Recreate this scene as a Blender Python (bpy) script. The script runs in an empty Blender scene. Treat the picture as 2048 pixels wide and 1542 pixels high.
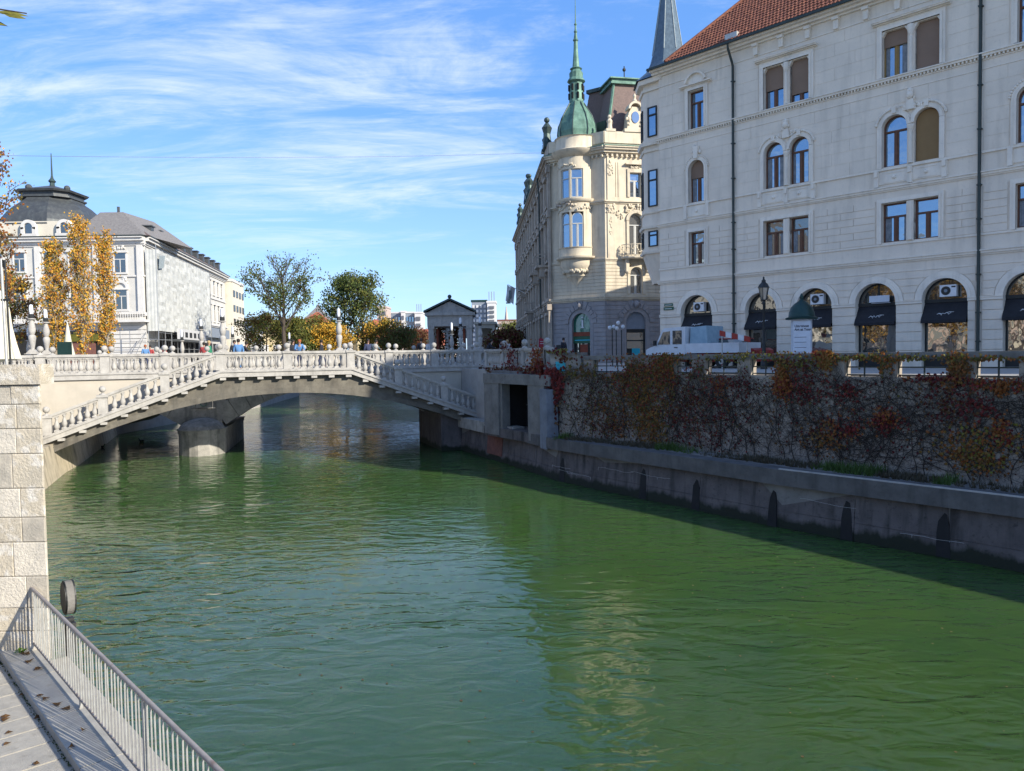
import bpy, math, random
from mathutils import Vector, Matrix
sc = bpy.context.scene
R = math.radians; PI = math.pi
rng = random.Random(7)

# ------------------------------------------------------------------ camera
PITCH, ROLL, CZ = R(2.35), R(0.9), 5.6
fw = Vector((0, math.cos(PITCH), -math.sin(PITCH))); up0 = Vector((0, math.sin(PITCH), math.cos(PITCH))); rt0 = Vector((1, 0, 0))
rt = math.cos(ROLL)*rt0 - math.sin(ROLL)*up0
upv = math.sin(ROLL)*rt0 + math.cos(ROLL)*up0
cd = bpy.data.cameras.new('camera'); cam = bpy.data.objects.new('camera', cd); sc.collection.objects.link(cam)
m = Matrix((rt, upv, -fw)).transposed().to_4x4(); m.translation = Vector((0, 0, CZ)); cam.matrix_world = m
cd.sensor_width = 36; cd.lens = 1540/2048*36; cd.clip_end = 4000; cd.clip_start = .05
sc.camera = cam

# ------------------------------------------------------------------ light
SA, SE = R(-35), R(27)          # sun azimuth from +x, elevation
S = Vector((math.cos(SE)*math.cos(SA), math.cos(SE)*math.sin(SA), math.sin(SE)))
sd = bpy.data.lights.new('sun', 'SUN'); sd.energy = 3.35; sd.angle = R(.53); sd.color = (1, .93, .80)
so = bpy.data.objects.new('sun', sd); sc.collection.objects.link(so); so.rotation_euler = S.to_track_quat('Z', 'Y').to_euler(); so.location = S*60
sc.view_settings.view_transform = 'Standard'; sc.view_settings.look = 'None'; sc.view_settings.exposure = 1.24; sc.view_settings.gamma = 1
sc.view_settings.use_curve_mapping = False
w = bpy.data.worlds.new('World'); sc.world = w; w.use_nodes = True
nt = w.node_tree; nt.nodes.clear(); N = nt.nodes.new; L = nt.links.new
out = N('ShaderNodeOutputWorld'); bg = N('ShaderNodeBackground'); bg.inputs['Strength'].default_value = .14
sky = N('ShaderNodeTexSky'); sky.sky_type = 'NISHITA'; sky.sun_disc = False; sky.sun_elevation = SE; sky.sun_rotation = R(90) - SA
sky.air_density = 1.0; sky.dust_density = .6; sky.ozone_density = 2.2; sky.altitude = 300
tc = N('ShaderNodeTexCoord'); sep = N('ShaderNodeSeparateXYZ'); L(tc.outputs['Generated'], sep.inputs[0])
def M_(op, a, b=None, c=None, clamp=False):
    n = N('ShaderNodeMath'); n.operation = op; n.use_clamp = clamp
    for i, v in enumerate((a, b, c)):
        if v is None: continue
        if isinstance(v, (int, float)): n.inputs[i].default_value = v
        else: L(v, n.inputs[i])
    return n.outputs[0]
zz = M_('ADD', M_('MAXIMUM', sep.outputs[2], 0.0), .10)
cu = M_('DIVIDE', sep.outputs[0], zz); cv = M_('DIVIDE', sep.outputs[1], zz)
comb = N('ShaderNodeCombineXYZ'); L(cu, comb.inputs[0]); L(cv, comb.inputs[1]); comb.inputs[2].default_value = 3.3
def noise(vec, scale, detail, rough, sx, sy, rot=0, dist=0):
    mp = N('ShaderNodeMapping'); mp.inputs['Scale'].default_value = (sx, sy, 1); mp.inputs['Rotation'].default_value = (0, 0, rot)
    L(vec, mp.inputs['Vector']); n = N('ShaderNodeTexNoise'); L(mp.outputs[0], n.inputs['Vector'])
    n.inputs['Scale'].default_value = scale; n.inputs['Detail'].default_value = detail; n.inputs['Roughness'].default_value = rough; n.inputs['Distortion'].default_value = dist
    return n.outputs['Fac']
n1 = noise(comb.outputs[0], .55, 4, .5, 1, .8, R(15), .4)
n2 = noise(comb.outputs[0], 1.5, 9, .66, .75, 1.5, R(12), .9)
n3 = noise(comb.outputs[0], 6, 6, .7, .5, 1.8, R(28), 1.2)
cl = M_('ADD', M_('MULTIPLY', n1, .5), M_('ADD', M_('MULTIPLY', n2, .85), M_('MULTIPLY', n3, .22)))
mr = N('ShaderNodeMapRange'); L(cl, mr.inputs[0]); mr.inputs[1].default_value = .70; mr.inputs[2].default_value = 1.06
mr.interpolation_type = 'SMOOTHSTEP'
low = N('ShaderNodeMapRange'); L(sep.outputs[2], low.inputs[0]); low.inputs[1].default_value = .05; low.inputs[2].default_value = .22
fac = M_('MULTIPLY', M_('MULTIPLY', mr.outputs[0], low.outputs[0]), .72, clamp=True)
tint = N('ShaderNodeMix'); tint.data_type = 'RGBA'; tint.blend_type = 'MULTIPLY'; tint.inputs[0].default_value = 1
L(sky.outputs[0], tint.inputs[6]); tint.inputs[7].default_value = (.84, .92, 1.12, 1)
grad = N('ShaderNodeValToRGB'); L(M_('MAXIMUM', sep.outputs[2], 0.0), grad.inputs[0]); el = grad.color_ramp.elements
el[0].position = 0; el[0].color = (1.2, 2.0, 3.05, 1); el[1].position = 1; el[1].color = (.30, .85, 2.3, 1)
for p_, c_ in ((.12, (.82, 1.62, 3.1, 1)), (.32, (.37, 1.1, 2.7, 1))): e_ = el.new(p_); e_.color = c_
gm = N('ShaderNodeMix'); gm.data_type = 'RGBA'; gm.inputs[0].default_value = .72; L(tint.outputs[2], gm.inputs[6]); L(grad.outputs[0], gm.inputs[7])
mix = N('ShaderNodeMix'); mix.data_type = 'RGBA'; L(fac, mix.inputs[0]); L(gm.outputs[2], mix.inputs[6]); mix.inputs[7].default_value = (3.15, 3.4, 3.85, 1)
L(mix.outputs[2], bg.inputs['Color']); L(bg.outputs[0], out.inputs[0])

# ------------------------------------------------------------------ helpers
COL = sc.collection
def tag(o, label=None, cat=None, group=None, kind=None):
    if label: o['label'] = label
    if cat: o['category'] = cat
    if group: o['group'] = group
    if kind: o['kind'] = kind
    return o
def thing(name, label, cat, loc=(0, 0, 0), rz=0., group=None):
    o = bpy.data.objects.new(name, None); COL.objects.link(o); o.location = loc; o.rotation_euler = (0, 0, rz); o.empty_display_size = .3
    return tag(o, label, cat, group)
class MB:
    def __init__(s): s.v = []; s.f = []; s.T = None
    def add(s, vs, fs):
        b = len(s.v)
        if s.T is not None: vs = [tuple(s.T @ Vector(p)) for p in vs]
        s.v += [tuple(p) for p in vs]; s.f += [tuple(b+i for i in f) for f in fs]
    def box(s, x0, x1, y0, y1, z0, z1):
        s.add([(x0,y0,z0),(x1,y0,z0),(x1,y1,z0),(x0,y1,z0),(x0,y0,z1),(x1,y0,z1),(x1,y1,z1),(x0,y1,z1)],
              [(0,3,2,1),(4,5,6,7),(0,1,5,4),(1,2,6,5),(2,3,7,6),(3,0,4,7)]); return s
    def prism(s, poly, y0, y1):       # polygon in (x,z), counter-clockwise seen from -y
        n = len(poly); s.add([(p[0], y0, p[1]) for p in poly]+[(p[0], y1, p[1]) for p in poly],
              [tuple(range(n)), tuple(range(2*n-1, n-1, -1))]+[(i, n+i, n+(i+1) % n, (i+1) % n) for i in range(n)]); return s
    def slab(s, poly, z0, z1):        # polygon in (x,y), counter-clockwise seen from above
        n = len(poly); s.add([(p[0], p[1], z0) for p in poly]+[(p[0], p[1], z1) for p in poly],
              [tuple(range(n-1, -1, -1)), tuple(range(n, 2*n))]+[(i, (i+1) % n, n+(i+1) % n, n+i) for i in range(n)]); return s
    def loft(s, A, B, cap=True):      # two equal rings of 3-d points
        n = len(A); f = [(i, (i+1) % n, n+(i+1) % n, n+i) for i in range(n)]
        if cap: f += [tuple(range(n-1, -1, -1)), tuple(range(n, 2*n))]
        s.add(list(A)+list(B), f); return s
    def lathe(s, prof, cx=0, cy=0, z0=0, seg=12, a0=0., sx=1, sy=1):
        vs = []; fs = []
        for r, z in prof:
            for k in range(seg):
                a = a0+2*PI*k/seg; vs.append((cx+r*sx*math.cos(a), cy+r*sy*math.sin(a), z0+z))
        for i in range(len(prof)-1):
            for k in range(seg):
                k2 = (k+1) % seg; fs.append((i*seg+k, i*seg+k2, (i+1)*seg+k2, (i+1)*seg+k))
        fs.append(tuple(range(seg-1, -1, -1))); b = (len(prof)-1)*seg; fs.append(tuple(range(b, b+seg)))
        s.add(vs, fs); return s
    def ball(s, c, r, seg=10, sz=1):
        k = 6; s.lathe([(max(r*math.sin(PI*i/k), .001), -r*sz*math.cos(PI*i/k)) for i in range(k+1)], c[0], c[1], c[2], seg); return s
    def tube(s, pts, r, seg=6, r1=None):
        pts = [Vector(p) for p in pts]; n = len(pts); vs = []; fs = []
        for i, p in enumerate(pts):
            d = (pts[min(i+1, n-1)]-pts[max(i-1, 0)]); d = d.normalized() if d.length > 0 else Vector((0, 0, 1))
            a = d.cross(Vector((0, 0, 1)) if abs(d.z) < .95 else Vector((1, 0, 0))).normalized(); b = d.cross(a)
            rr = r if r1 is None else r+(r1-r)*i/(n-1)
            for k in range(seg):
                t = 2*PI*k/seg+PI/seg; vs.append(p+a*math.cos(t)*rr+b*math.sin(t)*rr)
        for i in range(n-1):
            for k in range(seg):
                k2 = (k+1) % seg; fs.append((i*seg+k, i*seg+k2, (i+1)*seg+k2, (i+1)*seg+k))
        fs.append(tuple(range(seg-1, -1, -1))); fs.append(tuple(range((n-1)*seg, n*seg)))
        s.add(vs, fs); return s
    def quad(s, a, b, c, d): s.add([a, b, c, d], [(0, 1, 2, 3)]); return s
    def mesh(s, name, mat, smooth=False, autos=None):
        me = bpy.data.meshes.new(name); me.from_pydata(s.v, [], s.f)
        for mm in (mat if isinstance(mat, (list, tuple)) else [mat]): me.materials.append(mm)
        if smooth:
            me.polygons.foreach_set('use_smooth', [len(p.vertices) <= 4 for p in me.polygons])
            try: me.set_sharp_from_angle(angle=R(autos or 50))
            except Exception: pass
        me.update(); return me
    def build(s, name, mat, parent=None, smooth=False, **kw):
        return put(name, s.mesh(name, mat, smooth), parent, **kw)
def put(name, me, parent=None, loc=(0, 0, 0), rot=(0, 0, 0), scale=None, **kw):
    o = bpy.data.objects.new(name, me); COL.objects.link(o); o.parent = parent; o.location = loc; o.rotation_euler = rot
    if scale: o.scale = scale
    return tag(o, **kw) if kw else o
def copy_tree(o, parent=None):
    c = o.copy(); COL.objects.link(c); c.parent = parent
    for ch in list(o.children): copy_tree(ch, c)
    return c
def arc(cx, cz, r, a0, a1, n): return [(cx+r*math.cos(a0+(a1-a0)*i/n), cz+r*math.sin(a0+(a1-a0)*i/n)) for i in range(n+1)]

# ------------------------------------------------------------------ materials
def srgb(h): return tuple((lambda c: c/12.92 if c <= .04045 else ((c+.055)/1.055)**2.4)(int(h[i:i+2], 16)/255) for i in (0, 2, 4))
def mat(name, c1, c2=None, scale=2., rough=.8, bump=0., bscale=30., streak=0., streakc=(.05, .05, .045), spots=0., spotc=(.06,.06,.05), metal=0., spec=.35, tri=None, sss=0, tide=None):
    mt = bpy.data.materials.new(name); mt.use_nodes = True; t = mt.node_tree; N = t.nodes.new; L = t.links.new
    p = t.nodes['Principled BSDF']; geo = N('ShaderNodeNewGeometry'); P = geo.outputs['Position']
    c2 = c2 or tuple(x*.72 for x in c1)
    def nz(sc_, det, ro, s3=(1, 1, 1), dist=0):
        mp = N('ShaderNodeMapping'); mp.inputs['Scale'].default_value = s3; L(P, mp.inputs[0])
        n = N('ShaderNodeTexNoise'); n.inputs['Scale'].default_value = sc_; n.inputs['Detail'].default_value = det; n.inputs['Roughness'].default_value = ro; n.inputs['Distortion'].default_value = dist
        L(mp.outputs[0], n.inputs['Vector']); return n.outputs['Fac']
    def ramp(f, a, b):
        r = N('ShaderNodeMapRange'); L(f, r.inputs[0]); r.inputs[1].default_value = a; r.inputs[2].default_value = b; return r.outputs[0]
    def mx(f, a, b):
        x = N('ShaderNodeMix'); x.data_type = 'RGBA'
        if isinstance(f, float): x.inputs[0].default_value = f
        else: L(f, x.inputs[0])
        for i, v in ((6, a), (7, b)):
            if isinstance(v, tuple): x.inputs[i].default_value = (*v, 1)
            else: L(v, x.inputs[i])
        return x.outputs[2]
    col = mx(ramp(nz(scale, 6, .62), .32, .68), c1, c2)
    if tri: col = mx(ramp(nz(scale*2.7+1, 3, .5), .5, .62), col, tri)
    if streak:
        s_ = N('ShaderNodeMath'); s_.operation = 'MULTIPLY'; L(ramp(nz(2.6, 5, .6, (1, 1, .12)), .5, .72), s_.inputs[0]); s_.inputs[1].default_value = streak; col = mx(s_.outputs[0], col, streakc)
    if spots:
        s_ = N('ShaderNodeMath'); s_.operation = 'MULTIPLY'; L(ramp(nz(7, 7, .7), .56, .68), s_.inputs[0]); s_.inputs[1].default_value = spots; col = mx(s_.outputs[0], col, spotc)
    if tide:
        sp = N('ShaderNodeSeparateXYZ'); L(P, sp.inputs[0]); a_ = N('ShaderNodeMath'); a_.operation = 'MULTIPLY_ADD'; L(nz(1.7, 5, .6, (1, 1, .5)), a_.inputs[0]); a_.inputs[1].default_value = -.75; L(sp.outputs[2], a_.inputs[2]); col = mx(ramp(a_.outputs[0], -.02, -.16+0), col, (.018, .022, .013)) if 0 else mx(ramp(a_.outputs[0], .02, -.14), col, (.016, .02, .012))
    L(col, p.inputs['Base Color'])
    p.inputs['Metallic'].default_value = metal; p.inputs['Specular IOR Level'].default_value = spec
    rr = N('ShaderNodeMapRange'); L(nz(scale*3, 3, .5), rr.inputs[0]); rr.inputs[3].default_value = max(rough-.1, 0); rr.inputs[4].default_value = min(rough+.1, 1); L(rr.outputs[0], p.inputs['Roughness'])
    if bump:
        b = N('ShaderNodeBump'); b.inputs['Strength'].default_value = bump; b.inputs['Distance'].default_value = .03; L(nz(bscale, 6, .65), b.inputs['Height']); L(b.outputs[0], p.inputs['Normal'])
    return mt
def plain(name, c, rough=.6, metal=0., spec=.4): return mat(name, c, tuple(x*.85 for x in c), 3, rough, metal=metal, spec=spec)
def leafmat(name, c, c2=None):
    mt = mat(name, c, c2 or tuple(x*.5 for x in c), 9, .6, spec=.25)
    t = mt.node_tree; p = t.nodes['Principled BSDF']; o = [n for n in t.nodes if n.type == 'OUTPUT_MATERIAL'][0]
    tr = t.nodes.new('ShaderNodeBsdfTranslucent'); ms = t.nodes.new('ShaderNodeMixShader'); ms.inputs[0].default_value = .35
    for l in list(t.links):
        if l.to_node == p and l.to_socket.name == 'Base Color': t.links.new(l.from_socket, tr.inputs[0])
    t.links.new(p.outputs[0], ms.inputs[1]); t.links.new(tr.outputs[0], ms.inputs[2]); t.links.new(ms.outputs[0], o.inputs[0]); return mt
def glassmat(name, base, refl=.3, tintc=(.9, .95, 1), rough=.03):
    mt = bpy.data.materials.new(name); mt.use_nodes = True; t = mt.node_tree; N = t.nodes.new; L = t.links.new
    p = t.nodes['Principled BSDF']; p.inputs['Base Color'].default_value = (*base, 1); p.inputs['Roughness'].default_value = .5
    g = N('ShaderNodeBsdfGlossy'); g.inputs['Color'].default_value = (*tintc, 1); g.inputs['Roughness'].default_value = rough
    geo = N('ShaderNodeNewGeometry'); n = N('ShaderNodeTexNoise'); n.inputs['Scale'].default_value = 1.3; L(geo.outputs['Position'], n.inputs['Vector'])
    b = N('ShaderNodeBump'); b.inputs['Strength'].default_value = .25; b.inputs['Distance'].default_value = .05; L(n.outputs['Fac'], b.inputs['Height']); L(b.outputs[0], g.inputs['Normal'])
    ms = N('ShaderNodeMixShader'); ms.inputs[0].default_value = refl; L(p.outputs[0], ms.inputs[1]); L(g.outputs[0], ms.inputs[2])
    o = [x for x in t.nodes if x.type == 'OUTPUT_MATERIAL'][0]; L(ms.outputs[0], o.inputs[0]); return mt
M = dict(
 stone=mat('bridge_stone', (.43, .41, .375), (.32, .305, .28), 3, .85, .25, 60, streak=.4, streakc=(.14, .13, .115), spots=.42, spotc=(.17, .155, .14)),
 stone2=mat('old_pier_stone', (.38, .36, .32), (.22, .21, .19), 2.2, .9, .35, 40, streak=.55, streakc=(.045, .05, .045), spots=.4),
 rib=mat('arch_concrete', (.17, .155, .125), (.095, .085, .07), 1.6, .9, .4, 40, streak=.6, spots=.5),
 cream=mat('cream_render', (.47, .425, .35), (.41, .37, .305), 1.2, .9, .1, 50, streak=.12, streakc=(.2, .18, .14)),
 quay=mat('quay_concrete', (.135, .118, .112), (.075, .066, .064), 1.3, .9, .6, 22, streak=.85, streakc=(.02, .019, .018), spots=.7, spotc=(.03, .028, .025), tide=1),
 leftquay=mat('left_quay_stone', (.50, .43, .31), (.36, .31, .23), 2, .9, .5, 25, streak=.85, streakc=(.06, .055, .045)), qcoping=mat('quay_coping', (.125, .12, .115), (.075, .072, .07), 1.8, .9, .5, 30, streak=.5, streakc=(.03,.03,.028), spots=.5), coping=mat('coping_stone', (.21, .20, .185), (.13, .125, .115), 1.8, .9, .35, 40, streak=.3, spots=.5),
 ivywall=mat('ivy_wall_plaster', (.36, .315, .265), (.24, .21, .18), 1.6, .95, .5, 30, spots=.6, spotc=(.03, .028, .024)),
 street=mat('paving', (.38, .36, .33), (.28, .265, .245), 1.2, .9, .2, 40),
 asphalt=mat('asphalt', (.07, .07, .07), (.05, .05, .05), 2, .9, .2, 60),
 water_bed=plain('river_bed', (.05, .06, .03), .9),
 house=mat('house_plaster', (.80, .69, .56), (.69, .60, .49), .7, .9, .15, 30, streak=.30, streakc=(.36, .31, .25), spots=.22, spotc=(.42, .36, .30)),
 house2=mat('house_trim', (.84, .745, .62), (.73, .65, .545), 1.1, .85, .15, 40, streak=.35, streakc=(.34, .30, .25), spots=.2, spotc=(.35, .31, .26)),
 tile=mat('roof_tile', (.21, .075, .045), (.13, .048, .032), 3.5, .85, .3, 30, spots=.5, spotc=(.09, .04, .028), tri=(.27, .11, .06)),
 copper=mat('green_copper', (.15, .27, .205), (.07, .14, .11), 2.2, .6, .2, 20, streak=.6, streakc=(.035, .07, .055), metal=.2),
 darkcopper=mat('dark_copper', (.055, .085, .08), (.035, .05, .05), 2, .5, .1, 20, streak=.3, streakc=(.12, .2, .17), metal=.3),
 slate=mat('blue_slate', (.12, .17, .21), (.07, .10, .13), 5, .45, .3, 30, metal=.2),
 slate_l=mat('pale_slate', (.32, .36, .36), (.2, .24, .25), 6, .5, .4, 30),
 brownroof=mat('brown_shingle', (.19, .135, .115), (.13, .095, .085), 7, .85, .4, 40),
 domeroof=mat('dome_sheet', (.075, .08, .08), (.05, .055, .06), 1.5, .5, .15, 20, streak=.35, streakc=(.14, .16, .15), metal=.2),
 greyroof=mat('grey_shingle', (.22, .205, .19), (.14, .13, .125), 4, .85, .4, 30),
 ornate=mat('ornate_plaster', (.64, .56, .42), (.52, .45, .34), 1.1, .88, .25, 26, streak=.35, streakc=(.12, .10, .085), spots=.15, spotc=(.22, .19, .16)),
 ornate2=mat('ornate_base', (.33, .31, .31), (.25, .235, .23), 1.3, .9, .2, 30, streak=.3, streakc=(.09, .085, .08)),
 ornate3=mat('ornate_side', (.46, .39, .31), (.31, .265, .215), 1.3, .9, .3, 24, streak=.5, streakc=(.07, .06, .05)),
 white=mat('white_facade', (.55, .53, .485), (.47, .455, .42), 1, .9, .1, 20, streak=.12, streakc=(.35, .33, .3)),
 white2=mat('white_trim', (.60, .58, .54), (.52, .5, .47), 1, .85),
 creamb=mat('cream_facade', (.60, .55, .45), (.54, .49, .40), 1, .9, .1, 20),
 yellowb=mat('yellow_facade', (.52, .42, .24), (.46, .37, .21), 1, .9),
 redroof=mat('far_red_roof', (.36, .11, .06), (.26, .08, .05), 2, .9, .3, 20),
 far_white=plain('far_white', (.58, .57, .56), .8), far_grey=plain('far_grey', (.22, .25, .29), .7), far_dark=plain('far_dark', (.10, .11, .13), .6), far_tan=plain('far_tan', (.48, .38, .33), .8),
 wood=mat('window_wood', (.17, .075, .04), (.11, .05, .03), 6, .55), wood2=mat('pale_window_frame', (.5, .5, .47), (.42, .42, .4), 6, .5),
 ochre=mat('ochre_frame', (.33, .2, .06), (.25, .15, .05), 6, .5),
 blind=mat('tan_blind', (.25, .165, .115), (.22, .145, .10), 1.2, .75), blind2=mat('ochre_blind', (.26, .16, .07), (.23, .14, .06), 1.2, .75),
 curtain=mat('curtain', (.30, .32, .34), (.16, .18, .2), 5, .9), door_red=mat('door_red', (.25, .06, .03), None, 3, .7),
 glass=glassmat('window_glass', (.015, .03, .055), .42, (.62, .82, 1)), glassd=glassmat('dark_glass', (.012, .013, .013), .22, (.9, .9, .85)),
 shop=glassmat('shop_glass', (.03, .03, .025), .38, (1, .97, .9), .02), cabglass=glassmat('cab_glass', (.015, .018, .02), .07), greenglass=glassmat('green_fanlight', (.0, .12, .07), .1),
 black=plain('black_metal', (.018, .02, .02), .5), dark=mat('dark_interior', (.02, .02, .02), (.012, .012, .012), 2, .9), awning=mat('black_awning', (.022, .022, .026), (.014, .014, .017), 3, .8),
 pipe=mat('downpipe', (.05, .065, .06), (.035, .045, .042), 4, .5, metal=.3), steel=mat('galvanised_steel', (.5, .5, .47), (.38, .37, .34), 8, .42, metal=.35, spots=.25, spotc=(.16, .12, .09)),
 rust=mat('worn_rail', (.28, .235, .20), (.36, .33, .30), 14, .6, metal=.2, spots=.6, spotc=(.13, .06, .035)),
 pier=mat('sandstone', (.52, .455, .35), (.38, .34, .27), 2.2, .92, .8, 22, spots=.35, spotc=(.22, .2, .17), tri=(.56, .52, .45)),
 pale_stone=mat('pale_sandstone', (.62, .56, .46), (.48, .44, .37), 3, .92, .8, 22, spots=.3, spotc=(.3, .27, .22)), mortar=mat('mortar', (.47, .42, .34), (.30, .275, .23), 4, .95, .5, 30),
 landing=mat('landing_paving', (.42, .39, .33), (.32, .30, .26), 5, .95, .6, 70, spots=.4, spotc=(.18, .17, .14)),
 kerb=mat('kerb_stone', (.40, .375, .325), (.30, .285, .25), 3, .9, .4, 50, spots=.4, spotc=(.2, .19, .15)),
 moss=leafmat('moss', (.07, .10, .02)), bark=mat('bark', (.09, .07, .055), (.05, .04, .032), 8, .95, .5, 30), barkp=mat('pale_bark', (.33, .29, .23), (.2, .17, .13), 5, .95, .3, 30),
 twig=mat('vine_stem', (.022, .017, .014), (.035, .027, .023), 8, .95),
 l_red=leafmat('leaf_red', (.24, .035, .028)), l_dred=leafmat('leaf_wine', (.12, .018, .018)), l_orange=leafmat('leaf_orange', (.34, .12, .03)), l_gold=leafmat('leaf_gold', (.72, .44, .06), (.52, .27, .03)), l_ochre=leafmat('leaf_ochre', (.30, .17, .04)), l_olive=leafmat('leaf_olive', (.14, .12, .03)),
 l_amber=leafmat('leaf_amber', (.60, .25, .035), (.4, .15, .02)), l_green=leafmat('leaf_green', (.14, .185, .045)), l_dgreen=leafmat('leaf_dark_green', (.08, .12, .04)), l_brown=leafmat('leaf_brown', (.17, .09, .035)), l_yg=leafmat('leaf_yellowgreen', (.22, .21, .04)), grass=leafmat('grass_blade', (.10, .17, .04)), grassd=leafmat('dry_grass', (.13, .11, .07)),
 lampglass=plain('lamp_glass', (.72, .74, .76), .35), truck=plain('white_paint', (.62, .64, .66), .35), tarp=mat('blue_tarp', (.30, .42, .48), (.22, .33, .40), 4, .6), tyre=plain('tyre', (.02, .02, .02), .8),
 carred=plain('red_paint', (.3, .02, .02), .3), cardark=plain('dark_car_paint', (.03, .035, .045), .25), cargrey=plain('grey_car_paint', (.10, .14, .15), .25), domegreen=mat('green_metal', (.02, .055, .05), (.015, .04, .037), 3, .4, metal=.3),
 poster=plain('poster_paper', (.6, .62, .66), .7), ink=plain('ink', (.02, .02, .03), .7), signgreen=plain('sign_green', (.02, .10, .05), .5), signwhite=plain('sign_white', (.7, .7, .7), .5), cyan=plain('cyan_print', (.02, .42, .55), .5), magenta=plain('red_sign', (.42, .02, .05), .5),
 skin=plain('skin', (.42, .26, .19), .6), cloth_d=plain('dark_cloth', (.025, .027, .035), .9), cloth_b=plain('blue_cloth', (.10, .22, .42), .9), cloth_g=plain('green_cloth', (.03, .22, .12), .9), cloth_r=plain('red_cloth', (.32, .05, .05), .9), cloth_w=plain('pale_cloth', (.5, .5, .5), .9), jeans=plain('jeans', (.04, .05, .10), .9),
 hair_d=plain('dark_hair', (.02, .015, .012), .8), hair_r=plain('ginger_hair', (.32, .09, .03), .8), hair_l=plain('fair_hair', (.4, .28, .13), .8),
 brickred=mat('red_patch', (.20, .085, .065), (.12, .055, .045), 4, .9, .4, 30, spots=.3), graffiti=plain('white_spray', (.5, .5, .48), .8),
 scaf=plain('scaffold_tube', (.35, .36, .37), .5, .6), netm=mat('scaffold_net', (.50, .50, .47), (.38, .39, .37), 1.3, .9, .5, 12), parasol=mat('parasol_canvas', (.62, .58, .46), (.5, .46, .36), 3, .9, .3, 14),
)
# water: a glossy rippled surface over a turbid green body
wm = bpy.data.materials.new('green_river_water'); wm.use_nodes = True; t = wm.node_tree; p = t.nodes['Principled BSDF']; N = t.nodes.new; L = t.links.new
geo = N('ShaderNodeNewGeometry')
def wn(sc_, det, ro, s3, rot=0, dist=0):
    mp = N('ShaderNodeMapping'); mp.inputs['Scale'].default_value = s3; mp.inputs['Rotation'].default_value = (0, 0, rot); L(geo.outputs['Position'], mp.inputs[0])
    n = N('ShaderNodeTexNoise'); n.inputs['Scale'].default_value = sc_; n.inputs['Detail'].default_value = det; n.inputs['Roughness'].default_value = ro; n.inputs['Distortion'].default_value = dist; L(mp.outputs[0], n.inputs['Vector']); return n.outputs['Fac']
mxw = N('ShaderNodeMix'); mxw.data_type = 'RGBA'; L(wn(.16, 5, .6, (1, 1.4, 1), R(25), 1.2), mxw.inputs[0]); mxw.inputs[6].default_value = (.039, .073, .013, 1); mxw.inputs[7].default_value = (.015, .045, .017, 1)
L(mxw.outputs[2], p.inputs['Base Color']); p.inputs['Roughness'].default_value = 1; p.inputs['Specular IOR Level'].default_value = 0
p.inputs['Subsurface Weight'].default_value = 1; p.inputs['Subsurface Radius'].default_value = (.5, 1, .45); p.inputs['Subsurface Scale'].default_value = .9
ad = N('ShaderNodeMath'); ad.operation = 'MULTIPLY_ADD'; L(wn(1.0, 2.2, .45, (1, 2.1, 1), R(-14), .8), ad.inputs[0]); ad.inputs[1].default_value = .9
m3 = N('ShaderNodeMath'); m3.operation = 'MULTIPLY'; L(wn(4.2, 2, .5, (1, 1.6, 1), R(12), .4), m3.inputs[0]); m3.inputs[1].default_value = .10; L(m3.outputs[0], ad.inputs[2])
gust = N('ShaderNodeMapRange'); L(wn(.07, 3, .5, (1, 1.3, 1), R(30), 1), gust.inputs[0]); gust.inputs[1].default_value = .4; gust.inputs[2].default_value = .62; gust.inputs[3].default_value = .25; gust.inputs[4].default_value = 1.1
bp = N('ShaderNodeBump'); bp.inputs['Distance'].default_value = .105; L(gust.outputs[0], bp.inputs['Strength']); L(ad.outputs[0], bp.inputs['Height'])
gl_ = N('ShaderNodeBsdfGlossy'); gl_.inputs['Roughness'].default_value = .03; L(bp.outputs[0], gl_.inputs['Normal']); fr_ = N('ShaderNodeFresnel'); fr_.inputs['IOR'].default_value = 1.52; L(bp.outputs[0], fr_.inputs['Normal'])
ws_ = N('ShaderNodeMixShader'); L(fr_.outputs[0], ws_.inputs[0]); L(p.outputs[0], ws_.inputs[1]); L(gl_.outputs[0], ws_.inputs[2]); L(ws_.outputs[0], [n for n in t.nodes if n.type == 'OUTPUT_MATERIAL'][0].inputs[0])
M['water'] = wm

# ------------------------------------------------------------------ setting
o = MB(); o.quad((-900, -200, 0), (900, -200, 0), (900, 1500, 0), (-900, 1500, 0)); o.build('water', M['water'], kind='structure')
ZS = 4.75; ZT = 1.85; ZP = 4.95
# right bank: water line, coping line (top of the low quay), ivy wall line
WL = [(30, -14), (17.8, 10.2), (14.6, 15.2), (12.5, 18.7), (10.6, 21.0), (8.2, 23.9), (6.05, 27.1), (3.45, 30.9), (1.62, 33.8), (-.08, 38.1), (-1.74, 41.6), (-3.57, 45.7), (-5.9, 52.4), (-11.3, 98), (-22, 120), (-45, 150), (-160, 215)]
def offs(pl, d):
    r = []
    for i, p_ in enumerate(pl):
        a = Vector(pl[max(i-1, 0)]); b = Vector(pl[min(i+1, len(pl)-1)]); t_ = (b-a).normalized(); n = Vector((t_.y, -t_.x)); r.append((p_[0]+n.x*d, p_[1]+n.y*d))
    return r
QT = offs(WL, .32)
IW = [(30, -4.2), (22.0, 7.0), (17.9, 13.6), (13.55, 20.2), (9.9, 25.1), (6.2, 30.3), (4.0, 32.9), (1.75, 35.0)]
PORT = [(1.75, 35.0), (-1.35, 39.9)]
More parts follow.
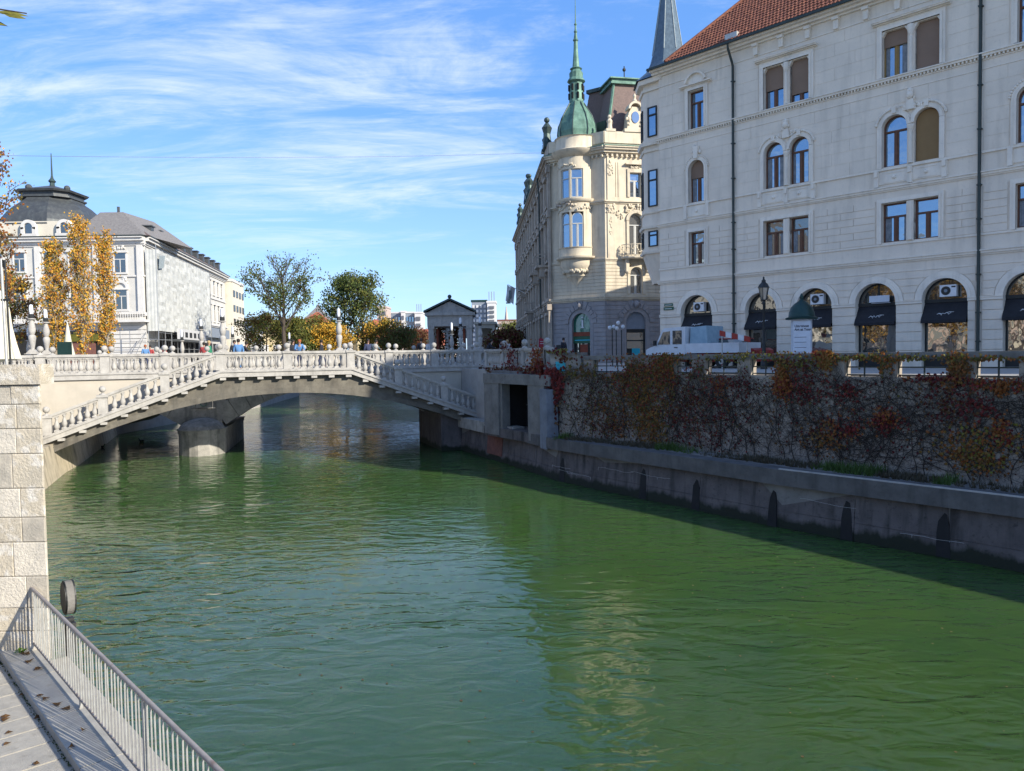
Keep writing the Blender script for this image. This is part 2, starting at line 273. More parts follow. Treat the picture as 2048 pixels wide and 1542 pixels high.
g = MB(); g.slab([(900, -60)] + [(900, 1500), (-160, 1500)][::1] + [(-160, 215), (-45, 150), (-22, 120), (-11.0, 98), (-5.2, 52.6), (-3.0, 46.4), (-1.5, 43.8)] + [(.5, 41.4), (3.55, 36.1), (2.6, 35.2), (4.4, 33.3), (6.6, 30.7), (10.3, 25.4), (13.95, 20.5), (18.3, 13.9), (22.4, 7.3), (30.5, -4), (60, -60)], -.8, ZS)
g.build('street', M['street'], kind='structure')
g = MB(); g.slab([QT[i] for i in range(0, 12)][::1] + [(-1.0, 44.), (0, 41.), (2.3, 35.6), (4.6, 33.5), (6.8, 30.9), (10.5, 25.6), (14.15, 20.7), (18.5, 14.1), (22.6, 7.5), (31, -4)][::1], -.5, ZT-.03)
g.v = g.v; g.build('terrace', M['coping'], kind='structure')
# left bank
LB = [(-7.6, 11.75), (-23.4, 35.9), (-26.0, 38.2), (-27.2, 43), (-28, 50), (-29.8, 57.5), (-28.6, 88), (-31, 112), (-46, 131), (-170, 190)]
g = MB(); g.slab(LB+[(-900, 190), (-900, -100), (-60, -100), (-60, 11.76)], -.8, 4.85); g.build('plaza', M['street'], kind='structure')
LQ = [(-7.4, 11.4), (-19.5, 31.4), (-22.3, 38.4), (-23.3, 41.5), (-25, 46), (-29.5, 57.6)]
g = MB(); lo_ = [(*p_, -.8) for p_ in LQ]+[(-34, 57.6, -.8), (-34, 40, -.8), (-9.5, 11.4, -.8)]; hi_ = [(p_[0]-.42, p_[1]-.08, 1.62) for p_ in LQ]+[(-34, 57.6, 1.62), (-34, 40, 1.62), (-9.5, 11.4, 1.62)]
g.loft(lo_, hi_); g.build('left_quay', M['leftquay'], kind='structure')
g = MB(); g.slab([(3.2, .5), (5.5, -3), (5.5, -30), (-40, -30), (-40, .5)], -.8, 4.0); g.build('pavement', M['street'], kind='structure')
g = MB(); g.box(-900, 900, 240, 1500, -.5, 4.7); g.build('ground', M['grassd'], kind='structure')

# ------------------------------------------------------------------ near footbridge
BO = (-11.9, 40.92, 0); BA = R(22.2)
def bp_(u, v, z=0): return (BO[0]+u*math.cos(BA)-v*math.sin(BA), BO[1]+u*math.sin(BA)+v*math.cos(BA), z)
BAL = MB().box(-.11, .11, -.11, .11, 0, .07).lathe([(.10, .07), (.07, .10), (.115, .17), (.128, .26), (.105, .36), (.066, .50), (.055, .58), (.085, .63), (.085, .66), (.06, .68)], seg=10).box(-.09, .09, -.09, .09, .68, .73).mesh('baluster', M['stone'], True)
BALL = MB().lathe([(.16, 0), (.13, .05), (.05, .09), (.05, .14)], seg=10).ball((0, 0, .28), .16, 12).mesh('ball', M['stone'], True)
def post(par, u, v, z, h=.93, ball=True, w=.42, vs=.3):
    o = MB().box(-w/2, w/2, -vs/2, vs/2, 0, h-.12).box(-w/2-.05, w/2+.05, -vs/2-.06, vs/2+.06, h-.12, h+.002).build('post', M['stone'], par); o.location = (u, v, z)
    if ball: put('ball', BALL, o, (0, 0, h))
    return o
def bridge_parts(T, v0, levels, flat=3.35, side=1, half=11.4, zt=5.0, sl=.375, soff=3.72, c=.0208):
    base = lambda u: zt-sl*max(0, abs(u)-flat)
    under = lambda u: soff-c*u*u
    n = 40; us = [-half-.4+(2*half+.8)*i/n for i in range(n+1)]
    up = [(u, base(u)-.38) for u in us]
    d0, d1 = (v0+.22*side, v0+1.0*side)
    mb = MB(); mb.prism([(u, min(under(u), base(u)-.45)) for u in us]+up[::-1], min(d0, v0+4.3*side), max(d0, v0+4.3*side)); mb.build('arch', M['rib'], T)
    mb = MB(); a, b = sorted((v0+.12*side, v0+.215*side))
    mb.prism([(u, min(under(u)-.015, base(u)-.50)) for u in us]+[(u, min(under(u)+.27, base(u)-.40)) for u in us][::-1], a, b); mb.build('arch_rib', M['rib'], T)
    a, b = sorted((v0-.14*side, v0+.5*side)); mb = MB(); kk = [-half, -flat, flat, half]
    mb.prism([(u, base(u)-.37) for u in kk]+[(u, base(u)-.13) for u in kk][::-1], a, b)
    a, b = sorted((v0-.2*side, v0+.52*side)); mb.prism([(u, base(u)-.128) for u in kk]+[(u, base(u)-.06) for u in kk][::-1], a, b)
    a, b = sorted((v0-.1*side, v0+.5*side)); mb.prism([(u, base(u)-.058) for u in kk]+[(u, base(u)) for u in kk][::-1], a, b)
    mb.build('cornice', M['stone'], T)
    bme = MB().box(-.15, .15, -.17, .17, -.13, 0).mesh('bracket', M['stone'])
    u = -10.6
    while u < 10.7:
        put('bracket', bme, T, (u, v0+.07*side, base(u)-.39)); u += .92
    a, b = sorted((v0-.04*side, v0+.28*side)); mb = MB()
    mb.prism([(u, base(u)+.80) for u in kk]+[(u, base(u)+.93) for u in kk][::-1], a, b)
    a, b = sorted((v0+.02*side, v0+.22*side)); mb.prism([(u, base(u)+.728) for u in kk]+[(u, base(u)+.798) for u in kk][::-1], a, b)
    mb.build('handrail', M['stone'], T)
    pv = v0+.12*side
    for u in (-11.2, -8.78, -5.98, -3.35, 0, 3.35, 5.98, 8.65, 11.2): post(T, u, pv, base(u)-.01, .95)
    def row(a, b, n):
        for i in range(n):
            u = a+(b-a)*(i+.5)/n; put('baluster', BAL, T, (u, pv, base(u)))
            if abs(u) > flat: pass
    for s in (-1, 1):
        row(*sorted((s*.26, s*3.1)), 8); row(*sorted((s*3.62, s*5.72)), 6); row(*sorted((s*6.24, s*8.46)), 6); row(*sorted((s*8.98, s*10.95)), 6)
    # steps between the stair balustrade and the deck wall
    stp = MB().box(-.165, .165, -.72, .72, -.3, 0).mesh('step', M['stone'])
    for s in (-1, 1):
        for i in range(24): put('step', stp, T, (s*(flat+.17+.33*i), v0+1.15*side, zt-.124*(i+1)))
def level_side(T, v, ulist, ends, zt=4.98, wall=True, vs=1):
    if wall:
        for a, b in ends:
            us_ = [a+(b-a)*i/20 for i in range(21)]
            MB().prism([(u, 3.76-.0208*u*u) for u in us_]+[(b, zt-.36), (a, zt-.36)], min(v, v+.3*vs), max(v, v+.3*vs)).build('side_wall', M['cream'], T)
    for a, b in ends:
        mb = MB(); q = sorted((v-.12*vs, v+.4*vs)); mb.box(a, b, q[0], q[1], zt-.355, zt-.12); q = sorted((v-.17*vs, v+.42*vs)); mb.box(a, b, q[0], q[1], zt-.118, zt-.05); q = sorted((v-.08*vs, v+.4*vs)); mb.box(a, b, q[0], q[1], zt-.048, zt); mb.build('cornice', M['stone'], T)
        mb = MB(); q = sorted((v-.06*vs, v+.26*vs)); mb.box(a, b, q[0], q[1], zt+.80, zt+.93); q = sorted((v, v+.2*vs)); mb.box(a, b, q[0], q[1], zt+.73, zt+.798); mb.build('handrail', M['stone'], T)
    for u in ulist: post(T, u, v+.1*vs, zt-.01, .95)
    pts = sorted(ulist)
    for a, b in zip(pts, pts[1:]):
        if any(e[0]-.1 <= a and b <= e[1]+.1 for e in ends):
            n = max(1, round((b-a-.5)/.345))
            for i in range(n): put('baluster', BAL, T, (a+.25+(b-a-.5)*(i+.5)/n, v+.1*vs, zt))
T = thing('stone_footbridge', 'nearest pale stone footbridge with flights of steps falling to both quays', 'bridge', BO, BA, 'three parallel bridges over the river')
bridge_parts(T, 0, None)
level_side(T, 1.9, [-14.3, -11.66, -8.82, -6.0, -3.4], [(-14.5, -3.4)])
level_side(T, 1.9, [3.4, 5.92, 8.67, 11.39], [(3.4, 11.6)])
level_side(T, 4.6, [-14.3, -11.5, -8.72, -5.7, -2.9, 0, 2.9, 5.7, 8.7, 11.4, 14.2], [(-14.5, 14.4)], wall=False, vs=-1)
mb = MB(); mb.box(-3.5, 3.5, .2, 4.35, 4.66, 4.97); mb.box(-14.5, -3.502, 2.25, 4.35, 4.3, 4.97); mb.box(3.502, 14.4, 2.25, 4.35, 4.3, 4.97); mb.build('deck', M['street'], T)

# middle bridge
T = thing('arch_bridge', 'broad middle bridge of large stones standing on a round-nosed river pier', 'bridge', (-12.85, 39.87, 0), R(12.4), 'three parallel bridges over the river')
VM = 7.2
sof = lambda u, cx: 3.79-.055*(u-cx)**2
for cx, lo, hi, nm in ((3.3, -2.95, 9.2, 14), (-11.7, -18.2, -5.45, 14)):
    n = 28; us = [lo+(hi-lo)*i/n for i in range(n+1)]
    MB().prism([(u, sof(u, cx)) for u in us]+[(hi, 4.6), (lo, 4.6)], VM+.25, VM+8).build('arch', M['stone2'], T)
    k = 16
    for i in range(k):
        u0, u1 = lo+(hi-lo)*i/k+.012, lo+(hi-lo)*(i+1)/k-.012
        def outp(u):
            s_ = -2*.055*(u-cx); nx, nz = -s_, 1; l = math.hypot(nx, nz); d = 1.15; x, z = u+nx/l*d, sof(u, cx)+nz/l*d
            if z > 4.56: tt = (4.56-sof(u, cx))/(z-sof(u, cx)); x = u+(x-u)*tt; z = 4.56
            return (x, z)
        a, b = outp(u0), outp(u1)
        y_ = VM+rng.uniform(-.012, .012)
        MB().prism([(u0, sof(u0, cx)-.01), (u1, sof(u1, cx)-.01), b, a], y_, VM+.3).build('voussoir', M['stone2'], T)
for x0, x1, z0, z1 in ((-5.3, -3.15, 1.5, 2.62), (-5.5, -4.64, 2.65, 3.3), (-3.66, -2.9, 2.65, 3.3), (-6.2, -2.2, 3.33, 4.55)): MB().box(x0, x1, VM+.02, VM+.26, z0, z1).build('stone_block', M['stone2'], T)
MB().box(-4.6, -3.7, VM-.05, VM+.2, 2.66, 3.3).build('keystone', M['stone2'], T)
mb = MB(); mb.tube([(-4.17+.17*math.cos(a), VM-.07, 2.93+.17*math.sin(a)) for a in [i*PI/8 for i in range(17)]], .032, 6); mb.build('wreath', M['copper'], T)
MB().box(-18.4, 9.4, VM-.12, VM+8.2, 4.62, 4.95).build('deck', M['stone'], T)
pier = [(-5.5, VM+8), (-5.5, 6.5), (-5.2, 5.75), (-4.7, 5.25), (-4.2, 5.1), (-3.6, 5.25), (-3.15, 5.75), (-2.9, 6.5), (-2.9, VM+8)]
MB().slab(pier[::1], -1, 1.22).build('pier_wall', M['stone2'], T)
def grow(pl, s): cx, cy = -4.2, 8.5; return [(cx+(x-cx)*s, cy+(y-cy)*(1+(s-1)*.5)) for x, y in pl]
MB().slab(grow(pier, 1.03), 1.222, 1.42).slab(grow(pier, 1.06), 1.422, 1.5).build('pier_band', M['stone2'], T)
mb = MB(); lay = [(1.0, 1.502), (.93, 1.68), (.76, 1.86), (.5, 2.0), (.2, 2.08)]
for (s0, z0), (s1, z1) in zip(lay, lay[1:]):
    f = lambda s, z: [(-4.2+(x+4.2)*s, VM+.1+(y-VM-.1)*s, z) for x, y in pier[1:-1]]
    mb.loft(f(s0, z0), f(s1, z1), cap=False)
mb.build('pier_cap', M['stone2'], T, smooth=True)
level_side(T, VM, [-18, -15.1, -12.3, -9.5, -6.7, -3.9, -1.1, 1.7, 4.5, 7.3], [(-18.2, 8.6)], wall=False)
T = thing('stone_footbridge', 'farthest pale footbridge, glimpsed between the lamps beyond the middle bridge', 'bridge', (-16.75, 57.65, 0), R(2.4), 'three parallel bridges over the river')
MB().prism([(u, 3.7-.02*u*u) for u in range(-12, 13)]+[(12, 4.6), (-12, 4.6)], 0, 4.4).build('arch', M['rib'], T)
MB().box(-14, 14, -.1, 4.6, 4.62, 4.97).build('deck', M['stone'], T)
level_side(T, .0, [-13.8, -9.4, -4.7, 0, 4.7, 9.4, 13.8], [(-14, 14)], wall=False)

# turned balustrade over the stone doorway on the right bank
a, b = Vector((-1.55, 45.0)), Vector((1.62, 35.25)); ln = (b-a).length; az = math.atan2(b.y-a.y, b.x-a.x)
T = thing('stone_balustrade', 'grey stone balustrade over the dark doorway, partly hidden by red creeper', 'balustrade', (a.x, a.y, 0), az)
MB().box(-.1, ln, -.12, .45, 4.62, 4.86).box(-.1, ln, -.18, .46, 4.862, 4.95).build('cornice', M['stone'], T)
MB().box(0, ln, -.04, .28, 5.75, 5.88).box(0, ln, .02, .22, 5.68, 5.748).build('handrail', M['stone'], T)
for x in (.2, 3.4, 6.8, ln-.25): post(T, x, .12, 4.94, .95, ball=x > 1)
for a0, b0 in ((.45, 3.15), (3.65, 6.55), (7.05, ln-.5)):
    n = round((b0-a0)/.33)
    for i in range(n): put('baluster', BAL, T, (a0+(b0-a0)*(i+.5)/n, .12, 4.95))

# doorway under it
a, b = Vector((-1.42, 40.1)), Vector((1.72, 34.6)); ln = (b-a).length; az = math.atan2(b.y-a.y, b.x-a.x)
T = thing('stone_doorway', 'plain stone doorway with a dark opening at the foot of the bridge steps', 'doorway', (a.x, a.y, 0), az)
MB().box(0, 1.55, -.05, .5, 1.5, 4.12).build('pillar', M['coping'], T)
MB().box(4.45, ln-.45, -.05, .5, 1.5, 4.12).build('pillar', M['coping'], T)
MB().box(-.02, ln+.02, -.08, .55, 4.122, 4.615).build('lintel', M['coping'], T)
mb = MB(); mb.box(1.56, 1.75, .05, .5, 1.6, 4.12); mb.box(4.25, 4.44, .05, .5, 1.6, 4.12); mb.build('jamb', M['coping'], T)
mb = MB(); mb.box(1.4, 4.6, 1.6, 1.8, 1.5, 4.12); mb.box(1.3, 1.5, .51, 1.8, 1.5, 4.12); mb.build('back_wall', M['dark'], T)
MB().box(2.7, 2.82, 1.1, 1.2, 1.8, 3.3).box(2.3, 3.3, 1.1, 1.2, 3.0, 3.06).build('inner_rail', M['black'], T)
MB().box(-.2, ln+.3, .0, 2, 1.4, 1.86).build('threshold', M['quay'], T); MB().box(-.3, ln+.2, .56, 2.3, 4.2, 4.74).build('ceiling', M['coping'], T)
MB().box(ln-.43, ln+.14, -.3, .35, 1.3, 3.98).build('corner_pillar', mat('blue_grey_stone', (.20, .22, .25), (.13, .14, .16), 2, .9, .3, 30, streak=.5), T)

# ------------------------------------------------------------------ low quay and ivy wall on the right bank
def ribbon(mb, P, d0, d1, z0, z1, bat=0.):
    A = offs(P, d0); B = offs(P, d1)
    for i in range(len(P)-1):
        q = [(A[i][0], A[i][1]), (A[i+1][0], A[i+1][1]), (B[i+1][0], B[i+1][1]), (B[i][0], B[i][1])]
        n = offs(P, d0+bat)
        lo = [(*q[0], z0), (*q[1], z0), (*q[2], z0), (*q[3], z0)]; hi = [(*n[i], z1), (*n[i+1], z1), (*q[2], z1), (*q[3], z1)]
        mb.loft(lo, hi)
_CL = {}
def cumlen(P):
    k_ = (id(P), len(P))
    if k_ in _CL and _CL[k_][0] is P: return _CL[k_][1]
    c = [0]
    for p_, q in zip(P, P[1:]): c.append(c[-1]+math.dist(p_, q))
    _CL[k_] = (P, c); return c
def along(P, s):
    c = cumlen(P)
    for i in range(len(P)-1):
        if s <= c[i+1] or i == len(P)-2:
            t_ = (s-c[i])/(c[i+1]-c[i]); a = Vector(P[i]); b = Vector(P[i+1]); d = (b-a).normalized(); return a.lerp(b, t_), d, Vector((-d.y, d.x))
QW = WL[0:13]
T = thing('quay_wall', 'low stained concrete quay wall with dark pointed recesses along the right waterline', 'quay wall')
mb = MB(); ribbon(mb, QW, .28, 1.2, -.8, 1.355, .2); mb.build('wall_core', M['dark'], T)
_c = cumlen(QW); s_ = 0.; kq = 0
while s_ < _c[-1]-.2:
    e_ = min(s_+(2.55 if kq % 3 else 3.2), _c[-1]); a_, d_, _ = along(QW, s_+.012); b_, d2_, _ = along(QW, e_-.012); d_ = (b_-a_).normalized(); n_ = Vector((d_.y, -d_.x))
    for z0, z1 in ((-.8, .52), (.53, 1.36)):
        o0, o1 = .12+.2*(z0+.8)/2.16, .12+.2*(z1+.8)/2.16; f4 = lambda o_, z: [(a_.x+n_.x*o_, a_.y+n_.y*o_, z), (b_.x+n_.x*o_, b_.y+n_.y*o_, z), (b_.x+n_.x*(o_+.25), b_.y+n_.y*(o_+.25), z), (a_.x+n_.x*(o_+.25), a_.y+n_.y*(o_+.25), z)]
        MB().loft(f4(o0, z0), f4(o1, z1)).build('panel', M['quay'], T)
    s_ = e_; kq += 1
mb = MB(); ribbon(mb, QW[:10], .10, .75, 1.362, ZT); mb.build('coping', M['qcoping'], T); mb = MB(); ribbon(mb, QW[:6], .13, .22, ZT+.001, ZT+.035); mb.build('painted_sunlit_edge', M['stone'], T)  # thin pale strip stands in for sunlight along the coping edge
mb = MB(); ribbon(mb, QW[9:13], .10, .75, 1.362, 1.95); mb.build('coping', M['stone2'], T)
rz0 = random.Random(31)
# recesses: dark shafts with a pointed head, in projecting faces
sq = cumlen(QW)
def s_of(P, x, y):
    best = (1e9, 0)
    for k in range(400):
        s_ = cumlen(P)[-1]*k/400; p_, _, _ = along(P, s_); d = math.hypot(p_.x-x, p_.y-y)
        if d < best[0]: best = (d, s_)
    return best[1]
for (x, y, ht) in ((1.9, 33.2, 1.0), (4.6, 29.0, 1.12), (6.2, 26.85, 1.05), (7.95, 24.2, 1.1), (9.55, 22.25, 1.1), (11.3, 20.2, 1.15)):
    p_, d, n = along(QW, s_of(QW, x, y)); az = math.atan2(-d.y, -d.x)
    jt = lambda: rz0.uniform(-.025, .025); pl = [(-.19+jt(), -.1), (.19+jt(), -.1), (.17+jt(), ht*.55), (.13+jt(), ht-.2), (.03+jt(), ht+.03), (-.06, ht-.02), (-.13+jt(), ht-.3)]
    fy = lambda z: -(.12+.2*(z+.8)/2.16)+.012
    nb = len(pl); mb = MB(); mb.add([(x_, fy(z_), z_) for x_, z_ in pl]+[(x_, fy(z_)-.3, z_) for x_, z_ in pl], [tuple(range(nb)), tuple(range(2*nb-1, nb-1, -1))]+[(i_, nb+i_, nb+(i_+1) % nb, (i_+1) % nb) for i_ in range(nb)])
    o = mb.build('recess', M['dark'], T); o.location = (p_.x, p_.y, 0); o.rotation_euler = (0, 0, math.atan2(d.y, d.x))
# cracks/efflorescence lines: thin mineral crusts standing proud of the wall
mb = MB(); r2 = random.Random(3)
for k in range(14):
    s0 = r2.uniform(12, cumlen(QW)[-1]-20); z = r2.choice([.45, .62, .95, 1.08]); pts = []
    for j in range(r2.randint(6, 14)):
        s_ = s0+j*.16; pp, d, n = along(QW, s_); off = .12+.2*(z+.8)/2.16-.012; z += r2.uniform(-.018, .018); pts.append((pp.x-n.x*off, pp.y-n.y*off, z))
    mb.tube(pts, .004, 4)
    for q in range(3):
        if r2.random() < .6: pj = r2.choice(pts); mb.tube([pj, (pj[0], pj[1], pj[2]-r2.uniform(.05, .2))], .007, 3, .002)
mb.build('lime_crust', M['graffiti'], T)
# red brick patch and scribbles at the bridge abutment
def on_quay(x, y, z): 
    pp, d, n = along(QW, s_of(QW, x, y)); off = .12+.2*(z+.8)/2.16-.01; return Vector((pp.x-n.x*off, pp.y-n.y*off, z)), d, n
A0, d, n = on_quay(-.75, 39.6, .35); B0, _, _ = on_quay(-1.6, 41.3, .35)
mb = MB(); k = .02
A = Vector((A0.x, A0.y)); B = Vector((B0.x, B0.y)); nn = Vector((-n.x, -n.y))
mb.loft([(A.x-nn.x*.03, A.y-nn.y*.03, .3), (B.x-nn.x*.03, B.y-nn.y*.03, .3), (B.x+nn.x*.1, B.y+nn.y*.1, .3), (A.x+nn.x*.1, A.y+nn.y*.1, .3)], [(A.x+nn.x*.06, A.y+nn.y*.06, 1.34), (B.x+nn.x*.06, B.y+nn.y*.06, 1.34), (B.x+nn.x*.2, B.y+nn.y*.2, 1.34), (A.x+nn.x*.2, A.y+nn.y*.2, 1.34)])
mb.build('rendered_patch', M['brickred'], T)
# abutment face under the right end of the near bridge
MB().slab([bp_(8.6, .6)[:2], bp_(13, .6)[:2], bp_(13, 6.5)[:2], bp_(8.9, 6.5)[:2]], -1, 2.2).build('abutment', M['quay'], T)

RP = IW[::-1]   # from the doorway towards the camera
IL = cumlen(RP)[-1]
T = thing('retaining_wall', 'tall rough retaining wall behind the planted ledge with a pierced stone parapet', 'wall')
mb = MB(); P2 = RP
def rib2(mb, P, d0, d1, z0, z1, s0=None, s1=None):
    if s0 is not None:
        c = cumlen(P); q = [tuple(along(P, s0)[0])]+[p_ for p_, cc in zip(P, c) if s0 < cc < s1]+[tuple(along(P, s1)[0])]; P = q
    A = [(p_[0]+0, p_[1]) for p_ in offs(P[::-1], d0)][::-1]; B = offs(P[::-1], d1)[::-1]
    for i in range(len(P)-1): mb.loft([(*A[i], z0), (*A[i+1], z0), (*B[i+1], z0), (*B[i], z0)], [(*A[i], z1), (*A[i+1], z1), (*B[i+1], z1), (*B[i], z1)])
rib2(mb, RP, 0, .5, 1.4, 4.72); mb.build('wall', M['ivywall'], T)
mb = MB(); rib2(mb, RP, -.03, .42, 5.28, 5.47, 1.9, IL); mb.build('coping', M['coping'], T)
mb = MB(); rib2(mb, RP, .0, .40, 4.722, 5.5, 0, 1.75); mb.build('solid_parapet', M['stone2'], T)
mb = MB(); rib2(mb, RP, -.04, .44, 5.502, 5.62, 0, 1.8); mb.build('coping', M['coping'], T)
def s_px(x, y): return s_of(RP, x, y)
_SR = {}
def s_at_ray(px):
    if px in _SR: return _SR[px]
    best = (9e9, 0)
    for k in range(800):
        s_ = IL*k/800; p_, _, _ = along(RP, s_); u = 1024+1540*p_.x/p_.y if p_.y > 1 else 9e5
        if abs(u-px) < best[0]: best = (abs(u-px), s_)
    _SR[px] = best[1]; return best[1]
openings = []
for a, b in ((1187, 1252), (1350, 1383), (1411, 1474), (1500, 1553), (1690, 1762), (1794, 1898), (1952, 2036)):
    openings.append((s_at_ray(a), s_at_ray(b)))
s_ = openings[-1][1]
while s_ < IL-2.5: openings.append((s_+.75, s_+2.1)); s_ += 2.1
prev = 1.9
for a, b in openings+[(IL, IL)]:
    if a-prev > .05:
        mb = MB(); rib2(mb, RP, .01, .38, 4.722, 5.279, prev, a); mb.build('parapet_pier', M['ivywall'], T)
    if b > a:
        mb = MB(); n = max(2, round((b-a)/.62)); 
        for i in range(n+1):
            pp, d, nn = along(RP, a+(b-a)*i/n); c_ = pp+Vector((d.y, -d.x))*(-.17); mb.box(c_.x-.018, c_.x+.018, c_.y-.018, c_.y+.018, 4.72, 5.28)
        pts = [along(RP, a+(b-a)*i/6)[0]-Vector((along(RP, a+(b-a)*i/6)[1].y, -along(RP, a+(b-a)*i/6)[1].x))*.17 for i in range(7)]
        mb.tube([(p_.x, p_.y, 5.02) for p_ in pts], .02, 6); mb.tube([(p_.x, p_.y, 4.78) for p_ in pts], .02, 6); mb.build('railing', M['pipe'], T)
    prev = b
c_, d, nn = along(RP, .62); MB().box(-.28, .28, -.02, .02, -.22, .2).build('cyan_poster', M['cyan'], T).location = (0, 0, 0)
o = [x for x in T.children if x.name.startswith('cyan_poster')][0]; pr = Vector((d.y, -d.x)); o.location = (c_.x+pr.x*.03*1, c_.y+pr.y*.03, 5.02); o.rotation_euler = (0, 0, math.atan2(d.y, d.x))

# ------------------------------------------------------------------ climbing vine
def wall_pt(s_, z, off):
    if s_ < 0:
        a, b = Vector((1.72, 34.6)), Vector((-1.42, 40.1)); t_ = min(-s_, (b-a).length); d = (b-a).normalized(); p_ = a+d*t_; n = Vector((d.y, -d.x)); 
        if n.dot(-p_) < 0: n = -n
        if z > 4.62: n2 = Vector((1.0, 0)); 
        return Vector((p_.x+n.x*(off+.1), p_.y+n.y*(off+.1), z)), n
    p_, d, _ = along(RP, min(s_, IL-.01)); n = Vector((d.y, -d.x))
    if n.dot(-p_) < 0: n = -n
    return Vector((p_.x+n.x*off, p_.y+n.y*off, z)), n
def leaf(mb, c, n, sz, r_):
    up_ = Vector((r_.uniform(-.5, .5), r_.uniform(-.5, .5), -1)).normalized(); nn = (Vector((n.x, n.y, .35))+Vector((r_.uniform(-.7, .7), r_.uniform(-.7, .7), r_.uniform(-.5, .6)))).normalized()
    a = nn.cross(up_).normalized()*sz*.5; b = up_*sz; t_ = nn*sz*.12
    mb.add([c, c+a+b*.35-t_, c+b, c-a+b*.35-t_], [(0, 1, 2), (0, 2, 3)])
r3 = random.Random(11)
CL = []  # s, z, rs, rz, n, colours
def addc(px, py, rw, rh, n, cols):
    s_ = s_at_ray(px); p_, _ = wall_pt(s_, 3, 0); hz = 723.86-.0157*px; z = 5.6-(py-hz)*p_.y/1540
    CL.append((s_, z, rw*p_.y/1540/.85, rh*p_.y/1540, n, cols))
O_, G_, Y_, R_, D_, B_, V_ = 'l_orange', 'l_ochre', 'l_yg', 'l_red', 'l_dred', 'l_brown', 'l_olive'
for c in ((1285, 775, 45, 45, 1300, (G_, O_, V_, V_, B_, R_)), (1300, 845, 28, 40, 800, (G_, G_, O_, V_, B_)), (1260, 740, 40, 22, 500, (V_, O_, R_, B_)), (1330, 738, 25, 22, 500, (R_, O_, V_)), (1340, 722, 22, 18, 320, (G_, O_, V_)),
          (1195, 820, 45, 55, 500, (D_, B_, V_)), (1230, 850, 40, 35, 380, (D_, B_, O_)), (1400, 855, 70, 60, 500, (D_, D_, B_, R_)), (1380, 800, 60, 40, 300, (D_, B_)), (1445, 768, 16, 20, 120, (R_, O_)), (1395, 735, 50, 16, 260, (V_, B_, R_)),
          (1565, 745, 13, 22, 300, (O_, G_, O_)), (1568, 772, 12, 14, 260, (O_, O_, R_)), (1605, 770, 35, 25, 200, (D_, R_)), (1590, 722, 45, 14, 300, (V_, D_, B_, Y_)), (1485, 770, 20, 20, 90, (D_,)), (1700, 780, 20, 15, 90, (R_, D_)),
          (1772, 832, 15, 15, 130, (O_, O_, R_)), (1778, 845, 18, 16, 90, (R_, D_)), (1680, 850, 30, 25, 130, (R_, O_, D_)), (1655, 875, 30, 20, 160, (O_, B_, G_)), (1705, 857, 14, 8, 50, (R_,)), (1965, 915, 30, 20, 300, (G_, O_, B_, Y_)), (1930, 895, 30, 22, 130, (G_, O_)), (1985, 870, 55, 22, 170, (G_, Y_, O_)),
          (2010, 860, 14, 22, 110, (O_, R_)), (1960, 810, 25, 20, 110, (D_, R_)), (1905, 820, 25, 22, 110, (D_, B_)), (1890, 775, 35, 25, 130, (D_, B_)), (1990, 765, 60, 10, 260, (O_, R_, B_)), (2005, 775, 12, 9, 90, (O_,)), (1915, 732, 14, 20, 320, (O_, G_, B_)), (1760, 722, 20, 16, 200, (V_, O_)), (1820, 713, 90, 5, 200, (Y_, V_, B_)), (1700, 713, 40, 5, 100, (Y_, O_, V_)), (1990, 715, 50, 5, 120, (O_, V_)),
          (1862, 752, 30, 6, 160, (R_, D_)), (1655, 708, 10, 12, 240, (O_, G_, G_)), (1655, 722, 9, 12, 180, (O_, G_)), (1640, 705, 15, 6, 60, (R_, O_)), (1480, 712, 60, 9, 160, (V_, Y_)), (1600, 830, 300, 60, 240, (D_, B_)), (1800, 860, 250, 70, 200, (D_, B_)), (1420, 780, 250, 60, 340, (B_, V_, D_))):
    addc(*c)
groups = {}
for s_, z, rs, rz, n, cols in CL:
    for k in range(int(n*1.25)):
        ss = r3.gauss(s_, rs*.75); zz_ = r3.gauss(z, rz*.75)
        if zz_ < 1.9 or zz_ > 5.58 or ss < .1 or ss > IL-1: continue
        if 4.78 < zz_ < 5.25 and any(a < ss < b for a, b in openings) and r3.random() < .85: continue
        seg = 0 if ss < s_at_ray(1350) else 1 if ss < s_at_ray(1600) else 2
        c, nn = wall_pt(ss, zz_, r3.uniform(.02, .16))
        leaf(groups.setdefault(seg, {}).setdefault(r3.choice(cols), MB()), c, nn, r3.uniform(.05, .105), r3)
NAMES = {'l_ochre': 'ochre_leaves', 'l_red': 'red_leaves', 'l_dred': 'wine_leaves', 'l_orange': 'orange_leaves', 'l_gold': 'golden_leaves', 'l_olive': 'olive_leaves', 'l_brown': 'brown_leaves', 'l_yg': 'yellow_green_leaves'}
LBS = ['dense orange and olive creeper on the retaining wall just right of the doorway', 'sparse wine-red creeper with bare stems on the wall below the lantern post', 'mostly bare creeper with gold patches on the wall at the right edge']
VT = []
for seg in range(3):
    T = thing('creeper', LBS[seg], 'climbing plant', tuple(along(RP, (s_at_ray([1110, 1350, 1600][seg])))[0])+(1.9,)); VT.append(T)
    for k, mb in groups[seg].items():
        o = mb.build(NAMES[k], M[k], T, kind='stuff'); o.matrix_parent_inverse = Matrix.Translation(-T.location)
lims = [(0.1, s_at_ray(1350)), (s_at_ray(1350), s_at_ray(1600)), (s_at_ray(1600), IL-4)]
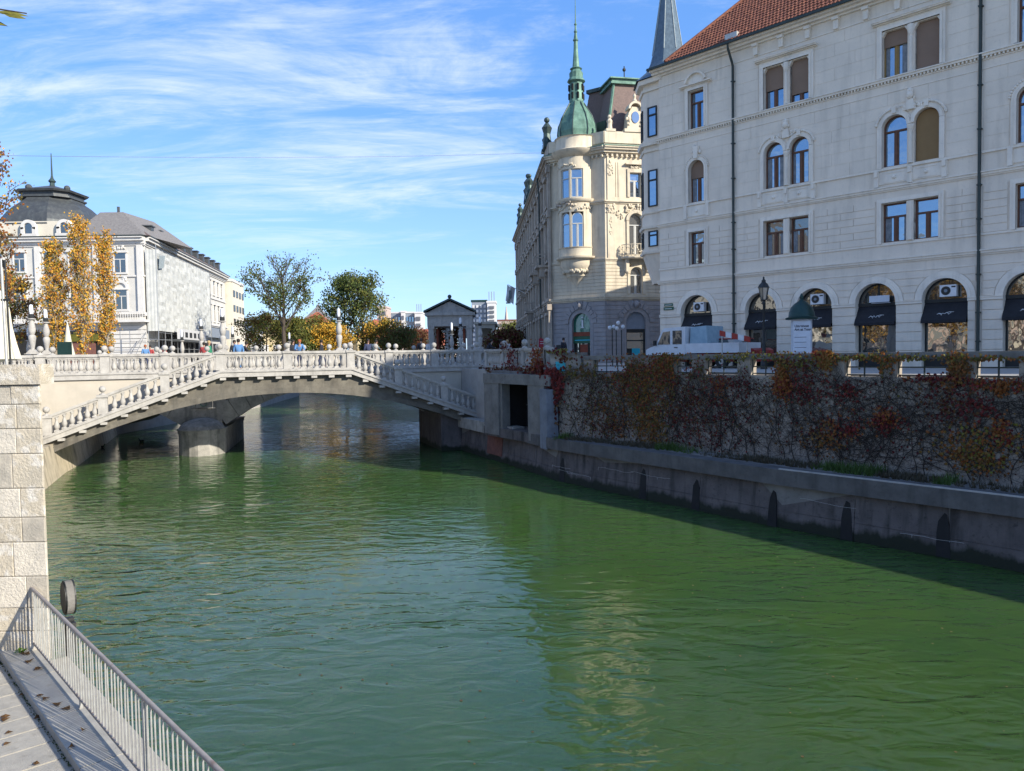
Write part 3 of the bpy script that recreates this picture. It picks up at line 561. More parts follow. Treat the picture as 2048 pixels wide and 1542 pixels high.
for seg, (a, b) in enumerate(lims):
    mb = MB(); nroot = int((b-a)*2.0)
    for k in range(nroot):
        s_ = a+(b-a)*(k+r3.random())/nroot; z = 1.9; th = PI/2+r3.uniform(-.3, .3); stack = [(s_, z, th, .017, 0)]
        while stack:
            s_, z, th, rad, dp = stack.pop(); pts = []; ln_ = r3.randint(9, 20)
            for j in range(ln_):
                c, nn = wall_pt(max(.05, min(s_, IL-1)), min(z, 5.3), .03+rad); pts.append(c)
                th += r3.uniform(-.42, .42); th += (PI/2-th)*.05*(2 if dp == 0 else -.4)
                s_ += math.cos(th)*.2; z += math.sin(th)*.2
                if z > 5.2 or z < 1.9 or s_ < a-.5: break
                if 4.75 < z and any(q[0] < s_ < q[1] for q in openings): break
                if dp < 3 and r3.random() < .33: stack.append((s_, z, th+r3.choice([-1, 1])*r3.uniform(.5, 1.4), rad*.62, dp+1))
            if len(pts) > 1: mb.tube(pts, rad, 3, rad*.55)
    # fine net of tendrils
    for k in range(int((b-a)*16)):
        s_ = r3.uniform(a, b); z = r3.uniform(1.95, 4.7); th = r3.uniform(0, PI); pts = []
        for j in range(r3.randint(5, 11)):
            c, nn = wall_pt(max(.05, s_), z, .025); pts.append(c); th += r3.uniform(-.6, .6); s_ += math.cos(th)*.13; z += math.sin(th)*.11
            if z > 4.75 or z < 1.9: break
        if len(pts) > 1: mb.tube(pts, .008, 3)
    o = mb.build('stems', M['twig'], VT[seg], kind='stuff'); o.matrix_parent_inverse = Matrix.Translation(-VT[seg].location)
# red creeper round the doorway
T = thing('creeper', 'bright red creeper hanging over the stone doorway and balustrade post', 'climbing plant', (1.6, 35.2, 4.9))
gg = {}
a_, b_ = Vector((-1.55, 45.0)), Vector((1.62, 35.25)); dd = (b_-a_).normalized(); LN = (b_-a_).length
pn = Vector((-dd.y, dd.x)); pn = pn if pn.dot(-b_) > 0 else -pn
def rp(px, py, rw, rh, n, cols, plane=0):
    for k in range(n):
        x = r3.gauss(px, rw); y = r3.gauss(py, rh)
        tx = (x-1024)/1540
        # intersect the view column with the balustrade line
        t_ = (a_.x-tx*a_.y)/(tx*dd.y-dd.x) if plane == 0 else None
        if plane == 0: p_ = a_+dd*max(0, min(t_, LN)); n_ = pn
        else:
            p_, n3 = wall_pt(max(0, s_at(x)), 3, 0); p_ = Vector((p_.x, p_.y)); n_ = n3
        z = 5.6-(y-(723.86-.0157*x))*p_.y/1540
        c = Vector((p_.x+n_.x*r3.uniform(.2, .35), p_.y+n_.y*r3.uniform(.2, .35), z)); leaf(gg.setdefault(r3.choice(cols), MB()), c, n_, r3.uniform(.09, .17), r3)
_tab = [(s_at_ray(q), q) for q in range(1090, 1200, 4)]
def s_at(px): return min(_tab, key=lambda e: abs(e[1]-px))[0]
for c in ((1032, 712, 6, 12, 130, (R_, D_)), (1036, 742, 18, 7, 200, (R_, D_, B_)), (1065, 740, 25, 7, 260, (D_, R_, B_)), (1085, 718, 7, 14, 300, (R_, O_, O_)), (1090, 740, 12, 9, 200, (R_, D_)), (1030, 752, 10, 6, 60, (R_,)), (990, 738, 22, 5, 140, (D_, B_)), (1083, 775, 4, 18, 100, (R_, D_)), (1022, 690, 6, 5, 50, (D_, B_)), (1000, 748, 15, 3, 50, (B_, D_))): rp(*c)
for c in ((1112, 750, 12, 10, 260, (R_, R_, D_)), (1120, 775, 7, 14, 160, (R_, D_)), (1128, 700, 12, 3, 50, (D_, Y_)), (1140, 712, 15, 8, 50, (D_, B_)), (1118, 810, 5, 20, 60, (D_, B_)), (1165, 742, 25, 8, 120, (V_, B_))): rp(*c, plane=1)
for k, mb in gg.items(): o = mb.build(NAMES[k], M[k], T, kind='stuff'); o.matrix_parent_inverse = Matrix.Translation(-T.location)
mb = MB()
for px, y0, y1 in ((1083, 700, 790), (1119, 745, 860), (1120, 760, 870), (1034, 700, 745)):
    p_, n_ = wall_pt(max(0, s_at(px)), 3, .05)
    if px < 1100: p_ = Vector((1.55, 35.3, 3)) if px > 1050 else Vector((.3, 39.0, 3))
    hz = 723.86-.0157*px; mb.tube([(p_.x+r3.uniform(-.03, .03), p_.y, 5.6-(y0+(y1-y0)*i/6-hz)*p_.y/1540) for i in range(7)], .025, 5)
o = mb.build('stems', M['twig'], T); o.matrix_parent_inverse = Matrix.Translation(-T.location)

# plants on the ledge
mb = MB(); mg = MB()
GP = offs(RP[::-1], -.62)[::-1]; gl = cumlen(GP)[-1]
for k in range(5200):
    s_ = r3.uniform(1.0, gl-3); p_, d, nn = along(GP, s_); o_ = r3.uniform(-.42, .58); p_ = p_+Vector((-d.y, d.x))*o_
    dense = .5+.5*math.sin(s_*1.3)+.5*math.sin(s_*.47+1)
    if r3.random() > .35+.5*dense: continue
    green = math.sin(s_*1.9)+math.sin(s_*.83+2) > .35
    for b in range(5):
        h = r3.uniform(.06, .22)*(1.6 if green else 1); a = r3.uniform(0, 2*PI); q = Vector((p_.x+r3.uniform(-.05, .05), p_.y+r3.uniform(-.05, .05), ZT-.03)); e = Vector((math.cos(a), math.sin(a), 0))
        (mb if green else mg).add([q-e*.016, q+e*.016, q+Vector((math.cos(a+1)*h*.5, math.sin(a+1)*h*.5, h))], [(0, 1, 2)])
mb.build('grass', M['grass'], kind='stuff'); mg.build('dry_grass', M['grassd'], kind='stuff')

# ------------------------------------------------------------------ left foreground
T = thing('stone_pier', 'tall sunlit sandstone wall end rising beside the steel railing', 'wall', (-6.75, 11.0, 0))
PX0, PX1 = -3.2, 0.
MB().slab([(PX0, .03), (PX1-.01, .03), (PX1-.01-.66*1.0, 1.03), (PX0, 1.03)], -.5, 5.27).build('core', M['mortar'], T)
rz = random.Random(21); z = 1.28; hs = [.42, .34, .46, .5, .36, .42, .5, .36, .35, .27]
for h in hs:
    x = PX1; first = True
    while x > PX0:
        w_ = rz.uniform(.34, .75) if not first else rz.uniform(.3, .52)
        x2 = max(x-w_, PX0); g_ = .004; j = rz.uniform(-.006, .006); q = lambda: rz.uniform(-.006, .006)
        zb, zt_ = z+g_, min(z+h, 5.27)-g_
        A = [(x2+g_+q()*.3, j+q(), zb), (x-g_, j+q(), zb), (x-g_, j+q(), zt_), (x2+g_+q()*.3, j+q(), zt_)]
        c = Vector((sum(a[0] for a in A)/4, j-.012, (zb+zt_)/2)); mb = MB()
        B = [(a[0]+(c.x-a[0])*.04, a[1]-.007, a[2]+(c.z-a[2])*.06) for a in A]; C_ = [(a[0], .03, a[2]) for a in A]
        mb.loft(C_, A, cap=False); mb.loft(A, B)
        mb.build('stone', rz.choice([M['pier']]*3+[M['mortar'], M['pale_stone']]), T); x = x2; first = False
    z += h
for i in range(4): MB().box(PX0+.0-.02 if i == 0 else PX1+.03-.85*(4-i)+.006, PX1+.03-.85*(3-i)-.006 if i < 3 else PX1+.03, -.05, .3, 5.275, 5.56+.0).build('coping_stone', M['pier'], T)
T = thing('landing', 'sunlit stone landing below the wall, strewn with dry leaves', 'landing', (-6, 9, 0)); 
D1 = Vector((.677, -.736)); N1 = Vector((.736, .677)); P0 = Vector((-7.03, 11.05))
def rl(k, o): p_ = P0+D1*k+N1*o; return (p_.x, p_.y)
T.location = (0, 0, 0)
mb = MB(); mb.slab([rl(-.35, -.36), rl(13, -.36), rl(13, -14), (-14, -3), (-14, 11.02), (-7.3, 11.02)], -.6, 1.295); mb.build('ground', M['mortar'], T)
# pavers laid in rows square to the river
rp_ = random.Random(5); L_ = []
k = -.1
while k < 9:
    o_ = -.40; wk = rp_.uniform(.42, .5)
    while o_ > -3.4:
        wo = rp_.uniform(.55, .9); L_.append((k, k+wk, o_-wo, o_)); o_ -= wo
    k += wk
for k0, k1, o0, o1 in L_:
    q = [rl(k0+.012, o0+.012), rl(k1-.012, o0+.012), rl(k1-.012, o1-.012), rl(k0+.012, o1-.012)]
    if max(a[1] for a in q) > 11.0: q = [(a[0], min(a[1], 10.99)) for a in q]
    if max(a[1] for a in q)-min(a[1] for a in q) < .1: continue
    MB().slab(q, 1.25, 1.312+rp_.uniform(-.003, .004)).build('paver', M['landing'], T)
for i in range(7):
    a0, a1 = -.35+i*1.5, -.35+(i+1)*1.5
    MB().slab([rl(a0+.008, -.38), rl(a1-.008, -.38), rl(a1-.008, .05), rl(a0+.008, .05)], 1.1, 1.42).build('kerb_stone', M['kerb'], T)
MB().slab([rl(-.4, .052), rl(13, .052), rl(13, .52), rl(-.4, .52)], -.6, 1.05).build('outer_ledge', M['kerb'], T)
# railing
T = thing('railing', 'weathered steel railing with thin upright bars along the river edge', 'railing', (P0.x, P0.y, 1.42), math.atan2(D1.y, D1.x))
mb = MB().tube([(0, 0, .91), (3, 0, .91), (6, 0, .91), (10.5, 0, .91)], .024, 8); mb.build('top_rail', M['rust'], T, smooth=True)
MB().box(0, 10.5, -.012, .012, .085, .115).build('bottom_rail', M['rust'], T)
MB().lathe([(.035, 0), (.035, .9), (.02, .925)], seg=12).build('post', M['steel'], T, smooth=True)
for x in (5.05, 9.9): MB().box(x-.028, x+.028, -.02, .02, -.35, .89).build('post', M['steel'], T)
for x in (2.62, 7.4): MB().box(x-.016, x+.016, -.016, .016, 0, .09).build('foot', M['steel'], T)
bar = MB().tube([(0, 0, .1), (0, 0, .895)], .0085, 6).mesh('bar', M['steel'], True)
x = .16
while x < 10.4:
    if min(abs(x-5.05), abs(x-9.9)) > .05: put('bar', bar, T, (x, 0, 0), (rz.uniform(-.008, .008), rz.uniform(-.012, .012), 0))
    x += .118
# round navigation board seen from the side, on a bracket over the water
T = thing('river_sign', 'dark-faced rounded board with a pale rim fixed outside the railing', 'sign', (-6.93, 11.8, -.04), R(-48))
o_ = [(.2*math.cos(a), .26*math.sin(a)) for a in [2*PI*i/24 for i in range(24)]]
MB().prism([(x, 1.98+z) for x, z in o_], -.06, .06).build('rim', M['coping'], T)
MB().prism([(x*.93, 1.98+z*.93) for x, z in o_], -.075, -.0601).build('face_panel', M['black'], T)
MB().prism([(x*1.03, 1.98+z*1.03) for x, z in o_], .05, .07).prism([(x*1.03, 1.98+z*1.03) for x, z in o_], -.062, -.05).build('edge_band', M['black'], T)
MB().box(-.05, .05, -.06, .06, 1.04, 1.66).box(-.2, .2, -.05, .05, 1.2, 1.62).build('bracket', M['black'], T)
# fallen leaves, moss and a weed
mb = MB(); r4 = random.Random(2)
for k in range(46):
    kk_, oo = r4.uniform(.1, 5.5), r4.choice([r4.uniform(-.42, -.1), r4.uniform(-1.5, -.45), -.75+r4.uniform(-.1, .1)]); x, y = rl(kk_, oo)
    if y > 10.9: continue
    z = (1.42 if oo > -.38 else 1.315)+.006; n = Vector((r4.uniform(-.5, .5), r4.uniform(-.5, .5), 1)).normalized(); c = Vector((x, y, z)); s_ = r4.uniform(.035, .075); a0 = r4.uniform(0, 6.3)
    pts = [c+Vector((math.cos(a0+j*PI/3)*s_*(1 if j % 2 else .5), math.sin(a0+j*PI/3)*s_*(1 if j % 2 else .5), .012+(.03 if j % 3 == 0 else 0)*r4.random())) for j in range(6)]
    mb.add([c+Vector((0, 0, .008))]+pts, [(0, j+1, (j+1) % 6+1) for j in range(6)])
mb.build('fallen_leaves', M['l_brown'], kind='stuff')
mb = MB()
for k in range(1500):
    L0 = r4.choice(L_[:60]); kk_ = r4.uniform(L0[0], L0[1]); oo = r4.choice([L0[3], -.39]); kk_ = kk_ if oo == -.39 or r4.random() < .5 else L0[0]; x, y = rl(kk_+r4.gauss(0, .01), oo+r4.gauss(0, .012))
    if y > 10.95 or oo > -.3 or r4.random() < .6: continue
    mb.add([(x-.008, y, 1.31), (x+.01, y+.004, 1.31), (x, y+.008, 1.31+r4.uniform(.008, .022))], [(0, 1, 2)])
mb.build('moss', M['moss'], kind='stuff')
T = thing('weed', 'small bright green weed in the corner at the railing post', 'plant', (*rl(.08, -.16), 1.42)); mb = MB()
for k in range(46):
    a = r4.uniform(0, 2*PI); rr = r4.uniform(.0, .06); h = r4.uniform(.0, .05); c = Vector((rr*math.cos(a), rr*math.sin(a), h)); e = Vector((math.cos(a), math.sin(a), .6))*.035; f_ = Vector((-math.sin(a), math.cos(a), 0))*.016
    mb.add([c, c+e*.5+f_, c+e, c+e*.5-f_], [(0, 1, 2, 3)])
mb.build('leaves', leafmat('weed_leaf', (.16, .30, .03)), T, kind='stuff')
# tall sign pole and closed parasol behind the wall
T = thing('pole', 'slim grey and black double pole standing on the wall at the left edge', 'pole', (-7.48, 11.42, 5.5))
MB().tube([(0, 0, 0), (-.02, 0, 1.62)], .022, 8).build('steel_tube', M['steel'], T, smooth=True)
MB().tube([(.055, 0, 0), (.035, 0, 1.6)], .014, 8).build('dark_tube', M['black'], T, smooth=True)
MB().box(-.04, .07, -.02, .02, 1.0, 1.03).box(-.14, .02, -.012, .012, 1.5, 1.6).build('clamp', M['black'], T)
T = thing('parasol', 'closed cream cafe parasol at the left edge behind the wall', 'parasol', (-9.25, 13.9, 4.85))
mb = MB(); pr_ = [(.05, .75), (.30, .80), (.24, 1.1), (.2, 1.35), (.17, 1.7), (.08, 2.0), (.02, 2.1)]; vs = []
seg = 20
for r_, z in pr_:
    for k in range(seg): a = 2*PI*k/seg; f_ = r_*(1+.22*(k % 2)); vs.append((f_*math.cos(a), f_*math.sin(a), z))
mb.add(vs, [(i*seg+k, i*seg+(k+1) % seg, (i+1)*seg+(k+1) % seg, (i+1)*seg+k) for i in range(len(pr_)-1) for k in range(seg)]); mb.build('canopy', M['parasol'], T)
MB().tube([(0, 0, 0), (0, 0, .8)], .03, 8).box(-.3, .3, -.3, .3, 0, .07).build('stand', M['white2'], T)
T = thing('parasol', 'closed cream parasol with a green and blue banner beyond the left lamp posts', 'parasol', (-29.3, 51, 4.85))
mb = MB().lathe([(.42, .9), (.38, 1.2), (.2, 2.1), (.08, 3.0), (.02, 3.3)], seg=12); mb.build('canopy', M['parasol'], T); MB().tube([(0, 0, 0), (0, 0, .9)], .05, 6).build('stand', M['white2'], T)
MB().box(-.45, .5, -.5, -.45, 1.0, 2.0).build('banner', M['domegreen'], T)

# ------------------------------------------------------------------ lamp posts
def lamp(par):
    MB().box(-.36, .36, -.22, .22, 0, .03).prism([(-.3, .03), (.3, .03), (.12, .24), (-.12, .24)], -.16, .16).build('base', M['stone'], par)
    MB().lathe([(.09, .24), (.1, .3), (.17, .72), (.19, .86), (.17, .96), (.1, 1.02), (.13, 1.05), (.17, 1.2), (.185, 1.32), (.15, 1.52), (.1, 1.7), (.09, 1.78), (.2, 1.82), (.2, 1.86), (.06, 1.88)], seg=14).build('shaft', M['stone'], par, smooth=True)
    lg = MB().lathe([(.10, 1.95), (.10, 2.42), (.085, 2.56), (.02, 2.6)], seg=12).build('lantern', M['lampglass'], par, smooth=True)
    mb = MB().lathe([(.13, 1.885), (.13, 2.06), (.118, 2.1)], seg=10); 
    for k in range(6): a = PI*k/3; mb.tube([(.13*math.cos(a), .13*math.sin(a), 1.9), (.12*math.cos(a), .12*math.sin(a), 2.2)], .012, 4)
    mb.build('cage', M['black'], lg)
lamp0 = thing('lamp_post', 'x', 'lamp post', (0, 0, 0), BA, 'stone baluster-shaped lamp posts'); lamp(lamp0)
LPS = [(-12.4, 4.5, 6.0, 1, 'pale stone lamp post nearest the left edge of the photo'), (-12.41, 8.71, 6.0, 1, 'pale stone lamp post standing just right of the leftmost pair beside the poplars'), (-3.05, 4.45, 5.92, .98, 'tall stone lamp post above the top of the left bridge steps'),
 (3.5, 4.45, 5.92, 1, 'lone stone lamp post left of the right bridge steps, in front of the trees'), (-4.1, 19.6, 5.95, 1, 'smaller stone lamp post left of the tall one, in front of the shop awning'), (-5.6, 30, 5.2, .9, 'small distant stone lamp post in front of the scaffolding'),
 (-1.4, 31.9, 5.6, 1, 'small stone lamp post in front of the cream end building'), (3.79, 34, 5.6, .86, 'thin pale lamp post in front of the autumn trees'), (16.7, 23.5, 5.95, 1, 'grey stone lamp post in the middle of the temple opening'), (14.9, 15.6, 5.95, 1, 'grey stone lamp post on the right side of the temple opening'),
 (16.0, 14.1, 5.95, 1, 'grey stone lamp post standing right of the temple'), (-17, 30, 5.6, .95, 'pale lamp post half hidden by the leftmost pair')]
for i, (u, v, z, s_, lb) in enumerate(LPS):
    o = lamp0 if i == 0 else copy_tree(lamp0); o.location = bp_(u, v, z-.02); o.scale = (s_, s_, s_); o['label'] = lb
    if v > 20: o.location.z = 4.85; o.scale = (1.05*s_, 1.05*s_, 1.4*s_)

# ------------------------------------------------------------------ facade kit
def wall_open(mb, x0, x1, z0, z1, ops, y0=0, y1=.45):
    """solid wall band with openings (xa, xb, za, zb, arched)"""
    xs = sorted({x0, x1, *[o[0] for o in ops], *[o[1] for o in ops]})
    for a, b in zip(xs, xs[1:]):
        mid = (a+b)/2; op = [o for o in ops if o[0] < mid < o[1]]
        if not op: mb.box(a, b, y0, y1, z0, z1)
        else:
            o = op[0]
            if o[2] > z0: mb.box(a, b, y0, y1, z0, o[2])
            if o[4]:
                r_ = (b-a)/2; zc = o[3]-r_; n = 10
                L1 = arc(mid, zc, r_, PI, PI/2, n); mb.prism([(a, o[3])]+L1, y0, y1); L2 = arc(mid, zc, r_, PI/2, 0, n); mb.prism([(b, o[3])]+L2, y0, y1)
            if o[3] < z1: mb.box(a, b, y0, y1, o[3], z1)
WC = {}; CRG = random.Random(17)
def window(par, x0, x1, z0, z1, arch=False, fm='wood', gm='glass', y=.22, blind=None, trans=.64, bm='blind', mull=True, fw_=.065, bars=None, name='window'):
    w_, h = x1-x0, z1-z0; cx = (x0+x1)/2; r_ = w_/2
    key = (round(w_, 3), round(h, 3), arch, fm, gm, trans, mull, fw_)
    if key not in WC:
        mb = MB(); zt = z1-z0
        if arch:
            a = arc(0, h-r_, r_, 0, PI, 14); b = arc(0, h-r_, r_-fw_, 0, PI, 14)
            for i in range(14): mb.prism([a[i], a[i+1], b[i+1], b[i]], 0, .08)
            mb.box(-r_, -r_+fw_, 0, .08, fw_, h-r_); mb.box(r_-fw_, r_, 0, .08, fw_, h-r_); mb.box(-r_, r_, 0, .08, 0, fw_)
        else:
            mb.box(-r_, -r_+fw_, 0, .08, fw_, h-fw_); mb.box(r_-fw_, r_, 0, .08, fw_, h-fw_); mb.box(-r_, r_, 0, .08, 0, fw_); mb.box(-r_, r_, 0, .08, h-fw_, h)
        zt = h*trans
        if trans < 1: mb.box(-r_+fw_, r_-fw_, -.02, .07, zt-.04, zt+.04)
        if mull: mb.box(-.04, .04, -.01, .07, fw_, zt-.041 if trans < 1 else h-fw_); mb.box(-.1, -.041, .01, .06, fw_, zt-.041 if trans < 1 else h-fw_); mb.box(.041, .1, .01, .06, fw_, zt-.041 if trans < 1 else h-fw_)
        fmesh = mb.mesh('window', M[fm])
        mb = MB(); poly = [(-r_+.02, .02), (r_-.02, .02)]+(arc(0, h-r_, r_-.02, 0, PI, 14) if arch else [(r_-.02, h-.02), (-r_+.02, h-.02)]); mb.prism(poly, .05, .058); gmesh = mb.mesh('pane', M[gm])
        mb = MB(); mb.box(-r_+.01, r_-.01, .35, .4, 0, h-.01); bk = mb.mesh('room_shade', M['curtain'])
        WC[key] = (fmesh, gmesh)
    o = put(name, WC[key][0], par, (cx, y, z0)); put('pane', WC[key][1], o)
    if fm in ('wood', 'ochre') and (blind is None or blind < .5) and CRG.random() < .75:
        mb = MB(); ht_ = h*trans-.05
        for sgn in (-1, 1):
            cw = CRG.uniform(.10, .24)*w_; x_ = sgn*(r_-fw_-.01); 
            for q_ in range(4): xa = x_-sgn*cw*q_/4; xb = x_-sgn*cw*(q_+1)/4; mb.loft([(xa, .048, fw_), (xb, .046-.012*(q_ % 2), fw_), (xb, .049, fw_), (xa, .0495, fw_)], [(xa, .048, ht_), (xb, .046-.012*(q_ % 2), ht_), (xb, .049, ht_), (xa, .0495, ht_)])
        mb.build('curtain', M['curtain'], o, kind='stuff')
    if blind is not None:
        zb = h*(1-blind); mb = MB(); q = arc(0, h-r_, r_-.03, 0, PI, 14) if arch else [(r_-.03, h-.01), (-r_+.03, h-.01)]
        if arch and zb > h-r_: q = [p_ for p_ in q if p_[1] > zb]; poly = q
        else: poly = [(-r_+.03, zb), (r_-.03, zb)]+q
        mb.prism(poly, -.05, -.035); mb.build('blind', M[bm], o)
    return o
def molding(mb, x0, x1, z, steps, y=0):   # stacked projecting bands (h, depth)
    for h, d in steps: mb.box(x0, x1, y-d, y+.02, z, z+h-.001); z += h
def archring(mb, cx, zc, r0, r1, y0, y1, a0=0, a1=PI, n=18):
    a = arc(cx, zc, r1, a0, a1, n); b = arc(cx, zc, r0, a0, a1, n)
    for i in range(n): mb.prism([a[i], a[i+1], b[i+1], b[i]], y0, y1)
def relief(mb, cx, cz, w_, h, n, y=-.03, rr=.07, rg=random.Random(4)):
    for k in range(n):
        x = cx+rg.uniform(-w_, w_); z = cz+rg.uniform(-h, h); r_ = rr*rg.uniform(.5, 1.1); mb.ball((x, y, z), r_, 6, rg.uniform(.8, 1.6))
BC = []
def courses(par, x0, x1, z0, z1, h, lens, zones, circles, mt, proud=.025, gap=.012, y=0, off=0, store=None, name='block'):
    n = max(1, round((z1-z0)/h)); h = (z1-z0)/n
    for i in range(n):
        za, zb = z0+i*h, z0+(i+1)*h; mid = (za+zb)/2
        def cut(z):
            ex = []
            for a, b, c, d in zones:
                if c < mid < d: ex.append((a, b))
            for cx, cz, r_ in circles:
                if abs(z-cz) < r_ and z >= cz-.001: hw = math.sqrt(r_*r_-(z-cz)**2); ex.append((cx-hw, cx+hw))
                elif cz-.001 <= mid and z < cz and mid < cz+r_: ex.append((cx-r_, cx+r_))
            return ex
        ex = cut(mid); segs = [(x0, x1)]
        for a, b in ex:
            ns = []
            for p_, q in segs:
                if b <= p_ or a >= q: ns.append((p_, q)); continue
                if a > p_: ns.append((p_, a))
                if b < q: ns.append((b, q))
            segs = ns
        for p_, q in segs:
            if q-p_ < .08: continue
            cuts = [p_]; ln_ = lens; x = p_+(ln_*.5 if (i+off) % 2 else ln_)
            while x < q-.35*ln_: cuts.append(x); x += ln_
            cuts.append(q)
            for a, b in zip(cuts, cuts[1:]):
                # slope ends along circles
                def edge(x, z, side):
                    for cx, cz, r_ in circles:
                        for zz_ in (mid,):
                            if cz-.001 <= zz_ < cz+r_:
                                hw = math.sqrt(max(0, r_*r_-(zz_-cz)**2))
                                if abs(x-(cx+side*hw)) < 1e-6:
                                    t_ = max(z-cz, 0); hw2 = math.sqrt(max(0, r_*r_-t_*t_)) if t_ < r_ else 0; return cx+side*hw2
                    return x
                A0, A1 = edge(a, za+gap, 1), edge(a, zb-gap, 1); B0, B1 = edge(b, za+gap, -1), edge(b, zb-gap, -1)
                g_ = gap*.8
                if B1-A1 < .03 or B0-A0 < .03: continue
                BC.append((abs(b-a), par, [(A0+g_, za+gap), (B0-g_, za+gap), (B1-g_, zb-gap), (A1+g_, zb-gap)], y-proud, mt, name, a))
def flush_blocks(limit=300, keyf=lambda b: b[6]):
    """the first LIMIT blocks become parts of their own, the rest one joined part"""
    cache = {}; BC.sort(key=keyf); rest = {}
    for i, (w_, par, poly, yy, mt, name, a) in enumerate(BC):
        x0 = poly[0][0]; z0 = poly[0][1]; loc = [(round(p_[0]-x0, 3), round(p_[1]-z0, 3)) for p_ in poly]
        if i < limit:
            key = (tuple(loc), mt, yy)
            if key not in cache: cache[key] = MB().prism(loc, 0, -yy+.01).mesh(name, M[mt])
            put(name, cache[key], par, (x0, yy, z0))
        else: rest.setdefault((par.name, mt), (par, MB(), name))[1].prism(poly, yy, .01)
    for (pn_, mt), (par, mb, name) in rest.items(): mb.build(name+'_courses', M[mt], par, kind='stuff')
    BC.clear()

# ------------------------------------------------------------------ right house
HL = 31.
H = thing('apartment_house', 'large pale four-storey house with brown shutters above dark arched shopfronts', 'house', (8.6, 44.4, 0), R(-47.3))
G0 = 4.6
arches = [(2.44, 1.0), (6.32, .87), (9.16, .89), (12.07, .90), (14.98, .90), (18.1, .90), (21.0, .9), (23.9, .9), (26.8, .9), (29.7, .9)]
SP = 7.68
ops0 = [(c-r_, c+r_, G0, SP+r_, True) for c, r_ in arches]
pairs = [(6.5, 7.56, 7.88, 8.9), (12.33, 13.4, 13.7, 14.73), (20.4, 21.46, 21.78, 22.8), (26.2, 27.26, 27.6, 28.6)]; singles = [(2.0, 3.0), (17.6, 18.6), (24, 25)]
wins = [(a, b) for q in pairs for a, b in ((q[0], q[1]), (q[2], q[3]))]+singles
mb = MB(); wall_open(mb, 0, HL, G0, 9.62, ops0); mb.build('wall', M['house'], H)
mb = MB(); wall_open(mb, 0, HL, 9.62, 12.88, [(a, b, 10.38, 12.13, False) for a, b in wins]); mb.build('wall', M['house'], H)
mb = MB(); wall_open(mb, 0, HL, 12.88, 17.5, [(a, b, 13.77, 16.03, True) for a, b in wins]); mb.build('wall', M['house'], H)
mb = MB(); wall_open(mb, 0, HL, 17.5, 21.3, [(a, b, 17.76, 19.8, False) for a, b in wins]); mb.build('wall', M['house'], H)
mb = MB(); mb.box(0, HL, .5, 13, G0, 21.2); mb.build('back_volume', M['dark'], H); MB().box(.3, HL-2, 13.01, 30, G0, 18.2).build('added_shade_wing', M['house'], H)  # unseen wing added behind the house to shade the lower corner house
mb = MB(); mb.box(-.012, .0, .01, 13, G0, 21.3); mb.build('side_wall', M['house'], H)
# string courses and cornice
mb = MB(); molding(mb, -.12, HL, 9.42, [(.07, .05), (.10, .11), (.05, .16)]); molding(mb, -.05, HL, 9.0, [(.05, .03)]); molding(mb, -.05, HL, 10.24, [(.08, .05)]); mb.build('string_course', M['house2'], H)
mb = MB(); molding(mb, -.12, HL, 12.66, [(.06, .05), (.10, .10), (.05, .15)]); molding(mb, -.05, HL, 13.62, [(.10, .07)]); mb.build('string_course', M['house2'], H)
mb = MB(); molding(mb, -.12, HL, 17.42, [(.05, .04)]); molding(mb, -.14, HL, 17.56, [(.10, .14), (.05, .19)]); molding(mb, -.03, HL, 17.05, [(.035, .03)]); mb.build('string_course', M['house2'], H)
dme = MB().box(-.035, .035, -.11, 0, 0, .09).mesh('dentil', M['house2']); mb = MB(); x = 0.
while x < 30: mb.box(x, x+.07, -.11, .0, 17.472, 17.557); x += .15
mb.build('dentils', M['house2'], H, kind='stuff')
mb = MB(); molding(mb, -.1, HL, 20.55, [(.05, .04)]); molding(mb, -.3, HL, 21.15, [(.10, .12), (.12, .3), (.10, .5), (.12, .58)]); mb.build('cornice', M['house2'], H)
cm = MB(); cm.prism([(-.11, 0), (.11, 0), (.13, .55), (-.13, .55)], -.16, .0); cm.box(-.15, .15, -.26, .0, .42, .56); cm = cm.mesh('bracket', M['house2'])
x = 6.1
while x < 30: put('bracket', cm, H, (x, 0, 20.6)); x += 1.38
MB().box(-.35, HL, -.68, -.585, 21.44, 21.56).build('gutter', M['pipe'], H)
# pipes
for x in (4.8, 16.3):
    mb = MB(); mb.tube([(x, -.62, 21.5), (x, -.58, 21.2), (x, -.2, 20.6), (x, -.12, 20.4)]+[(x, -.12, z) for z in (17, 12, 9, 4.7)], .065, 8)
    for z in (19.6, 16.4, 14.6, 12.3, 10.9, 8.6, 7.0, 5.8): mb.box(x-.085, x+.085, -.2, .0, z, z+.05)
    mb.build('downpipe', M['pipe'], H, smooth=True)
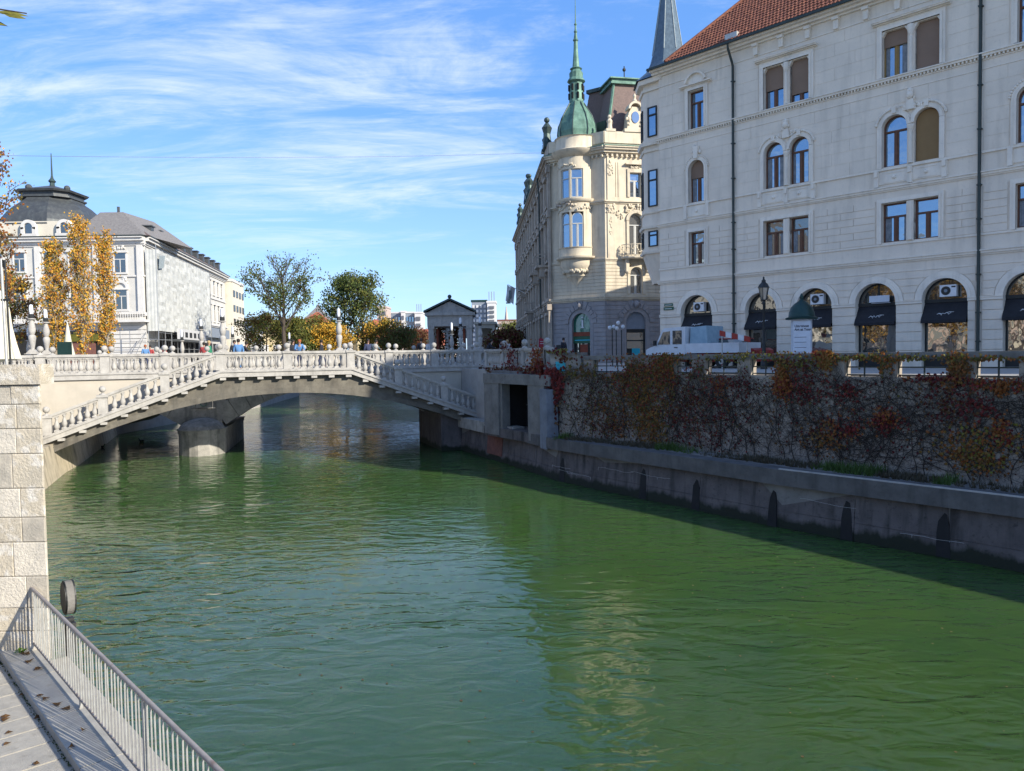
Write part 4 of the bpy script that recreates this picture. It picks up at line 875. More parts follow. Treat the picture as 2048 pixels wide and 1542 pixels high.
# roof with tile rows
EV = (-.62, 21.55); RG = (6.2, 28.4); tl = math.hypot(RG[0]-EV[0], RG[1]-EV[1]); sy, sz_ = (RG[0]-EV[0])/tl, (RG[1]-EV[1])/tl
mb = MB(); mb.add([(.9, EV[0], EV[1]), (HL+.5, EV[0], EV[1]), (HL-4, RG[0], RG[1]), (6.6, RG[0], RG[1]), (.9, 13.5, EV[1]), (HL+.5, 13.5, EV[1])], [(0, 1, 2, 3), (0, 3, 4), (3, 2, 5, 4), (1, 5, 2), (0, 4, 5, 1)]); mb.build('roof', M['tile'], H)
mb = MB(); nrow = 30
for i in range(nrow):
    d = i*.31; x = .9+5.7*d/tl+ (.09 if i % 2 else 0)
    y0_, z0_ = EV[0]+sy*d, EV[1]+sz_*d; y1_, z1_ = EV[0]+sy*(d+.34), EV[1]+sz_*(d+.34); ny, nz_ = -sz_, sy
    while x < 24:
        k1, k2 = .075+rz.uniform(-.01, .01), .02
        mb.add([(x, y0_+ny*k2, z0_+nz_*k2), (x+.05, y0_+ny*k1, z0_+nz_*k1), (x+.13, y0_+ny*k1, z0_+nz_*k1), (x+.18, y0_+ny*k2, z0_+nz_*k2), (x+.18, y1_+ny*.005, z1_+nz_*.005), (x+.13, y1_+ny*.04, z1_+nz_*.04), (x+.05, y1_+ny*.04, z1_+nz_*.04), (x, y1_+ny*.005, z1_+nz_*.005)],
               [(0, 1, 6, 7), (1, 2, 5, 6), (2, 3, 4, 5), (0, 3, 2, 1)]); x += .192
mb.build('roof_tiles', M['tile'], H, kind='stuff')
mb = MB(); mb.tube([(.9, EV[0], EV[1]+.06), (6.6, RG[0], RG[1]+.06), (HL-4, RG[0], RG[1]+.06)], .12, 6); mb.build('ridge', M['tile'], H)
MB().loft([(-.45, -.62, 21.5), (.95, -.62, 21.5), (.95, 13, 21.5), (-.45, 13, 21.5)], [(-.1, -.3, 21.62), (1.6, .0, 22.1), (1.6, 12, 22.1), (-.1, 12, 21.62)]).build('lead_apron', M['slate'], H)
MB().box(4.6, 5.3, -.55, .1, 21.6, 21.95).build('roof_vent', M['steel'], H)
# blocks
z1s = [(a-.28, b+.28, 10.3, 12.4) for a, b in singles]+[(q[0]-.28, q[3]+.28, 10.3, 12.4) for q in pairs]
pz = [(4.68, 4.92, 0, 40), (16.18, 16.42, 0, 40)]
courses(H, 0.0, 19.6, 10.33, 12.30, .33, 1.25, z1s+pz, [], 'house', .03, .014)
z2s = [(a-.26, b+.26, 13.7, 15.55) for a, b in singles]+[(q[0]-.26, q[3]+.26, 13.7, 15.55) for q in pairs]
c2s = [((a+b)/2, 15.53, (b-a)/2+.26) for a, b in wins]
courses(H, 0.0, 19.6, 13.74, 17.04, .55, 1.7, z2s+pz, c2s, 'house', .012, .007)
z3s = [(a-.3, b+.3, 17.7, 20.2) for a, b in singles]+[(q[0]-.3, q[3]+.3, 17.7, 20.2) for q in pairs]
courses(H, 0.0, 19.6, 17.72, 20.53, .56, 1.9, z3s+pz, [], 'house', .012, .007)
z0s = [(c-r_-.0, c+r_+.0, G0, SP) for c, r_ in arches]
courses(H, 0.0, 19.6, G0+.05, SP-.14, .42, 3, z0s+pz, [], 'house', .05, .014)
courses(H, 0.0, 19.6, SP+.03, 8.98, .325, 3.4, pz, [(c, SP, r_+.34) for c, r_ in arches], 'house', .03, .014)
flush_blocks(300)
# storey surrounds
def surround(par, x0, x1, z0, z1, mt='house2', w_=.2, arch=False, top=.0, d=.07, name='window_surround'):
    mb = MB(); zt = z1-(x1-x0)/2 if arch else z1
    for a, b, dd_ in ((w_, 0, d), (w_*.45, 0, d+.035)):
        mb.box(x0-a, x0, -dd_, .02, z0, zt); mb.box(x1, x1+a, -dd_, .02, z0, zt)
        if arch: archring(mb, (x0+x1)/2, zt, (x1-x0)/2, (x1-x0)/2+a, -dd_, .02)
        else: mb.box(x0-a, x1+a, -dd_, .02, z1+.001, z1+a)
    return mb
for q in pairs:
    # first floor
    mb = surround(H, q[0], q[3], 10.32, 12.15); mb.box(q[1], q[2], -.05, .3, 10.38, 12.13); mb.box(q[1]+.06, q[2]-.06, -.09, .0, 10.4, 12.1); mb.build('window_surround', M['house2'], H)
    # second floor, arched twins
    for a, b in ((q[0], q[1]), (q[2], q[3])):
        cx = (a+b)/2; mb = MB(); r_ = (b-a)/2; archring(mb, cx, 16.03-r_, r_, r_+.15, -.08, .02); archring(mb, cx, 16.03-r_, r_+.151, r_+.21, -.05, .02); mb.build('arch_molding', M['house2'], H)
    mb = MB(); mb.box(q[0]-.21, q[0], -.08, .02, 13.72, 15.5); mb.box(q[3], q[3]+.21, -.08, .02, 13.72, 15.5); cxm = (q[1]+q[2])/2; mb.lathe([(.12, 0), (.1, .06), (.09, 1.4), (.13, 1.5), (.16, 1.6), (.16, 1.68)], cxm, -.02, 13.77, 12); mb.box(q[1], q[2], .05, .4, 13.77, 16); mb.build('column', M['house2'], H)
    mb = MB(); 
    for cx_, sgn in (((q[0]+q[1])/2, -1), ((q[2]+q[3])/2, 1)):
        for i in range(16):
            a = PI/2+sgn*(-1)*R(-8+i*5.6) if sgn < 0 else PI/2-R(-8+i*5.6); a = PI/2-sgn*R(-5+i*5.4); mb.ball((cx_+.8*math.cos(a), -.06, 15.5+.8*math.sin(a)), .055+.02*rz.random(), 6)
        mb.box(cx_-.09, cx_+.09, -.14, 0, 16.08, 16.36)
    mb.ball((cxm, -.12, 16.72), .15, 10, 1.25); mb.ball((cxm, -.1, 16.9), .13, 8); mb.prism([(cxm-.2, 16.1), (cxm+.2, 16.1), (cxm+.13, 16.55), (cxm-.13, 16.55)], -.13, 0); relief(mb, cxm-.3, 16.25, .22, .12, 12); relief(mb, cxm+.3, 16.25, .22, .12, 12); relief(mb, cxm, 16.7, .2, .22, 8, -.08)
    mb.build('ornament', M['house2'], H)
    mb = MB(); mb.box(q[0]-.35, q[3]+.35, -.04, 0, 13.0, 13.55)
    for x in (q[0]-.22, cxm, q[3]+.22): mb.box(x-.1, x+.1, -.13, 0, 12.9, 13.6); mb.box(x-.07, x+.07, -.19, 0, 13.35, 13.61)
    for x in ((q[0]+q[1])/2, (q[2]+q[3])/2): mb.ball((x, -.04, 13.28), .09, 10); mb.box(x-.42, x+.42, -.06, 0, 13.05, 13.10); mb.box(x-.42, x+.42, -.06, 0, 13.47, 13.52)
    mb.build('sill_panel', M['house2'], H)
    # third floor
    mb = surround(H, q[0], q[3], 17.76, 19.84, w_=.22); mb.box(q[1], q[2], .05, .4, 17.76, 19.8); mb.lathe([(.1, 0), (.08, .07), (.075, 1.55), (.12, 1.66), (.15, 1.78), (.15, 2.03)], cxm, -.02, 17.76, 12)
    for a, b in ((q[0], q[1]), (q[2], q[3])):
        for x, s_ in ((a, 1), (b, -1)): mb.prism([(x, 19.8), (x, 19.58), (x+s_*.14, 19.8)][::s_], -.02, .2)
    molding(mb, q[0]-.42, q[3]+.42, 20.13, [(.05, .12), (.06, .24), (.03, .28)]); mb.box(q[0]-.25, q[3]+.25, -.04, 0, 20.03, 20.13); mb.build('window_surround', M['house2'], H)
for a, b in singles:
    surround(H, a, b, 10.32, 12.15).build('window_surround', M['house2'], H); cx = (a+b)/2
    mb = surround(H, a, b, 13.72, 16.03, arch=True)
    for i in range(20):
        t_ = R(10+i*8.4); mb.ball((cx+.76*math.cos(t_), -.06, 15.5+.76*math.sin(t_)), .055, 6)
    mb.prism([(cx-.13, 16.1), (cx+.13, 16.1), (cx+.17, 16.75), (cx-.17, 16.75)], -.17, 0); relief(mb, cx, 16.6, .25, .2, 14, -.08); mb.build('ornament', M['house2'], H)
    mb = MB(); mb.box(a-.3, b+.3, -.04, 0, 13.0, 13.55); mb.ball((cx, -.04, 13.28), .09, 10)
    for x in (a-.2, b+.2): mb.box(x-.09, x+.09, -.15, 0, 12.9, 13.61)
    mb.build('sill_panel', M['house2'], H)
    mb = surround(H, a, b, 17.76, 19.84, w_=.22); molding(mb, a-.5, b+.5, 20.04, [(.05, .12), (.06, .24)]); archring(mb, cx, 20.06, .62, .72, -.2, 0, R(18), R(162)); archring(mb, cx, 20.1, .0, .6, -.05, 0, R(18), R(162)); mb.build('window_surround', M['house2'], H)
for i, (a, b) in enumerate(wins):
    if a > 19.5 and i % 2: continue
    bl3 = {6.5: .55, 7.88: .8, 12.33: .33, 13.7: .985, 20.4: .6, 21.78: .5}.get(a); bl2 = {2.0: .42, 13.7: .985, 21.78: .6}.get(a)
    window(H, a, b, 17.76, 19.8, fm='ochre' if a == 12.33 else 'wood', blind=bl3, trans=.7)
    window(H, a, b, 13.77, 16.03, True, blind=bl2, trans=.7, bm='blind2' if a > 5 else 'blind')
    window(H, a, b, 10.38, 12.13, gm='glassd' if a in (7.88, 6.5) else 'glass', trans=.66)
    c_ = MB(); 
# ground floor shopfronts
acs = {0: 1, 2: 1, 4: 1}
for i, (c, r_) in enumerate(arches[:7]):
    mb = MB(); archring(mb, c, SP, r_, r_+.14, -.1, .02, n=22); archring(mb, c, SP, r_+.141, r_+.31, -.065, .02, n=22); mb.build('archivolt', M['house2'], H)
    y = .3
    mb = MB(); archring(mb, c, SP, r_-.06, r_, y, y+.1); mb.box(c-r_, c-r_+.07, y, y+.1, G0, SP); mb.box(c+r_-.07, c+r_, y, y+.1, G0, SP); mb.box(c-r_, c+r_, y-.05, y+.1, SP-.13, SP+.02); mb.box(c-r_, c+r_, y-.04, y+.1, SP-.5, SP-.42)
    if i in (1, 3): mb.box(c-.03, c+.03, y, y+.08, SP, SP+r_-.05)
    sf = mb.build('shopfront', M['black'], H)
    MB().prism([(c-r_+.02, SP)]+arc(c, SP, r_-.02, 0, PI, 16)[::1][0:0]+arc(c, SP, r_-.02, 0, PI, 16), y+.05, y+.06).build('fanlight', M['glassd'], sf)
    MB().box(c-r_+.07, c+r_-.07, y+.05, y+.06, G0+.5, SP-.85).build('pane', M['shop'], sf)
    MB().box(c-r_+.07, c+r_-.07, y+.0, y+.1, G0, G0+.5).build('stall_riser', M['black'], sf)
    aw = MB(); aw.loft([(c-r_-.02, .28, SP-.5), (c+r_-.02, .28, SP-.5), (c+r_-.02, -.12, SP-.92), (c-r_-.02, -.12, SP-.92)], [(c-r_-.02, .28, SP-.14), (c+r_-.02, .28, SP-.14), (c+r_-.02, -.16, SP-.9), (c-r_-.02, -.16, SP-.9)])
    aw.box(c-r_-.02, c+r_-.02, -.165, -.12, SP-1.02, SP-.9); ao = aw.build('awning', M['awning'], H)
    # white running script mark
    mk = MB(); rs = random.Random(i)
    pts = [(c-.26+.52*t_/11, -.02-.28*.0, SP-.62+.035*math.sin(t_*1.9)+.02*rs.uniform(-1, 1)) for t_ in range(12)]
    def ons(p_): k_ = (SP-.14-p_[2])/.76; return (p_[0], .28-.44*k_-.02, p_[2])
    mk.tube([ons(p_) for p_ in pts], .013, 4); mk.tube([ons((c+.05, 0, SP-.6)), ons((c+.2, 0, SP-.56)), ons((c+.36, 0, SP-.57))], .012, 4); mk.tube([ons((c-.3, 0, SP-.66)), ons((c-.22, 0, SP-.6)), ons((c-.1, 0, SP-.64)), ons((c-.12, 0, SP-.7))], .012, 4)
    mk.build('mark', M['signwhite'], ao)
    if i in acs:
        ac = thing('air_conditioner', ['white air conditioner in the leftmost shop arch', '', 'white air conditioner in the arch behind the poster column', '', 'white air conditioner in the arch left of the right downpipe'][i], 'air conditioner', H.matrix_basis @ Vector((c+.12, .12, SP+.1)), R(-47.3), 'air conditioners in the arches')
        MB().box(-.33, .33, -.12, .14, 0, .5).build('casing', M['signwhite'], ac); mb = MB(); mb.T = Matrix.Translation((-.08, -.122, .25)) @ Matrix.Rotation(PI/2, 4, 'X'); mb.lathe([(.19, 0), (.19, .012)], seg=18); mb.build('fan_grille', M['black'], ac)
        mb = MB(); mb.T = Matrix.Translation((-.08, -.136, .25)) @ Matrix.Rotation(PI/2, 4, 'X'); mb.lathe([(.07, 0), (.07, .01)], seg=12); mb.build('hub', M['far_grey'], ac); MB().box(.14, .3, -.126, -.12, .38, .44).build('label_plate', M['black'], ac)
o = H.matrix_basis
mb = MB()
xs = sorted([(c-r_, c+r_) for c, r_ in arches])
prev = 0.
for a, b in xs+[(30.8, 31)]:
    if a > prev: mb.box(prev, a, -.1, .02, SP-.13, SP-.02); mb.box(prev, a, -.13, .02, SP-.019, SP+.02)
    prev = b
mb.build('impost', M['house2'], H, kind='stuff')
MB().box(.28, .95, -.075, -.05, 7.95, 8.12).build('street_sign', M['signgreen'], H); MB().box(.32, .9, -.075, -.05, 8.17, 8.32).build('street_sign', M['signgreen'], H)
MB().box(.35, .85, -.08, -.0755, 8.01, 8.04).box(.38, .84, -.08, -.0755, 8.22, 8.25).build('sign_lettering', M['signwhite'], H)
MB().box(12.55-.42-.3, 12.55-.42+.55, .1, .14, SP-.02, SP+.0).box(11.75, 12.65, .06, .1, SP+.03, SP+.33).build('notice_board', M['poster'], H)
# corner oriel with spire
TX, TY = -.6, 1.7
tw = MB(); oc = lambda r_, z: [(TX+r_*math.cos(PI/8+PI*k/4), TY+r_*math.sin(PI/8+PI*k/4), z) for k in range(8)]
zs = [(1.0, 9.6), (1.45, 10.9), (1.62, 11.4), (1.62, 21.0)]
for (r0, z0), (r1, z1) in zip(zs, zs[1:]): tw.loft(oc(r0, z0), oc(r1, z1), cap=False)
tw.build('oriel', M['house'], H)
mb = MB()
for z, h, e in ((11.3, .12, .1), (12.75, .14, .14), (13.6, .08, .07), (17.15, .12, .08), (17.5, .2, .2), (20.6, .12, .1), (21.0, .25, .3)): mb.loft(oc(1.62+e, z), oc(1.62+e+.05, z+h))
mb.build('oriel_cornice', M['house2'], H, kind='stuff')
mb = MB(); prs = [(2.1, 21.26), (1.45, 21.8), (1.1, 22.4), (.9, 23.1), (.03, 28.6)]
for (r0, z0), (r1, z1) in zip(prs, prs[1:]): mb.loft(oc(r0, z0), oc(r1, z1), cap=False)
mb.build('spire', M['slate'], H)
mb = MB()
for k in range(8):
    a = PI/8+PI*k/4; mb.tube([(TX+.9*math.cos(a), TY+.9*math.sin(a), 23.1), (TX+.04*math.cos(a), TY+.04*math.sin(a), 28.6)], .035, 4)
mb.build('spire_ridge', M['slate_l'], H)
for k in range(8):
    a = PI*k/4; e = 1.5+.03
    cxk, cyk = TX+1.497*math.cos(a), TY+1.497*math.sin(a)
    for z0, z1 in ((14.0, 16.1), (18.0, 19.7), (11.7, 12.6)):
        if k in (3, 4, 5, 6):
            o2 = window(H, -.32, .32, z0, z1, fm='black', gm='glass', y=0, mull=False, trans=.72, name='oriel_window'); o2.location = (cxk+.075*math.cos(a), cyk+.075*math.sin(a), z0); o2.rotation_euler = (0, 0, a+PI/2)

# ------------------------------------------------------------------ ornate corner house
CH = thing('corner_house', 'ornate cream corner house with a green onion dome and tall spire', 'house', (7.8, 63.3, 0))
def sub(name, loc, rz_):   # frame matrix for one face, baked into the meshes
    return Matrix.Translation(Vector(loc)-Vector((7.8, 63.3, 0))) @ Matrix.Rotation(rz_, 4, 'Z')
FAm = sub('a', (3.5, 66.5, 0), math.atan2(-3.2, 4.3)); FBm = sub('b', (7.8, 63.3, 0), math.atan2(2.2, 10.2)); FCm = sub('c', (1.0, 114, 0), math.atan2(-47.5, 2.5))
def fb(T_, fn, name, mt, par=None, **kw):
    mb = MB(); fn(mb); o = mb.build(name, M[mt], par or CH, **kw)
    o.matrix_local = T_; return o
def fwin(T_, *a, **k):
    o = window(CH, *a, **k); x = o.location.copy(); o.matrix_local = T_ @ Matrix.Translation(x); return o
LA, LB_, LC = 5.36, 10.4, 47.6
def faceA(mb): wall_open(mb, .0, LA, 4.7, 22.6, [(2.05, 3.85, 4.7, 8.95, True)])
fb(FAm, lambda mb: wall_open(mb, .0, LA, 10.1, 22.6, []), 'wall', 'ornate'); fb(FAm, lambda mb: wall_open(mb, .0, LA, 4.7, 10.1, [(2.05, 3.85, 4.7, 8.95, True)]), 'wall', 'ornate2')
fb(FBm, lambda mb: wall_open(mb, 0, LB_, 4.7, 10.1, [(1.75, 3.45, 4.7, 8.9, True), (6.2, 7.9, 4.7, 8.9, True)]), 'wall', 'ornate2')
fb(FBm, lambda mb: wall_open(mb, 0, LB_, 10.1, 13.4, [(2.1, 3.2, 10.4, 12.6, True)]), 'wall', 'ornate')
fb(FBm, lambda mb: wall_open(mb, 0, LB_, 13.4, 17.9, [(2.05, 3.25, 13.6, 17.0, True)]), 'wall', 'ornate')
fb(FBm, lambda mb: wall_open(mb, 0, LB_, 17.9, 22.6, [(2.15, 3.15, 18.3, 20.3, False)]), 'wall', 'ornate')
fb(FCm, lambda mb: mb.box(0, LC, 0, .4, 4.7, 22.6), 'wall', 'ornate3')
o = MB().slab([(-3.1, 3.9), (.1, .95), (9.5, 3.2), (6, 49), (-6.0, 49.5)], 4.7, 23.3).build('back_volume', M['dark'], CH)
FR = [(FAm, LA, 'ornate'), (FBm, LB_, 'ornate'), (FCm, LC, 'ornate3')]
for i, (F_, ln, mt) in enumerate(FR):
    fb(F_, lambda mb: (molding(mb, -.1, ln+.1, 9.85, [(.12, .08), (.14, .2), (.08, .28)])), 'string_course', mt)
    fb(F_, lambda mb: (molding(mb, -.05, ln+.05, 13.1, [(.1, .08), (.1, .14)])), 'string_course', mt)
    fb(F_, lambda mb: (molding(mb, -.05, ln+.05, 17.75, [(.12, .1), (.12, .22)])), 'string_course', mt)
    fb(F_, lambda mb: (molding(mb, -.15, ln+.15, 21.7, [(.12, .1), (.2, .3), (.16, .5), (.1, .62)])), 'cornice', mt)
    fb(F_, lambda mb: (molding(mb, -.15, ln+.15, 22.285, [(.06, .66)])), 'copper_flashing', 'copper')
    def dn(mb):
        x = .1
        while x < ln: mb.box(x, x+.14, -.26, 0, 21.5, 21.69); x += .42
    fb(F_, dn, 'dentils', mt, kind='stuff')
    fb(F_, lambda mb: mb.box(0, ln, -.1, .4, 22.62, 23.55), 'parapet', mt)
# rustication on both street floors
courses(CH, 0, LA, 4.75, 9.8, .36, 9, [(1.75, 4.15, 0, 8.1)], [(2.95, 8.05, 1.25)], 'ornate2', .05, .02)
for b in BC: pass
def flush_face(F_, limit):
    BC.sort(key=lambda b: -b[0]); rest = {}
    for i, (w_, par, poly, yy, mt, name, a) in enumerate(BC):
        if i < limit: o = MB().prism(poly, yy, .01).build(name, M[mt], par); o.matrix_local = F_
        else: rest.setdefault(mt, MB()).prism(poly, yy, .01)
    for mt, mb in rest.items(): o = mb.build(name+'_courses', M[mt], par, kind='stuff'); o.matrix_local = F_
    BC.clear()
flush_face(FAm, 90)
courses(CH, 0, LB_, 4.75, 9.8, .36, 12, [(1.45, 3.75, 0, 8.05), (5.9, 8.2, 0, 8.05)], [(2.6, 8.05, 1.2), (7.05, 8.05, 1.2)], 'ornate2', .05, .02)
courses(CH, 0, 6, 10.2, 13.05, .3, 12, [(1.9, 3.4, 10.2, 12.7)], [], 'ornate', .04, .02)
flush_face(FBm, 110)
courses(CH, 0, LA, 10.2, 13.05, .3, 12, [], [], 'ornate', .04, .02); flush_face(FAm, 60)
for cx, F_ in ((2.95, FAm), (2.6, FBm)):
    for k in range(11):
        a0, a1 = PI*(k+.06)/11, PI*(k+.94)/11; r1 = 1.55+(.35 if k in (4, 5, 6) else .12*(k % 2)); o = MB().prism([(cx+r_*math.cos(a), 8.05+r_*math.sin(a)) for r_, a in ((1.22, a0), (r1, a0), (r1, a1), (1.22, a1))], -.12, .02).build('voussoir', M['ornate2'], CH); o.matrix_local = F_
    fb(F_, lambda mb: (archring(mb, cx, 8.05, .88, 1.18, -.03, .1), mb.box(cx-1.18, cx-.88, -.03, .1, 4.7, 8.05), mb.box(cx+.88, cx+1.18, -.03, .1, 4.7, 8.05)), 'archivolt', 'ornate2')
    fb(F_, lambda mb: (mb.ball((cx, -.18, 9.55), .22, 8, 1.2), relief(mb, cx, 9.5, .4, .2, 14, -.12, .1)), 'ornament', 'ornate2')
# green shop door with an information sign
fb(FAm, lambda mb: mb.box(2.05, 3.85, .3, .34, 7.35, 8.9), 'fanlight', 'greenglass')
fb(FAm, lambda mb: (mb.ball((2.95, .25, 8.55), .1, 8), mb.box(2.87, 3.03, .22, .28, 7.75, 8.35), mb.box(2.8, 3.1, .22, .28, 7.68, 7.75), mb.box(2.8, 2.95, .22, .28, 8.28, 8.36)), 'information_mark', 'signwhite')
fb(FAm, lambda mb: mb.box(2.05, 3.85, .2, .4, 7.0, 7.34), 'band', 'door_red'); fb(FAm, lambda mb: mb.box(2.05, 3.85, .22, .4, 6.4, 6.99), 'sign_band', 'signgreen'); fb(FAm, lambda mb: mb.box(2.2, 3.7, .2, .218, 6.62, 6.7), 'sign_stripe', 'cyan')
fb(FAm, lambda mb: mb.box(2.05, 3.85, .42, .46, 4.7, 6.4), 'pane', 'shop'); fb(FAm, lambda mb: mb.box(2.6, 3.4, .36, .41, 4.7, 6.3), 'door', 'door_red'); fb(FAm, lambda mb: (mb.box(2.1, 2.2, .3, .4, 4.7, 6.4), mb.box(2.52, 2.59, .3, .4, 4.7, 6.4), mb.box(3.41, 3.48, .3, .4, 4.7, 6.4), mb.box(3.7, 3.8, .3, .4, 4.7, 6.4)), 'door_frame', 'black')
fb(FAm, lambda mb: mb.box(2.75, 3.1, .33, .36, 4.9, 5.5), 'notice', 'signwhite'); fb(FAm, lambda mb: mb.box(.5, 1.1, -.08, -.05, 5.9, 6.3), 'plaque', 'black')
for o0 in (0, 4.45):
    fb(FBm, lambda mb: mb.prism([(1.75+o0, 7.5)]+[(3.45+o0, 7.5)]+arc(2.6+o0, 8.05, .85, 0, PI, 12), .25, .3), 'fanlight', 'far_grey'); fb(FBm, lambda mb: mb.box(1.75+o0, 3.45+o0, .3, .34, 4.7, 7.2), 'pane', 'shop'); fb(FBm, lambda mb: (mb.box(1.75+o0, 3.45+o0, .2, .35, 7.2, 7.5), mb.box(1.75+o0, 1.85+o0, .2, .35, 4.7, 7.2), mb.box(3.35+o0, 3.45+o0, .2, .35, 4.7, 7.2), mb.box(1.75+o0, 3.45+o0, .2, .3, 6.5, 6.6)), 'window_frame', 'black')
fb(FBm, lambda mb: mb.box(2.3, 3.0, .2, .29, 5.0, 5.9), 'window_poster', 'cyan'); fb(FBm, lambda mb: mb.box(1.9, 2.29, .2, .29, 5.0, 5.9), 'window_poster', 'black'); fb(FBm, lambda mb: mb.box(.35, .85, -.08, -.05, 7.5, 7.8), 'street_sign', 'signgreen')
# windows of the right face
fwin(FBm, 2.15, 3.15, 18.3, 20.3, fm='wood2', gm='glass', trans=.68); fwin(FBm, 2.05, 3.25, 13.6, 17.0, True, fm='wood2', gm='glassd', trans=.72); fwin(FBm, 2.1, 3.2, 10.4, 12.6, True, fm='wood2', gm='glassd', trans=.7)
def srB(mb):
    for a, b, z0, z1, ar in ((2.15, 3.15, 18.3, 20.3, 0), (2.05, 3.25, 13.6, 17.0, 1), (2.1, 3.2, 10.4, 12.6, 1)):
        zt = z1-(b-a)/2 if ar else z1
        mb.box(a-.22, a, -.1, .02, z0, zt); mb.box(b, b+.22, -.1, .02, z0, zt)
        if ar: archring(mb, (a+b)/2, zt, (b-a)/2, (b-a)/2+.26, -.14, .02)
        else: mb.box(a-.22, b+.22, -.1, .02, z1, z1+.3); mb.box(a-.4, b+.4, -.3, .02, z1+.6, z1+.72); mb.prism([(a-.3, z1+.72), (b+.3, z1+.72), ((a+b)/2, z1+1.0)], -.25, 0)
fb(FBm, srB, 'window_surround', 'ornate', kind='stuff')
rg5 = random.Random(9)
fb(FBm, lambda mb: (relief(mb, 2.65, 20.75, .4, .12, 16, -.08, .09, rg5), relief(mb, 2.65, 17.35, .9, .28, 40, -.08, .11, rg5), relief(mb, .5, 17.3, .35, .35, 30, -.08, .1, rg5), relief(mb, .45, 15.9, .12, .7, 18, -.06, .08, rg5), relief(mb, .5, 20.6, .2, .6, 22, -.08, .09, rg5), relief(mb, 4.6, 17.3, .35, .35, 30, -.08, .1, rg5), relief(mb, 1.3, 16.9, .3, .35, 18, -.04, .07, rg5)), 'ornament', 'ornate')
fb(FBm, lambda mb: (mb.box(.2, .85, -.08, 0, 13.3, 17.7), mb.box(.2, .85, -.08, 0, 18.0, 21.5), mb.box(4.2, 4.9, -.08, 0, 13.3, 21.5), mb.box(1.15, 1.2, -.04, 0, 18.3, 21.1), mb.box(.95, 1.0, -.04, 0, 18.3, 21.1)), 'pilaster', 'ornate')
# balcony
fb(FBm, lambda mb: (mb.lathe([(1.3, 0), (1.38, .08), (1.38, .2)], 2.65, -.1, 13.2, 16, sy=.75),), 'balcony_slab', 'ornate')
def brk(mb):
    for x in (1.75, 3.55): mb.prism([(x-.13, 12.2), (x+.13, 12.2), (x+.13, 13.2), (x-.13, 13.2)], -.5, 0); mb.ball((x, -.35, 12.2), .16, 8)
fb(FBm, brk, 'balcony_bracket', 'ornate')
def brail(mb):
    for k in range(17):
        a = PI+PI*k/16; mb.tube([(2.65+1.3*math.cos(a), -.1+.97*math.sin(a), 13.4), (2.65+1.3*math.cos(a), -.1+.97*math.sin(a), 14.35)], .02, 4)
    for z in (13.5, 14.35): mb.tube([(2.65+1.3*math.cos(PI+PI*k/16), -.1+.97*math.sin(PI+PI*k/16), z) for k in range(17)], .03, 5)
    for k in range(40): a = PI+PI*rg5.random(); mb.ball((2.65+1.3*math.cos(a), -.1+.97*math.sin(a), rg5.uniform(13.6, 14.2)), .07, 5)
fb(FBm, brail, 'balcony_railing', 'ornate')
# round oriel under the dome
ocx, ocy = 2.55, .35
def ori(mb):
    mb.lathe([(1.62, 13.55), (1.62, 14.3)], ocx, ocy, 0, 32); mb.lathe([(1.60, 17.2), (1.60, 18.35)], ocx, ocy, 0, 32); mb.lathe([(1.60, 20.7), (1.60, 21.75)], ocx, ocy, 0, 32)
    for a0, a1 in ((-178, -116), (-84, -79), (-41, -2), ):
        for z0, z1 in ((14.3, 17.2), (18.35, 20.7)):
            n = 6; A = [(ocx+r_*math.cos(R(a0+(a1-a0)*i/n)), ocy+r_*math.sin(R(a0+(a1-a0)*i/n))) for r_, rng_ in ((1.6, range(n+1)), (1.3, range(n, -1, -1))) for i in rng_]; mb.slab(A, z0, z1)
fb(FAm, ori, 'oriel', 'ornate', smooth=True)
def oric(mb):
    for z, pr in ((13.3, [(1.5, 0), (1.85, .12), (1.9, .26)]), (17.95, [(1.62, 0), (1.8, .14), (1.84, .3)]), (14.25, [(1.66, 0), (1.7, .08)]), (21.7, [(1.62, 0), (1.8, .2), (2.05, .35), (2.15, .55)])): mb.lathe([(1.2, -.01)]+pr+[(1.2, pr[-1][1]+.01)], ocx, ocy, z, 32)
fb(FAm, oric, 'oriel_cornice', 'ornate', smooth=True, kind='stuff')
fb(FAm, lambda mb: mb.lathe([(.05, 9.95), (.16, 10.1), (.2, 10.6), (.55, 11.5), (.85, 11.9), (1.0, 12.0), (1.0, 12.15), (1.35, 12.6), (1.5, 12.9), (1.5, 13.3)], ocx, ocy, 0, 24), 'corbel', 'ornate', smooth=True)
fb(FAm, lambda mb: [mb.ball((ocx+1.25*math.cos(a), ocy+1.25*math.sin(a), 12.45+rg5.uniform(-.12, .12)), .15, 6) for a in [PI+PI*k/26 for k in range(27)]], 'ornament', 'ornate')
fb(FAm, lambda mb: [mb.ball((ocx+1.62*math.cos(R(a)), ocy+1.62*math.sin(R(a)), z+rg5.uniform(-.25, .25)), .1, 6) for a in range(-170, -10, 5) for z in (17.55,)]+[mb.ball((ocx+1.62*math.cos(R(a)), ocy+1.62*math.sin(R(a)), 21.0+rg5.uniform(-.12, .12)), .09, 6) for a in range(-150, -60, 5)], 'ornament', 'ornate')
fb(FAm, lambda mb: [mb.ball((ocx+1.72*math.cos(R(a)), ocy+1.72*math.sin(R(a)), 17.9+rg5.uniform(-.15, .15)), .1, 6) for a in range(-160, -75, 4)], 'window_flowers', 'ornate3')
